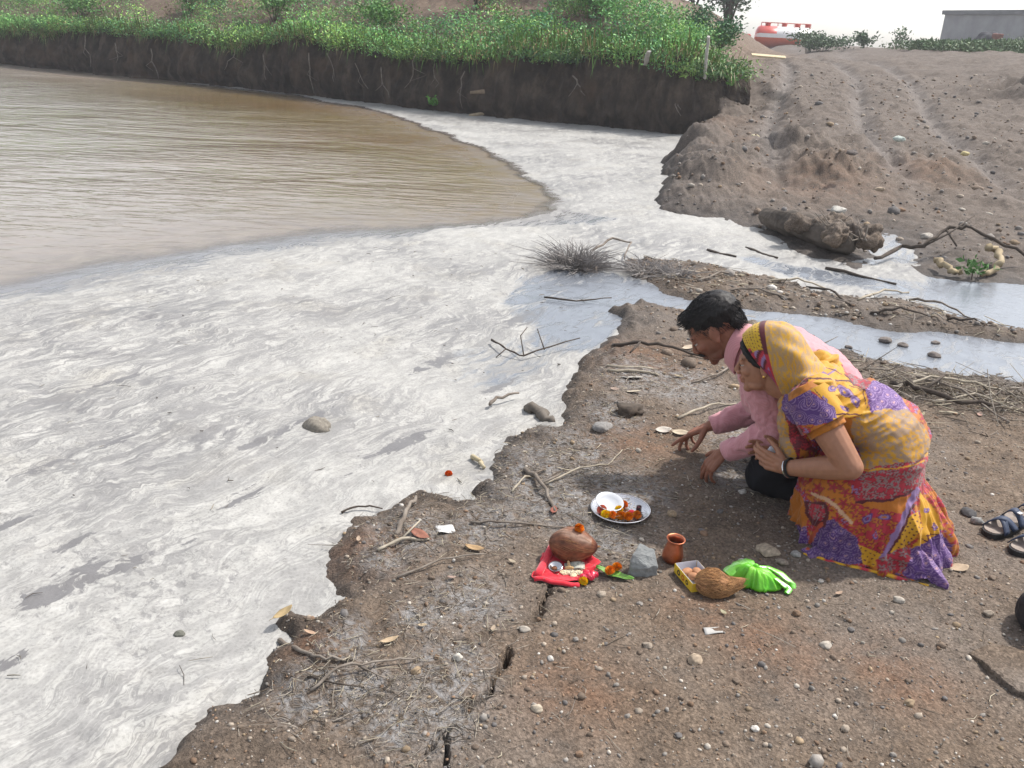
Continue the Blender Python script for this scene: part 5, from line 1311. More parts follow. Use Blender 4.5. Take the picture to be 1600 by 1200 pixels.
# printed marks on the near long side
for k, (x_, c_, s_) in enumerate([(.030, (.05, .04, .035), .0095), (.058, (.60, .14, .02), .0095), (.084, (.05, .04, .035), .008)]):
    mb = MB(); n_ = 20; ro, ri = s_, s_ * .45; v = []; f = []
    for i in range(n_):
        a = 2 * math.pi * i / n_; v += [(x_ + ro * math.cos(a), -sgn * .0012, bh * .5 + ro * math.sin(a)), (x_ + ri * math.cos(a), -sgn * .0012, bh * .5 + ri * math.sin(a))]
    for i in range(n_): j = (i + 1) % n_; f.append((2 * i, 2 * j, 2 * j + 1, 2 * i + 1))
    link('printed_ring', mb.add(v, f).mesh('printed_ring'), simple('print_ink', c_, None, 10, .6), box)
for k, (u_, w_, zz_) in enumerate([(.030, .35, .014), (.040, .72, .016), (.062, .45, .016)]):
    mb = MB(); mb.ell((0, 0, 0), (.021, .015, .012), nu=18, nv=12); me = mb.mesh('sweet'); v = verts_of(me); v *= (1 + .06 * fbm(v[:, 0] * 60, v[:, 1] * 60, v[:, 2] * 60, o=2, s=k))[:, None]; set_verts(me, v)
    wp = A_ + V_ * u_ + U_ * (w_ * lw) + Vector((0, 0, zz_))
    tag(link('sweet', me, simple('milk_sweet', (.46, .23, .12), (.36, .17, .085), 60, .7), None, wp, (0, 0, .6 + k)), ['brown oval sweet at the near left in the open box', 'brown oval sweet against the back wall of the open box', 'brown oval sweet in the middle of the box beside the hairy coconut'][k], 'sweet')
# hairy coconut leaning on the box
hc = G(1112, 930) + Vector((0, .012, .036))
hairy = empty('hairy_coconut', 'hairy coconut with a fibre tail leaning on the sweet box', 'coconut', hc, math.radians(-6))
mb = MB(); mb.ell((0, 0, 0), (.054, .044, .042)).ell((.035, .004, -.010), (.040, .028, .026)).tube([(.04, 0, -.008), (.075, .012, .002), (.100, .022, .012)], [.026, .018, .006], 10)
me = fuse(mb, .003, 3); v = verts_of(me); n_ = normals_of(me); an = np.arctan2(v[:, 2], v[:, 1]); v += n_ * (.002 * fbm(v[:, 0] * 30, an * 8, o=3, s=4))[:, None]; set_verts(me, v)
c_ = np.array((.30, .155, .075))[None] * (1 + .45 * fbm(v[:, 0] * 30, an * 9, o=3, s=14))[:, None]; set_col(me, np.clip(c_, 0, 1)); link('husk', me, attr_mat('husk', .95, .2, 90, .3, 1, 200, bdist=.003), hairy)
mb = MB(); r = np.random.default_rng(15)
def husk_r(x): return .044 * math.sqrt(max(.05, 1 - (x / .056) ** 2)) if x < .03 else max(.008, .036 - (x - .03) * .36)
for k in range(620):
    a = r.random() * 6.28; x0 = -.055 + .11 * r.random(); pts = []; ln = .02 + .04 * r.random(); dr = r.normal(0, .5)
    for i in range(5):
        x = x0 + ln * i / 4; rr_ = husk_r(x) * (1.02 + .03 * i * r.random()); tl = max(0, x - .05)
        pts.append((x, math.cos(a + dr * i / 4) * rr_ + tl * .3, math.sin(a + dr * i / 4) * rr_ * .95 + tl * .2 - (.006 if x > .02 else 0)))
    mb.tube(pts, [.0007, .0007, .0006, .0005, .0003], 3, cap=False, col=tuple(np.array((.40, .22, .10)) * (.55 + .8 * r.random())))
link('fibres', mb.mesh('fibres', True, True), attr_mat('coir_fibre', .9, .2, 50, .2), hairy)
# green plastic bag
kb = G(1178, 912) + Vector((0, .01, .055))
bag = empty('green_bag', 'bright green plastic bag knotted shut beside the hairy coconut', 'plastic bag', kb, 0)
bm_ = Mat('green_film', 0.40, 0.4); bc_ = bm_.ramp(bm_.noise(16, 4), [(0.35, (0.13, 0.58, 0.025)), (0.65, (0.24, 0.70, 0.05))])
bc_ = bm_.mix(bm_.ramp(bm_.noise(22, 3, vec=bm_.mapping((1, 1, 1), (0, 0, 1))), [(.60, 0), (.75, .5)]), bc_, (.52, .62, .12))
bm_.set(color=bc_, trans=0.25, normal=bm_.bump(bm_.noise(45, 4, .6, 1.0), .45, .004)); bm_ = bm_.m
n_, nr = 120, 26; v = []; f = []
for i in range(nr + 1):
    s_ = i / nr
    for k in range(n_):
        a = 2 * math.pi * k / n_
        R_ = .058 + .020 * math.cos(a + .5) * 0 + .016 * math.cos(2 * (a - 2.6)) + .010 * math.cos(a - 5.0)
        pl = float(.30 * fbm(np.array([math.cos(a) * 2.6 + 7]), np.array([math.sin(a) * 2.6]), np.array([s_ * 1.2]), o=3, s=6)[0]) + .05 * math.sin(a * 13 + 3 * math.sin(2 * a)) * (1 - .6 * s_)
        rr_ = R_ * (s_ ** .85) * (1 + pl * (.4 + .6 * s_)) + .004
        z = -.052 * s_ ** 1.8 + .010 * math.sin(s_ * 3.1) * (1 + .8 * math.cos(a - 3.4)) + .05 * pl * s_ * (1 - s_)
        if s_ > .93: rr_ *= 1 - (s_ - .93) * 2.2
        v.append((rr_ * math.cos(a), rr_ * math.sin(a) * .80 - .018 * s_, z))
for i in range(nr):
    for k in range(n_): f.append((i * n_ + k, i * n_ + (k + 1) % n_, (i + 1) * n_ + (k + 1) % n_, (i + 1) * n_ + k))
o = link('bag_body', MB().add(v, f).mesh('bag_body'), bm_, bag); o.modifiers.new('t', 'SOLIDIFY').thickness = .0006
def film(pts, w_, name, n=24, ripple=.25, seed=0):
    P = [Vector(p) for p in pts]; v = []; f = []; m_ = 10
    rr_ = np.random.default_rng(seed)
    for i in range(n + 1):
        t = i / n * (len(P) - 1); k = min(int(t), len(P) - 2); c = P[k].lerp(P[k + 1], t - k); tn = (P[k + 1] - P[k]).normalized(); sd = tn.cross(Vector((0, 0, 1))).normalized(); up = sd.cross(tn)
        ww = w_[0] + (w_[1] - w_[0]) * math.sin(math.pi * min(i / n, 1) * w_[2])
        for j in range(m_):
            a = 2 * math.pi * j / m_
            q = ww * (1 + ripple * math.sin(a * 3 + i * .4 + seed)); v.append(c + sd * math.cos(a) * q + up * math.sin(a) * q * .38)
    for i in range(n):
        for j in range(m_): f.append((i * m_ + j, i * m_ + (j + 1) % m_, (i + 1) * m_ + (j + 1) % m_, (i + 1) * m_ + j))
    return link(name, MB().add(v, f).mesh(name), bm_, bag)
def bl(px_, py_, h): q = G(px_, py_); return Vector((q.x, q.y, q.z + h)) - kb
film([(0, 0, .0), bl(1192, 912, .042), bl(1212, 920, .032), bl(1232, 926, .014), bl(1228, 930, .008)], (.006, .013, .9), 'handle', seed=1)
film([(0, 0, .002), bl(1196, 908, .050), bl(1218, 914, .038), bl(1236, 920, .020), bl(1238, 924, .010)], (.006, .012, .9), 'handle', seed=2)
film([(0, 0, .0), bl(1166, 902, .052), bl(1150, 902, .042), bl(1135, 906, .020)], (.007, .024, .75), 'bag_flap', ripple=.3, seed=3)
mb = MB(); mb.ell((0, 0, .003), (.009, .008, .008), nu=14, nv=9).ell((.006, -.003, .0), (.007, .006, .006), nu=12, nv=8); link('knot', fuse(mb, .001, 2), bm_, bag)
# sandals at the right
navy = simple('navy_strap', (.018, .028, .060), (.03, .045, .085), 60, .6, .4, bump=.3, bscale=200, bdist=.001)
blackr = simple('black_sole', (.015, .015, .017), (.03, .03, .03), 30, .8)
insole = simple('insole', (.33, .28, .24), (.22, .18, .16), 40, .8)
def sandal(toe, heel, label, side):
    a_, b_ = G(*toe), G(*heel); d = (b_ - a_); d.z = 0; L_ = .25
    e = empty('sandal', label, 'sandal', a_ + Vector((0, 0, .0)), math.atan2(d.y, d.x), 'pair of dark strap sandals')
    out = []
    for i in range(36):
        t = 2 * math.pi * i / 36; x = L_ / 2 * (1 - math.cos(t)); hw = .046 * (abs(math.sin(t)) ** .75) * (1.06 - .22 * x / L_) * (1 if math.sin(t) > 0 else -1); out.append((x, hw + side * .006 * math.sin(x / L_ * 3.1)))
    def slab(name, z0, z1, k, m):
        mb = MB(); cx, n_ = L_ / 2, len(out); v = [(cx + (x - cx) * k, y * k, z0 + .010 * (x / L_ > .7) * (z0 > .001)) for x, y in out] + [(cx + (x - cx) * k, y * k, z1 + .010 * sstep(.5, .8, x / L_)) for x, y in out]
        mb.add(v, [tuple(range(n_))[::-1], tuple(range(n_, 2 * n_))] + [(i, (i + 1) % n_, n_ + (i + 1) % n_, n_ + i) for i in range(n_)]); return link(name, mb.mesh(name, False), m, e)
    slab('sole', 0, .020, 1.0, blackr); slab('insole', .0201, .023, .93, insole)
    def strap(x0, x1, w_, h, y0=-.044, y1=.044, name='strap'):
        n_ = 14; v = []; f = []
        for i in range(n_ + 1):
            t = i / n_; y = y0 + (y1 - y0) * t; z = .018 + h * math.sin(math.pi * t); xc = x0 + (x1 - x0) * t
            v += [(xc - w_ / 2, y, z), (xc + w_ / 2, y, z + .004)]
        for i in range(n_): f.append((2 * i, 2 * i + 1, 2 * i + 3, 2 * i + 2))
        o = link(name, MB().add(v, f).mesh(name), navy, e); o.modifiers.new('t', 'SOLIDIFY').thickness = .004
    strap(.050, .105, .030, .036); strap(.105, .050, .030, .039); strap(.150, .150, .030, .052); strap(.222, .222, .022, .055, -.036, .036, 'heel_strap')
    mb = MB(); mb.box((.150, -.02, .066), (.018, .014, .004)); link('buckle', mb.mesh('buckle', False), steel, e)
sandal((1541, 840), (1606, 812), 'dark strap sandal with a pale insole at the right edge, the farther of the pair', 1)
sandal((1582, 868), (1650, 838), 'dark strap sandal cut by the right edge, the nearer of the pair', -1)
q = G(1614, 985) + Vector((0, 0, .05))
mb = MB(); mb.ell((0, 0, 0), (.045, .09, .062)).ell((.03, .02, .02), (.05, .07, .05)); me = fuse(mb, .006, 3); v = verts_of(me); v += normals_of(me) * (.004 * fbm(v[:, 0] * 30, v[:, 1] * 30, v[:, 2] * 30, o=3, s=2))[:, None]; set_verts(me, v)
e = empty('black_bag', 'black rounded bag showing only its side at the right edge', 'bag', q); link('bag_body', me, simple('black_cloth', (.016, .015, .018), (.03, .028, .03), 40, .7, bump=.4, bscale=100), e)
mb = MB(); mb.tube([(.0, -.05, .055), (.01, -.02, .085), (.02, .03, .09), (.03, .06, .06)], [.006] * 4, 8); link('strap', mb.mesh('strap'), blackr, e)
# ================================================================== PEOPLE
class Frame:
    """a person's own axes: x forward, y to their left, z up"""
    def __init__(s, O, f):
        s.O = np.array(O, float); f = np.array((f[0], f[1], 0.0)); s.f = f / np.linalg.norm(f); s.l = np.array((-s.f[1], s.f[0], 0))
        s.rz = math.atan2(s.f[1], s.f[0])
    def side(s, px_, py_, off):
        p0 = s.O + s.l * off; d = ray(px_, py_); C_ = np.array((0, 0, CAM_H))
        p = C_ + d * (np.dot(p0 - C_, s.l) / np.dot(d, s.l)); q = p - s.O
        return np.array((q @ s.f, q @ s.l, p[2]))

def hand(mb, wrist, dirF, palmN, thumb_side, curl=(20, 25, 20), s=1.0, spread=1.0, fr=1.0, per=(0, 0, 0, 0), thumb=(.55, .75, .35)):
    F = Vector(dirF).normalized(); N = Vector(palmN); N = (N - F * N.dot(F)).normalized(); S = F.cross(N).normalized()
    if S.dot(Vector(thumb_side)) < 0: S = -S
    w = Vector(wrist)
    offs = (.028, .0095, -.0095, -.027); plen = (.082, .086, .080, .072)
    L = ((.040, .024, .019), (.044, .027, .020), (.041, .025, .019), (.032, .019, .017))
    R_ = (.0082, .0085, .0080, .0070)
    mb.capsule(w - F * .012 * s, w + F * .03 * s, .021 * s, .020 * s)
    for k in range(4):
        kn = w + (F * plen[k] + S * offs[k] - N * .004) * s
        st = w + (F * .012 + S * offs[k] * .55) * s
        mb.capsule(st, kn, .0145 * s, .0112 * s)
        d = (F + S * offs[k] * 3.2 * spread).normalized(); p = kn; ang = 0
        ax = d.cross(N).normalized()
        for j in range(3):
            ang += math.radians(curl[j] + per[k])
            dd = d * math.cos(ang) + N * math.sin(ang); q = p + dd * L[k][j] * s
            mb.capsule(p, q, R_[k] * s * fr * (1.08 - .06 * j), R_[k] * s * fr * (1.02 - .10 * j)); p = q
    b = w + (F * .022 + S * .020 + N * .006) * s; d = (F * thumb[0] + S * thumb[1] + N * thumb[2]).normalized()
    q = b + d * .044 * s; mb.capsule(b, q, .0145 * s, .0105 * s)
    d2 = (d + F * .45 + N * .1).normalized(); q2 = q + d2 * .031 * s; mb.capsule(q, q2, .0105 * s, .0092 * s)
    d3 = (d2 + F * .3).normalized(); mb.capsule(q2, q2 + d3 * .024 * s, .0092 * s, .0072 * s)

def head_geo(mb, O, R3, s=1.0, female=False):
    def T(p): return Vector(O) + R3 @ (Vector(p) * s)
    def E(c, r, rot=None): mb.ell(T(c), [x * s for x in r], R3 @ rot if rot is not None else R3, nu=22, nv=16)
    E((-.015, 0, .030), (.098, .076, .088))
    E((.032, 0, -.025), (.060, .060, .085))
    E((.036, 0, -.072), (.052, .049 if female else .053, .038))
    E((.078, 0, -.098), (.018, .022, .016))
    E((.030, 0, -.086), (.055, .040, .024))
    E((.058, 0, -.086), (.034, .034, .022))
    E((.040, .036, -.078), (.030, .018, .020)); E((.040, -.036, -.078), (.030, .018, .020))
    mb.chain([T((.088, 0, .012)), T((.101, 0, -.008)), T((.110, 0, -.026))], [.008 * s, .009 * s, .0115 * s], 10)
    E((.1015, .0115, -.034), (.011, .008, .008)); E((.1015, -.0115, -.034), (.011, .008, .008))
    E((.078, 0, .022), (.017, .050, .012 if not female else .010))
    for q in (-1, 1):
        E((.066, q * .038, -.022), (.024, .022, .020))
        E((.0800, q * .031, .0080), (.0125, .0165, .0085))
        E((.0785, q * .031, -.0085), (.0120, .0155, .0065))
        rot = Matrix.Rotation(-.25, 3, 'Y') @ Matrix.Rotation(q * .35, 3, 'Z')
        E((-.006, q * .078, -.006), (.019, .007, .031), rot)
        E((-.002, q * .080, -.030), (.010, .006, .012), rot)
    E((.0935, 0, -.0565), (.0125, .024, .0068)); E((.0915, 0, -.0685), (.0125, .020, .0075))
    E((.084, 0, -.047), (.014, .022, .012))
    return T

def skin_paint(me, base, T=None, lip=None, shade=0.10, seed=0, beard=0.0):
    v = verts_of(me); c = np.array(base)[None] * (1 + shade * fbm(v[:, 0] * 60, v[:, 1] * 60, v[:, 2] * 60, o=3, s=seed))[:, None]
    if T is not None:
        def near(p, r): q = np.array(T(p)); return np.exp(-(((v - q) / r) ** 2).sum(1))
        m = np.maximum(np.maximum(near((.100, .010, -.062), .011), near((.100, -.010, -.062), .011)), near((.102, 0, -.062), .010))
        c += (np.array(lip) - c) * np.clip(m, 0, 1)[:, None] * .8
        if beard:
            for p in ((.07, .035, -.08), (.07, -.035, -.08), (.085, 0, -.095), (.04, .052, -.06), (.04, -.052, -.06), (.09, .02, -.05), (.09, -.02, -.05)):
                c *= (1 - beard * near(p, .024))[:, None]
    set_col(me, np.clip(c, 0, 1))

def skin_mat(name):
    m = Mat(name, .55, .35); m.set(color=m.attr('Col', True), sss=.12, normal=m.bump(m.noise(260, 4), .15, .001))
    m.b.inputs['Subsurface Radius'].default_value = (.6, .25, .12); m.b.inputs['Subsurface Scale'].default_value = .008
    return m.m
hair_m = Mat('black_hair', .55, .3); hair_m.set(color=(.012, .010, .010), normal=hair_m.bump(hair_m.noise(240, 3, vec=hair_m.mapping((1, .25, 1))), .5, .003)); hair_m = hair_m.m

def eyes_brows(T, s, parent, R3, brow_r=.0035, lidded=.55):
    ew = attr_mat('eye', .15, .5, 20, 0.0)
    for q in (-1, 1):
        mb = MB(); mb.ell((0, 0, 0), (.0115 * s,) * 3, R3, nu=20, nv=14); me = mb.mesh('eye'); v = verts_of(me)
        d = np.array(R3 @ Vector((.93, q * .20, -.30)).normalized()); k = v @ d / (.0115 * s)
        c = np.where((k > .80)[:, None], np.array((.03, .015, .01)), np.array((.45, .40, .37))); set_col(me, c)
        link('eye', me, ew, parent, T((.0785, q * .031, .000)))
        mb = MB(); pts = [T((.083 - .9 * abs(y - .031) ** 1.4 * 2.2, q * y, .026 - 6 * (y - .030) ** 2)) for y in (.012, .020, .030, .040, .050)]
        mb.tube(pts, [brow_r * s * x for x in (.8, 1.1, 1.0, .8, .35)], 6); link('eyebrow', mb.mesh('eyebrow'), hair_m, parent)
        mb = MB(); pts = [T((.0915 - 30 * (y - .031) ** 2, q * y, .0005)) for y in (.018, .025, .031, .038, .045)]
        mb.tube(pts, [.0012 * s] * 5, 5); link('eyelash', mb.mesh('eyelash'), hair_m, parent)

# ------------------------------------------------------------------ the man
FM = Frame((1.1, 3.07, 0), (-.957, .29))
FM.O[2] = gz(1.0, 3.05)
man = empty('person', 'man in a pink striped shirt crouching and reaching both hands to the ground', 'person', FM.O, FM.rz)
PM = math.radians(47); RM = Matrix(((math.cos(PM), 0, math.sin(PM)), (0, 1, 0), (-math.sin(PM), 0, math.cos(PM))))
OM = (.372, 0, .564)
mb = MB(); TM = head_geo(mb, OM, RM, 1.0)
mb.chain([TM((-.02, 0, -.03)), TM((-.022, 0, -.085)), (.265, 0, .515), (.20, 0, .48)], [.060, .056, .060, .070], 14)
MSH = {1: (.19, .175, .475), -1: (.19, -.175, .475)}
MEL = {1: (.095, .195, .275), -1: (.165, -.185, .205)}
MWR = {1: (.268, .150, .138), -1: (.345, -.125, .118)}
for q in (1, -1):
    mb.chain([(.18, 0, .47), MSH[q], MEL[q]], [.05, .040, .034], 10)
    mb.chain([MEL[q], tuple(np.array(MEL[q]) * .4 + np.array(MWR[q]) * .6), MWR[q]], [.034, .031, .022], 12)
hand(mb, MWR[1], (.50, -.02, -.86), (-.72, -.50, -.40), (0.2, -1, 0), (14, 18, 14), 1.0, 1.5, .96, (4, 0, 4, 10), (.5, .75, .2))
hand(mb, MWR[-1], (.80, .0, -.55), (-.5, .15, -.85), (.2, 1, 0), (12, 14, 12), 1.0, 1.3, .96, (-8, 8, 18, 26), (.5, .6, .5))
mb.chain([(.18, 0, .47), (.05, 0, .44), (-.08, 0, .36)], [.05, .06, .07], 10)
for q in (1, -1):
    mb.chain([(-.10, q * .08, .28), (.10, q * .13, .09), (-.12, q * .12, .06), (-.20, q * .12, .045)], [.05, .04, .03, .03], 10)
me = fuse(mb, .003, 4, .45); skin_paint(me, (.25, .105, .065), TM, (.13, .05, .045), beard=.35, seed=3)
link('body', me, skin_mat('brown_skin_dark'), man)
eyes_brows(TM, 1.0, man, RM, .0042)
# hair: shell and strands
mb = MB(); mb.ell(TM((-.030, 0, .048)), (.104, .0815, .082), RM, nu=40, nv=26); mb.ell(TM((.040, 0, .095)), (.040, .055, .026), RM); mb.ell(TM((-.085, 0, -.01)), (.030, .062, .045), RM)
me = fuse(mb, .004, 2); v = verts_of(me); n_ = normals_of(me); v += n_ * (.0022 * fbm(v[:, 0] * 60, v[:, 1] * 60, v[:, 2] * 60, o=2, s=5))[:, None]; set_verts(me, v)
link('hair', me, hair_m, man)
r = np.random.default_rng(21); pick = r.integers(0, len(v), 3600); Minv = np.array(RM).T
mb = MB()
for i in pick:
    c = Minv @ (v[i] - np.array(OM)); p = Vector(v[i]); nn = Vector(n_[i])
    fl = Vector(RM @ Vector((.55 if c[2] > .04 else -.15, r.normal(0, .3), -.55 if c[2] < .06 else .05))); d = (nn * .10 + fl * .9).normalized()
    ln = .012 + .012 * r.random(); mb.tube([p - nn * .001, p + d * ln * .6, p + (d + fl * .7 - nn * .25).normalized() * ln], [.0010, .0008, .0003], 3, cap=False)
link('hair_strands', mb.mesh('hair_strands', False), hair_m, man)
mb = MB()
for q in (-1, 1): mb.tube([TM((.1045, 0, -.0475)), TM((.103, q * .010, -.0475)), TM((.097, q * .020, -.050)), TM((.088, q * .029, -.056))], [(.006, .007), (.0065, .008), (.006, .0065), (.003, .0035)], 8)
link('moustache', fuse(mb, .0012, 2), hair_m, man)
# shirt
pk = Mat('pink_stripe_cotton', .8, .25)
wv = pk.n('ShaderNodeTexWave', wave_type='BANDS', bands_direction='Y', wave_profile='SIN'); pk.L(pk.obj(), wv.inputs['Vector']); wv.inputs['Scale'].default_value = 75; wv.inputs['Distortion'].default_value = .6; wv.inputs['Detail'].default_value = 1
pkc = pk.mix(pk.ramp(wv.outputs['Fac'], [(.35, 0), (.65, 1)]), (.53, .245, .27), (.56, .275, .30))
pk.set(color=pkc, sheen=.2, normal=pk.bump(pk.noise(9, 4, .6, .6), .5, .02)); pkm = pk.m
mb = MB()
mb.tube([(.265, 0, .515), (.225, 0, .500), (.17, 0, .494), (.09, 0, .486), (.02, 0, .458), (-.05, 0, .410), (-.11, 0, .345), (-.14, 0, .27)], [(.075, .075), (.098, .12), (.108, .192), (.112, .19), (.114, .18), (.115, .175), (.118, .172), (.11, .16)], 28, up=(0, 0, 1))
mb.ell((.185, .15, .475), (.075, .075, .075)); mb.ell((.185, -.15, .475), (.075, .075, .075))
mb.ell((.15, 0, .37), (.10, .14, .13))
for q in (1, -1):
    a_, e_, w_ = [np.array(x) for x in (MSH[q], MEL[q], MWR[q])]; cf = w_ + (e_ - w_) * .06
    mb.chain([tuple(a_), tuple(a_ * .5 + e_ * .5), tuple(e_)], [.072, .060, .054], 14)
    mb.tube([tuple(e_ + (e_ - w_) * .12), tuple(e_), tuple(e_ * .6 + cf * .4), tuple(e_ * .15 + cf * .85), tuple(cf)], [.044, .053, .049, .040, .036], 16)
me = fuse(mb, .0045, 8, .5); v = verts_of(me); n_ = normals_of(me)
def wr(v, k, s): return 1 - np.abs(fbm(v[:, 0] * k, v[:, 1] * k * .8, v[:, 2] * k, o=2, s=s)) * 2
armm = np.exp(-(np.minimum(np.linalg.norm(v - np.array(MEL[1]), axis=1), np.linalg.norm(v - np.array(MEL[-1]), axis=1)) / .10) ** 2)
v += n_ * (.006 * wr(v, 9, 31) + .008 * armm * wr(v, 24, 32) + .0025 * wr(v, 30, 33))[:, None]; set_verts(me, v)
sh = link('shirt', me, pkm, man)
mb = MB(); cen = Vector((.290, 0, .512)); ax1 = Vector((-.16, 0, .98)).normalized(); nk = Vector((-.86, 0, -.35)).normalized(); pts = []
for i in range(29):
    a = math.pi * 2 * i / 28; pts.append(cen + ax1 * math.cos(a) * .088 + Vector((0, 1, 0)) * math.sin(a) * .080 + nk * (.010 * math.cos(2 * a)))
v = []; f = []
for i, p in enumerate(pts[:-1]):
    out = (p - cen).normalized()
    for j, (h_, o_) in enumerate([(-.020, -.012), (.0, -.002), (.014, .006), (.030, .010)]): v.append(p + nk * h_ + out * o_)
for i in range(28):
    for j in range(3): f.append((i * 4 + j, i * 4 + j + 1, ((i + 1) % 28) * 4 + j + 1, ((i + 1) % 28) * 4 + j))
o = link('collar', MB().add(v, f).mesh('collar'), pkm, sh); o.modifiers.new('t', 'SOLIDIFY').thickness = .003; o.modifiers.new('s', 'SUBSURF').levels = 1
for q in (1, -1):
    a_, e_, w_ = [np.array(x) for x in (MSH[q], MEL[q], MWR[q])]; cf = w_ + (e_ - w_) * .05; d = (e_ - cf) / np.linalg.norm(e_ - cf)
    mb = MB(); mb.tube([tuple(cf - d * .004), tuple(cf), tuple(cf + d * .05), tuple(cf + d * .056)], [.030, .0385, .0415, .036], 20); link('cuff', mb.mesh('cuff'), pkm, sh)
# trousers
mb = MB()
mb.ell((-.12, 0, .27), (.13, .175, .14))
for q in (1, -1):
    mb.tube([(-.12, q * .09, .25), (-.02, q * .12, .19), (.07, q * .145, .13), (.125, q * .15, .085)], [.105, .092, .080, .072], 16)
    mb.ell((.115, q * .15, .078), (.062, .066, .070))
    mb.tube([(.11, q * .15, .060), (0, q * .145, .058), (-.12, q * .135, .060), (-.21, q * .13, .055)], [.060, .062, .058, .050], 14)
me = fuse(mb, .006, 6); v = verts_of(me); n_ = normals_of(me); v += n_ * (.005 * wr(v, 14, 41))[:, None]; v[:, 2] = np.maximum(v[:, 2], -.004); set_verts(me, v)
link('trousers', me, simple('black_trousers', (.018, .018, .022), (.012, .012, .015), 20, .85, .2, bump=.3, bscale=60), man)
for q in (1, -1):
    mb = MB(); mb.ell((-.25, q * .13, .045), (.075, .042, .032)).ell((-.31, q * .13, .03), (.04, .04, .022)); link('shoe', fuse(mb, .005, 3), blackr, man)

# ------------------------------------------------------------------ the woman
FW = Frame((1.286, 2.69, 0), (-.92, .39))
FW.O[2] = gz(1.25, 2.69) - .004
wom = empty('person', 'woman in a yellow and purple patterned sari kneeling with her head covered', 'person', FW.O, FW.rz)
PW = math.radians(15); RW = Matrix(((math.cos(PW), 0, math.sin(PW)), (0, 1, 0), (-math.sin(PW), 0, math.cos(PW))))
OW = (.456, 0, .558); SW = .95
mb = MB(); TW = head_geo(mb, OW, RW, SW, True)
mb.chain([TW((-.02, 0, -.03)), TW((-.026, 0, -.09)), (.375, 0, .475), (.30, 0, .49)], [.052, .048, .050, .060], 14)
WSH = {1: (.285, .165, .505), -1: (.295, -.165, .505)}
WEL = {1: (.128, .225, .332), -1: (.16, -.22, .33)}
WWR = {1: (.322, .125, .236), -1: (.335, -.055, .215)}
for q in (1, -1):
    a_, e_, w_ = [np.array(x) for x in (WSH[q], WEL[q], WWR[q])]
    mb.chain([(.30, 0, .49), WSH[q]], [.06, .055], 12)
    mb.chain([tuple(a_), tuple(a_ * .5 + e_ * .5), tuple(e_)], [.054, .050, .041], 16)
    mb.chain([tuple(e_), tuple(e_ * .65 + w_ * .35), tuple(w_)], [.041, .040, .0255], 16)
hand(mb, WWR[1], (.95, -.28, .08), (-.25, -.95, -.05), (0, 0, 1), (16, 28, 20), .92, .8, 1.0, (0, 2, 4, 8), (.75, .55, .25))
hand(mb, WWR[-1], (.93, .25, .02), (.2, .95, .05), (0, 0, 1), (10, 14, 12), .92, .8, 1.0, (0, 2, 4, 8), (.75, .55, .25))
mb.chain([(.30, 0, .49), (.16, 0, .46), (.03, 0, .36)], [.06, .07, .09], 10)
for q in (1, -1): mb.chain([(.02, q * .08, .28), (.20, q * .10, .10), (-.05, q * .10, .07), (-.16, q * .10, .05)], [.07, .05, .04, .03], 10)
me = fuse(mb, .003, 4, .45); skin_paint(me, (.34, .165, .10), TW, (.33, .09, .075), seed=8)
link('body', me, skin_mat('brown_skin'), wom)
eyes_brows(TW, SW, wom, RW, .0026)
mb = MB(); mb.ell(TW((-.026, 0, .040)), (.094, .077, .077), RW, nu=40, nv=26); mb.ell(TW((-.085, 0, -.02)), (.042, .045, .045), RW)
for q in (-1, 1): mb.chain([TW(p_) for p_ in ((.074, q * .018, .078), (.066, q * .040, .062), (.050, q * .058, .036), (.028, q * .069, .012), (.004, q * .072, .0))], [.010, .0125, .0135, .012, .011], 12)
me = fuse(mb, .004, 2); v = verts_of(me); n_ = normals_of(me); v += n_ * (.0015 * fbm(v[:, 0] * 120, v[:, 1] * 120, v[:, 2] * 120, o=2, s=5))[:, None]; set_verts(me, v); link('hair', me, hair_m, wom)

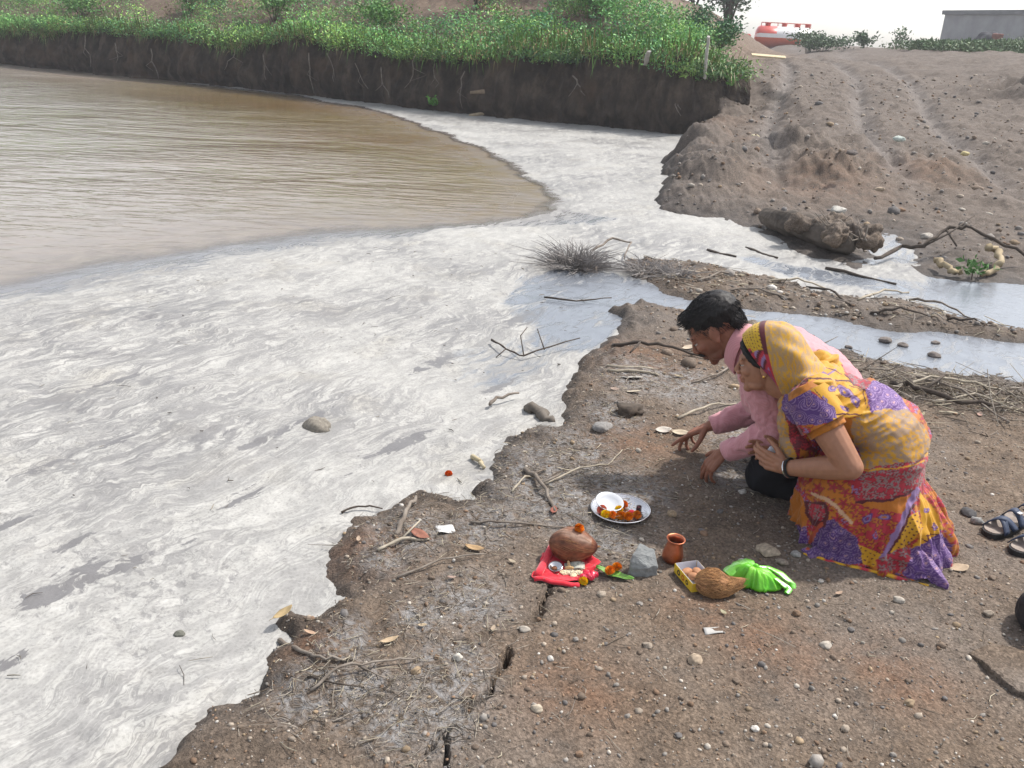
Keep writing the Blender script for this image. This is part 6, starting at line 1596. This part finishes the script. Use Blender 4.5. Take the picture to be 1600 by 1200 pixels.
# --- the sari print
YELC, ORGC, REDC, PURC, LAVC, MARC, GRYC = [np.array(c) for c in ((.56, .305, .012), (.46, .155, .012), (.38, .022, .040), (.085, .034, .165), (.24, .155, .31), (.085, .010, .016), (.25, .185, .175))]
LREF = .15
class Print:
    def __init__(s, v, nrm_, seed=0):
        s.v = v; s.n = len(v)
        s.F = v[:, 0] + .07 * (v[:, 1] - LREF); s.Z = v[:, 2] - .40 * (v[:, 1] - LREF)
        s.wf = s.F + .004 * fbm(s.F * 40, s.Z * 40, o=2, s=seed); s.wz = s.Z + .004 * fbm(s.F * 40, s.Z * 40, o=2, s=seed + 1)
        k = fbm(s.F * 26, s.Z * 26, o=3, s=seed + 2); k2 = fbm(s.F * 34, s.Z * 34, v[:, 1] * 12, o=2, s=seed + 3)
        s.c = flor(ORGC * .95, REDC, 30)(s.F, s.Z, v); s.c = np.where(((k > .30))[:, None], flor(REDC, LAVC, 46)(s.F, s.Z, v), s.c)
    def poly(s, pts): P = np.array([FW.side(x, y, LREF)[[0, 2]] for x, y in pts]); return inside(s.wf, s.wz, P)
    def fill(s, pts, kind):
        m = s.poly(pts)
        if m.any(): s.c[m] = kind(s.F[m], s.Z[m], s.v[m]) if callable(kind) else kind
        return s
    def line(s, pts, w, col):
        P = np.array([FW.side(x, y, LREF)[[0, 2]] for x, y in pts]); s.c[seg_dist(s.wf, s.wz, P) < w] = col; return s
    def paisley(s, px_, py_, size, ang, cols, clip=None):
        c = FW.side(px_, py_, LREF); dx, dz = s.wf - c[0], s.wz - c[2]; a, b = math.cos(ang), math.sin(ang)
        u = (dx * a + dz * b) / size; w = (-dx * b + dz * a) / size
        d = np.hypot(u, (w - .25 * np.clip(u, 0, 2) ** 2) * (1 + .9 * np.clip(u, 0, 1.2)) * 1.6)
        for rad, col in cols: m = d < rad; s.c[m if clip is None else m & clip] = col
        return s
    def ring(s, px_, py_, r0, w, col):
        c = FW.side(px_, py_, LREF); d = np.hypot(s.wf - c[0], s.wz - c[2]); s.c[np.abs(d - r0) < w] = col; return s
def mott(F, Z, v):
    k = fbm(F * 110, Z * 130, v[:, 1] * 40, o=2, s=91); k2 = fbm(F * 15, Z * 15, o=2, s=92); t = sstep(-.15, .3, k + .25 * k2)[:, None]
    return np.array((.31, .215, .13)) * (1 - t) + np.array((.50, .265, .018)) * t
def cells(F, Z, sc, seed):
    u, w = F * sc, Z * sc; iu, iw = np.floor(u).astype(np.int64), np.floor(w).astype(np.int64); z0 = np.int64(0)
    best = np.full(u.shape, 9.0); ang = np.zeros_like(u); idn = np.zeros_like(u)
    for a in (-1, 0, 1):
        for b in (-1, 0, 1):
            cu = iu + a + .5 + .28 * _h(iu + a, iw + b, z0, seed); cw = iw + b + .5 + .28 * _h(iu + a, iw + b, z0, seed + 7); d = np.hypot(u - cu, w - cw); m = d < best
            best = np.where(m, d, best); ang = np.where(m, np.arctan2(w - cw, u - cu), ang); idn = np.where(m, _h(iu + a, iw + b, z0, seed + 13), idn)
    return best, ang, idn
def flor(bg, fg, fr=38, th=.12):
    def q(F, Z, v):
        d, a, k = cells(F, Z, fr * .80, 3); pet = d / (.30 + .14 * np.cos(5 * a + k * 6)); vine = np.abs(fbm(F * fr * .7 + 5, Z * fr * .7, o=2, s=94))
        c = np.where((vine < .07)[:, None], fg * .8, np.asarray(bg)[None] * np.ones((len(F), 1)))
        c = np.where((pet < 1.25)[:, None], np.asarray(bg) * .45, c); c = np.where((pet < 1.0)[:, None], fg, c)
        return np.where((d < .13)[:, None], REDC * .5 + MARC * .5, c)
    return q
def purp(F, Z, v):
    d, a, k = cells(F + .25 * Z, Z - .2 * F, 27, 5); t = d * (1 + .35 * np.cos(a - 1.2 + k))
    ln = np.abs(t * 5.2 - np.round(t * 5.2)); c = np.where(((ln < .17) & (t < .62))[:, None], LAVC, PURC[None] * np.ones((len(F), 1)))
    vine = np.abs(fbm(F * 44, Z * 44, o=2, s=95)); c = np.where(((vine < .045) & (t >= .62))[:, None], LAVC * .9, c)
    return np.where((t < .10)[:, None], np.array((.38, .22, .26)), c)
def dots(F, Z, v):
    u = (F + .4 * Z) * 62; w = (Z - .3 * F) * 62; du = u - np.round(u); dw = w - np.round(w)
    return np.where((np.hypot(du, dw) < .2)[:, None], MARC, YELC)
PAIS = [(1.0, LAVC), (.86, PURC), (.62, np.array((.38, .24, .30))), (.50, PURC), (.28, LAVC), (.15, PURC)]
SCR = [(1.0, MARC), (.90, LAVC), (.62, PURC), (.42, LAVC), (.2, YELC)]
def sari_print(me, seed=0):
    v = verts_of(me); p = Print(v, None, seed)
    # upper drape
    p.fill([(1180, 560), (1222, 620), (1240, 680), (1256, 722), (1210, 740), (1180, 700)], mott)
    p.fill([(1222, 630), (1245, 655), (1262, 690), (1292, 722), (1246, 728), (1236, 690)], flor(MARC * 1.5, REDC))
    p.fill([(1240, 500), (1345, 500), (1345, 600), (1250, 610)], YELC)
    p.line([(1268, 586), (1282, 576), (1296, 584), (1312, 574)], .003, LAVC).line([(1262, 580), (1290, 570), (1320, 580)], .0022, MARC)
    p.fill([(1256, 605), (1262, 592), (1330, 590), (1354, 602), (1362, 644), (1345, 650), (1304, 657), (1300, 638)], YELC)
    p.paisley(1322, 612, .030, .5, SCR).paisley(1338, 628, .024, -2.2, SCR).paisley(1303, 608, .020, 2.4, SCR).paisley(1318, 640, .016, .3, SCR).paisley(1288, 626, .014, 1.0, SCR)
    p.line([(1256, 603), (1262, 592), (1330, 594), (1340, 598)], .0035, MARC)
    p.line([(1272, 612), (1290, 632), (1300, 640)], .0018, MARC).line([(1306, 650), (1345, 648)], .0022, MARC).line([(1330, 600), (1352, 612), (1356, 636)], .0018, MARC)
    p.fill([(1322, 560), (1350, 560), (1378, 608), (1360, 612), (1335, 600)], flor(REDC, GRYC, 60, .15))
    p.line([(1326, 580), (1338, 600), (1360, 611), (1374, 607)], .003, MARC)
    p.fill([(1357, 608), (1374, 590), (1420, 600), (1432, 660), (1400, 650), (1362, 645)], lambda F, Z, v: purp(F, Z, v) * 1.25)
    p.line([(1360, 646), (1400, 650), (1425, 658)], .003, PURC)
    p.fill([(1238, 606), (1262, 590), (1264, 606), (1250, 616)], flor(MARC, REDC, 40, 0))
    p.fill([(1224, 612), (1252, 608), (1302, 638), (1308, 660), (1256, 666), (1238, 664), (1222, 640)], purp)
    p.paisley(1262, 628, .024, 1.3, PAIS).paisley(1284, 648, .018, .4, PAIS).paisley(1240, 640, .016, 1.6, PAIS)
    p.fill([(1298, 655), (1306, 656), (1330, 660), (1302, 664)], YELC)
    p.fill([(1305, 660), (1347, 650), (1340, 680), (1326, 700), (1308, 690)], lambda F, Z, v: ORGC * .9)
    p.line([(1350, 652), (1340, 676), (1324, 700)], .005, MARC)
    # hips and skirt
    p.fill([(1328, 655), (1352, 648), (1375, 640), (1425, 640), (1460, 676), (1465, 712), (1448, 724), (1335, 735), (1334, 700)], mott)
    p.fill([(1330, 734), (1465, 716), (1460, 748), (1434, 768), (1395, 777), (1336, 781)], flor(REDC, GRYC, 46, .12))
    p.line([(1338, 734), (1400, 732), (1450, 722)], .0025, YELC)
    for x_, y_ in ((1350, 758), (1375, 748), (1398, 757), (1420, 745), (1438, 736)): p.ring(x_, y_, .011, .0028, GRYC)
    p.fill([(1250, 700), (1336, 735), (1336, 782), (1330, 815), (1300, 797), (1262, 780), (1246, 760)], lambda F, Z, v: flor(ORGC * .95, REDC * .85, 32)(F, Z, v))
    p.fill([(1320, 690), (1342, 700), (1344, 742), (1338, 775), (1328, 770)], flor(REDC, LAVC, 36, .15))
    p.line([(1270, 773), (1288, 776), (1306, 790), (1326, 812)], .006, np.array((.52, .34, .20)))
    p.fill([(1338, 784), (1395, 780), (1425, 774), (1412, 800), (1392, 835), (1380, 862), (1336, 852), (1330, 820)], lambda F, Z, v: np.where((Z > .18)[:, None], ORGC * .95, flor(REDC, ORGC * .9, 34)(F, Z, v)))
    p.paisley(1352, 808, .022, 1.8, [(1, PURC), (.75, LAVC), (.45, PURC), (.2, REDC)]).paisley(1378, 806, .020, -.6, [(1, PURC), (.7, LAVC), (.4, ORGC)]).paisley(1362, 832, .016, 1.2, [(1, PURC), (.7, LAVC), (.4, REDC)])
    p.line([(1336, 783), (1395, 779), (1432, 767)], .005, MARC)
    p.fill([(1336, 845), (1380, 862), (1360, 880), (1335, 872)], dots)
    p.fill([(1440, 768), (1450, 780), (1476, 815), (1482, 834), (1420, 858), (1440, 825)], YELC)
    p.paisley(1452, 800, .013, .4, SCR).paisley(1462, 826, .014, 1.2, SCR).line([(1440, 842), (1452, 846), (1450, 838), (1468, 836)], .0025, MARC)
    p.fill([(1436, 798), (1440, 824), (1412, 852), (1374, 866), (1396, 830), (1425, 805)], dots)
    p.line([(1436, 766), (1420, 790), (1398, 828), (1376, 866)], .010, LAVC * .95).line([(1428, 790), (1402, 834), (1378, 870)], .004, MARC)
    p.fill([(1476, 834), (1495, 862), (1480, 920), (1404, 890), (1418, 857)], purp); p.paisley(1448, 866, .024, .5, PAIS)
    p.fill([(1366, 868), (1412, 850), (1420, 858), (1408, 888), (1366, 884)], flor(REDC, GRYC, 40, .15))
    p.fill([(1300, 806), (1336, 838), (1342, 872), (1290, 878), (1252, 862), (1274, 830), (1285, 812)], lambda F, Z, v: purp(F, Z, v) * .8); p.paisley(1300, 832, .024, 1.5, PAIS)
    p.fill([(1228, 826), (1258, 820), (1264, 850), (1272, 866), (1250, 862), (1228, 842)], purp); p.paisley(1246, 836, .014, 1.0, PAIS)
    p.fill([(1240, 766), (1262, 788), (1258, 822), (1226, 828)], lambda F, Z, v: ORGC * .9)
    p.fill([(1256, 784), (1290, 782), (1296, 800), (1288, 820), (1268, 820), (1256, 802)], MARC); p.fill([(1262, 788), (1286, 786), (1290, 800), (1282, 812), (1270, 812), (1262, 800)], flor(REDC, GRYC * .9, 46, .15))
    p.line([(1282, 816), (1270, 834), (1262, 852)], .006, REDC * .6 + ORGC * .4)
    set_col(me, np.clip(p.c * np.array((.92, .86, .88)), 0, 1))
sari_m = attr_mat('sari_print', .62, .3, 220, .08, .25, 420, sheen=.15, bdist=.001)

# sari: skirt, hips and drape over the back
SK = [(-.012, -.235, .275, .262), (0.012, -.232, .276, .255), (.04, -.226, .276, .246), (.08, -.205, .274, .236), (.13, -.180, .272, .226), (.18, -.145, .270, .215), (.227, -.108, .268, .207), (.294, -.095, .235, .198), (.34, -.093, .15, .19), (.38, -.080, .10, .176), (.415, -.055, .08, .15), (.44, -.02, .06, .09)]
mb = MB(); n_ = 96; v = []; f = []
for z, f0, f1, L_ in SK:
    c_, a_ = (f0 + f1) / 2, (f1 - f0) / 2
    for k in range(n_):
        t = 2 * math.pi * k / n_; cs, sn = math.cos(t), math.sin(t); e_ = 2 / 2.5
        rip = 1 + (.016 * math.sin(t * 11 + 2 * math.sin(t * 3)) + .010 * math.sin(t * 23 + z * 20)) * max(0, 1 - z / .20)
        v.append((c_ + a_ * abs(cs) ** e_ * (1 if cs > 0 else -1) * rip, L_ * abs(sn) ** e_ * (1 if sn > 0 else -1) * rip, z))
for i in range(len(SK) - 1):
    for k in range(n_): f.append((i * n_ + k, i * n_ + (k + 1) % n_, (i + 1) * n_ + (k + 1) % n_, (i + 1) * n_ + k))
f.append(tuple(range(n_))[::-1]); f.append(tuple(range((len(SK) - 1) * n_, len(SK) * n_)))
mb.add(v, f)
mb.tube([(.345, 0, .505), (.305, 0, .490), (.26, 0, .472), (.18, 0, .446), (.10, 0, .420), (.04, 0, .390), (.02, 0, .34)], [(.055, .085), (.086, .15), (.100, .178), (.106, .172), (.108, .162), (.120, .172), (.128, .188)], 30, up=(0, 0, 1))
mb.ell((.325, 0, .40), (.070, .115, .13)).ell((.30, 0, .30), (.075, .12, .10))
mb.ell((.275, .13, .51), (.07, .07, .07)).ell((.275, -.13, .51), (.07, .07, .07))
mb.tube([tuple(FW.side(x, y, .245) * np.array((1, 1, 0)) + np.array((0, 0, z))) for x, y, z in [(1250, 853, .012), (1264, 864, .010), (1300, 880, .01), (1380, 892, .01), (1440, 902, .01), (1468, 908, .008)]], [.009, .012, .013, .013, .013, .013], 10)
# trailing corner of the hem, close to the camera
c4 = FW.side(1466, 906, .235)
mb.tube([(-.05, .19, .06), (-.13, .21, .045), (c4[0] + .015, .238, .022), (c4[0] - .005, .25, .008)], [(.045, .05), (.04, .045), (.022, .03), (.008, .014)], 12)
me = fuse(mb, .0034, 7, .5); v = verts_of(me); n_ = normals_of(me)
low = sstep(.30, .05, v[:, 2]); ang = np.arctan2(v[:, 1], v[:, 0] - .06); hip = np.exp(-((v[:, 2] - .36) / .12) ** 2) * (v[:, 0] < .12)
fold = 1 - 2.2 * np.abs(fbm(ang * 3.2 + v[:, 2] * 2.5, v[:, 2] * 2.0, o=2, s=71)); fold2 = 1 - 2.2 * np.abs(fbm(ang * 7 - v[:, 2] * 5, v[:, 2] * 4, o=2, s=72))
dg = (v[:, 0] * .55 + v[:, 2] * .83); fold3 = 1 - 2.2 * np.abs(fbm(dg * 24, (v[:, 0] - v[:, 2]) * 5, v[:, 1] * 5, o=2, s=73))
up_ = sstep(.36, .46, v[:, 2]) * sstep(.0, .1, v[:, 0])
v += n_ * (low * (.017 * fold + .010 * fold2) + hip * .006 * fold3 + up_ * .010 * fold3 + .0012 * fbm(v[:, 0] * 40, v[:, 1] * 40, v[:, 2] * 40, o=2, s=74))[:, None]
# pleat running from the lap down to the knee and the tucked waist line
v += n_ * (.007 * np.exp(-(seg_dist(v[:, 0], v[:, 2] - .40 * (v[:, 1] - LREF), np.array([FW.side(x, y, LREF)[[0, 2]] for x, y in [(1436, 768), (1412, 805), (1378, 868)]])) / .008) ** 2) * (v[:, 1] > 0))[:, None]
v += n_ * (.006 * np.exp(-(seg_dist(v[:, 0], v[:, 2] - .40 * (v[:, 1] - LREF), np.array([FW.side(x, y, LREF)[[0, 2]] for x, y in [(1262, 770), (1300, 790), (1334, 825), (1340, 862)]])) / .008) ** 2) * (v[:, 1] > 0))[:, None]
v += n_ * (.005 * np.exp(-(seg_dist(v[:, 0], v[:, 2] - .40 * (v[:, 1] - LREF), np.array([FW.side(x, y, LREF)[[0, 2]] for x, y in [(1256, 603), (1330, 594), (1360, 612), (1362, 645), (1304, 658)]])) / .006) ** 2) * (v[:, 1] > 0))[:, None]
v[:, 2] = np.maximum(v[:, 2], -.006); set_verts(me, v); sari_print(me, 0)
sari = link('sari', me, sari_m, wom)
# hem roll
P_ = [FW.side(x, y, .262) for x, y in [(1256, 862), (1275, 872), (1300, 880), (1340, 886), (1380, 892), (1420, 899), (1462, 908)]]
mb = MB(); pts = [Vector((p[0], .258, .004 + .003 * math.sin(i * 2))) for i, p in enumerate(P_)]
Q = []
for i in range(len(pts) - 1):
    for k in range(5): Q.append(pts[i].lerp(pts[i + 1], k / 5))
mb.tube(Q, [.0065 + .0015 * math.sin(i * .9) for i in range(len(Q))], 10); me = mb.mesh('hem'); v = verts_of(me); k_ = np.sin(v[:, 0] * 58 + .5)
set_col(me, np.where((k_ > .55)[:, None], REDC, np.where((k_ < -.92)[:, None], MARC, YELC))); link('hem', me, sari_m, sari)
# sleeves of the blouse
for q in (1, -1):
    mb = MB(); a_, e_ = np.array(WSH[q]), np.array(WEL[q]); d = e_ - a_
    mb.tube([tuple(a_ - d * .22), tuple(a_ - d * .05), tuple(a_ + d * .25), tuple(a_ + d * .46)], [.050, .069, .067, .062], 20)
    me = fuse(mb, .0035, 3); v = verts_of(me); n_ = normals_of(me); v += n_ * (.0015 * fbm(v[:, 0] * 30, v[:, 1] * 30, v[:, 2] * 60, o=2, s=75))[:, None]; set_verts(me, v)
    p = Print(v, None, 3); p.c[:] = ORGC * .85; k_ = fbm(v[:, 0] * 40, v[:, 1] * 40, v[:, 2] * 40, o=2, s=76); p.c[k_ > .35] = ORGC * .6
    set_col(me, p.c); link('blouse_sleeve', me, sari_m, wom)
# pallu flap lying over the near shoulder and upper arm
mb = MB(); nI, nJ = 44, 30; v = []; f = []
a_, e_ = np.array(WSH[1]), np.array(WEL[1]); d = (e_ - a_)
for i in range(nI + 1):
    s_ = i / nI           # 0 over the shoulder top, 1 down on the arm
    ax = a_ + d * (-.12 + .48 * s_)
    for j in range(nJ + 1):
        t = math.radians(-105 + 205 * j / nJ); dn = d / np.linalg.norm(d)
        u1 = np.array((0, 1, 0)) - dn * dn[1]; u1 /= np.linalg.norm(u1); u2 = np.cross(dn, u1)
        rr_ = .0745 + .004 * s_ + .0025 * math.sin(j * 1.1 + s_ * 3) * s_
        v.append(tuple(ax + (u1 * math.cos(t) + u2 * math.sin(t)) * rr_))
for i in range(nI):
    for j in range(nJ): b_ = i * (nJ + 1) + j; f.append((b_, b_ + 1, b_ + nJ + 2, b_ + nJ + 1))
me = modded(MB().add(v, f).mesh('pallu'), [('SUBSURF', dict(levels=2)), ('SOLIDIFY', dict(thickness=.003))]); sari_print(me, 0)
link('pallu', me, sari_m, sari)
# veil over the head
ST = [((.553, .632), (.388, .490), .083), ((.522, .680), (.384, .466), .091), ((.462, .699), (.378, .446), .097), ((.394, .690), (.352, .434), .101), ((.342, .645), (.330, .435), .102), ((.310, .585), (.290, .445), .112), ((.265, .566), (.240, .455), .145), ((.215, .552), (.19, .46), .158)]
nI, nJ = 150, 120; v = []; f = []; col = []
stf = [np.array([s_[0][0] for s_ in ST]), np.array([s_[0][1] for s_ in ST]), np.array([s_[1][0] for s_ in ST]), np.array([s_[1][1] for s_ in ST]), np.array([s_[2] for s_ in ST])]
def smooth_interp(x, y):
    xi = np.arange(len(y)); o = np.interp(x, xi, y); e = .5
    return (np.interp(np.clip(x - e, 0, len(y) - 1), xi, y) + 2 * o + np.interp(np.clip(x + e, 0, len(y) - 1), xi, y)) / 4
for i in range(nI + 1):
    t = i / nI; x = t * (len(ST) - 1); tf, tz, bf_, bz_, w_ = [float(smooth_interp(np.array([x]), y)[0]) for y in stf]
    for j in range(nJ + 1):
        a = math.radians(-158 + 316 * j / nJ); h_ = (1 - math.cos(a)) / 2
        y = w_ * math.copysign(abs(math.sin(a)) ** .85, a); ri = .0035 * math.sin(t * 34 + abs(a) * 4) * t + .0055 * math.sin(abs(a) * 8 + t * 16 + 1.5 * math.sin(t * 9)) * sstep(.15, .5, t)
        v.append((tf + (bf_ - tf) * h_ + ri * .4, y * (1 + ri * 6), tz + (bz_ - tz) * h_ + ri))
        aa = abs(a) / math.radians(158); fv = t
        if fv < .05 and aa > .34: c = REDC if math.sin(aa * 60) > -.2 else MARC
        elif fv < .20:
            du = (t * 34) % 1 - .5; dw = (aa * 22 + .5 * (int(t * 34) % 2)) % 1 - .5
            c = MARC if math.hypot(du, dw) < .2 else np.array((.50, .31, .015))
            if aa > .40: c = (MARC, REDC, LAVC)[int((aa * 23 + t * 18) % 3)] if aa < .62 else (REDC if math.sin(t * 90) > 0 else PURC)
        elif fv < .245: c = MARC if aa < .45 else REDC
        else:
            k = fbm(np.array([t * 62]), np.array([a * 11]), o=2, s=91)[0]; c = np.array((.50, .265, .018)) * sstep(-.2, .35, k) + np.array((.34, .22, .11)) * (1 - sstep(-.2, .35, k))
            if t > .70 and aa > .45: c = REDC if k > 0 else MARC
        col.append(tuple(c))
for i in range(nI):
    for j in range(nJ): b_ = i * (nJ + 1) + j; f.append((b_, b_ + 1, b_ + nJ + 2, b_ + nJ + 1))
me = MB().add(v, f).mesh('veil'); set_col(me, np.array(col)); me = modded(me, [('SOLIDIFY', dict(thickness=.0025))])
link('veil', me, sari_m, sari)
# jewellery and what she holds
gold = simple('gold', (.75, .45, .12), (.65, .38, .1), 30, .25, .5, 1.0)
mb = MB(); mb.ell((0, 0, 0), (.005, .004, .006), nu=10, nv=8); link('earring', mb.mesh('earring'), gold, wom, TW((.002, .084, -.036)))
mb = MB(); mb.lathe([(0.0105, -.0025), (.0125, -.0025), (.0125, .0025), (.0105, .0025), (.0105, -.0025)], 18); o = link('ring', mb.mesh('ring'), gold, wom, (.405, .082, .222), (0, math.radians(88), -.3))
def bangle(name, off, m, w_):
    a_ = np.array(WWR[1]); d = np.array(WEL[1]) - a_; d /= np.linalg.norm(d); c = a_ + d * off; mb = MB(); pts = []
    u1 = np.cross(d, (0, 0, 1)); u1 /= np.linalg.norm(u1); u2 = np.cross(d, u1)
    for i in range(25): t = 2 * math.pi * i / 24; pts.append(c + (u1 * math.cos(t) + u2 * math.sin(t)) * .0315)
    mb.tube([tuple(p) for p in pts], [w_] * 25, 8, cap=False); return link(name, mb.mesh(name), m, wom)
bangle('bangle', .016, blackr, .0042); b2 = bangle('bangle', .006, simple('silver', (.75, .75, .76), None, 20, .2, .5, 1.0), .003)
cw = np.array(FW.O) + FW.f * .385 + FW.l * .045 + np.array((0, 0, .250))
e = empty('plastic_cup', 'small white plastic cup held between the woman\'s cupped hands', 'cup', cw); e.rotation_euler = (.5, .2, 0)
mb = MB(); mb.lathe([(0, .016), (.012, .016), (.0155, .012), (.0165, -.014), (.0145, -.014), (.0135, .010), (0, .012)], 24); link('cup_shell', mb.mesh('cup_shell'), simple('white_plastic', (.72, .75, .80), (.66, .69, .75), 20, .35, .5), e)
# ------------------------------------------------------------------ pale air
hz = MB().box((0, 70, 5), (240, 170, 14.2)).mesh('haze', False)
hm = bpy.data.materials.new('haze_air'); hm.use_nodes = True
nt = hm.node_tree; nt.nodes.clear()
out = nt.nodes.new('ShaderNodeOutputMaterial'); pv = nt.nodes.new('ShaderNodeVolumePrincipled')
pv.inputs['Color'].default_value = (.93, .95, 1, 1); pv.inputs['Density'].default_value = 0.0018; pv.inputs['Anisotropy'].default_value = .2
nt.links.new(pv.outputs[0], out.inputs['Volume'])
link('haze', hz, hm, kind='stuff')['label'] = 'pale summer haze in the air'
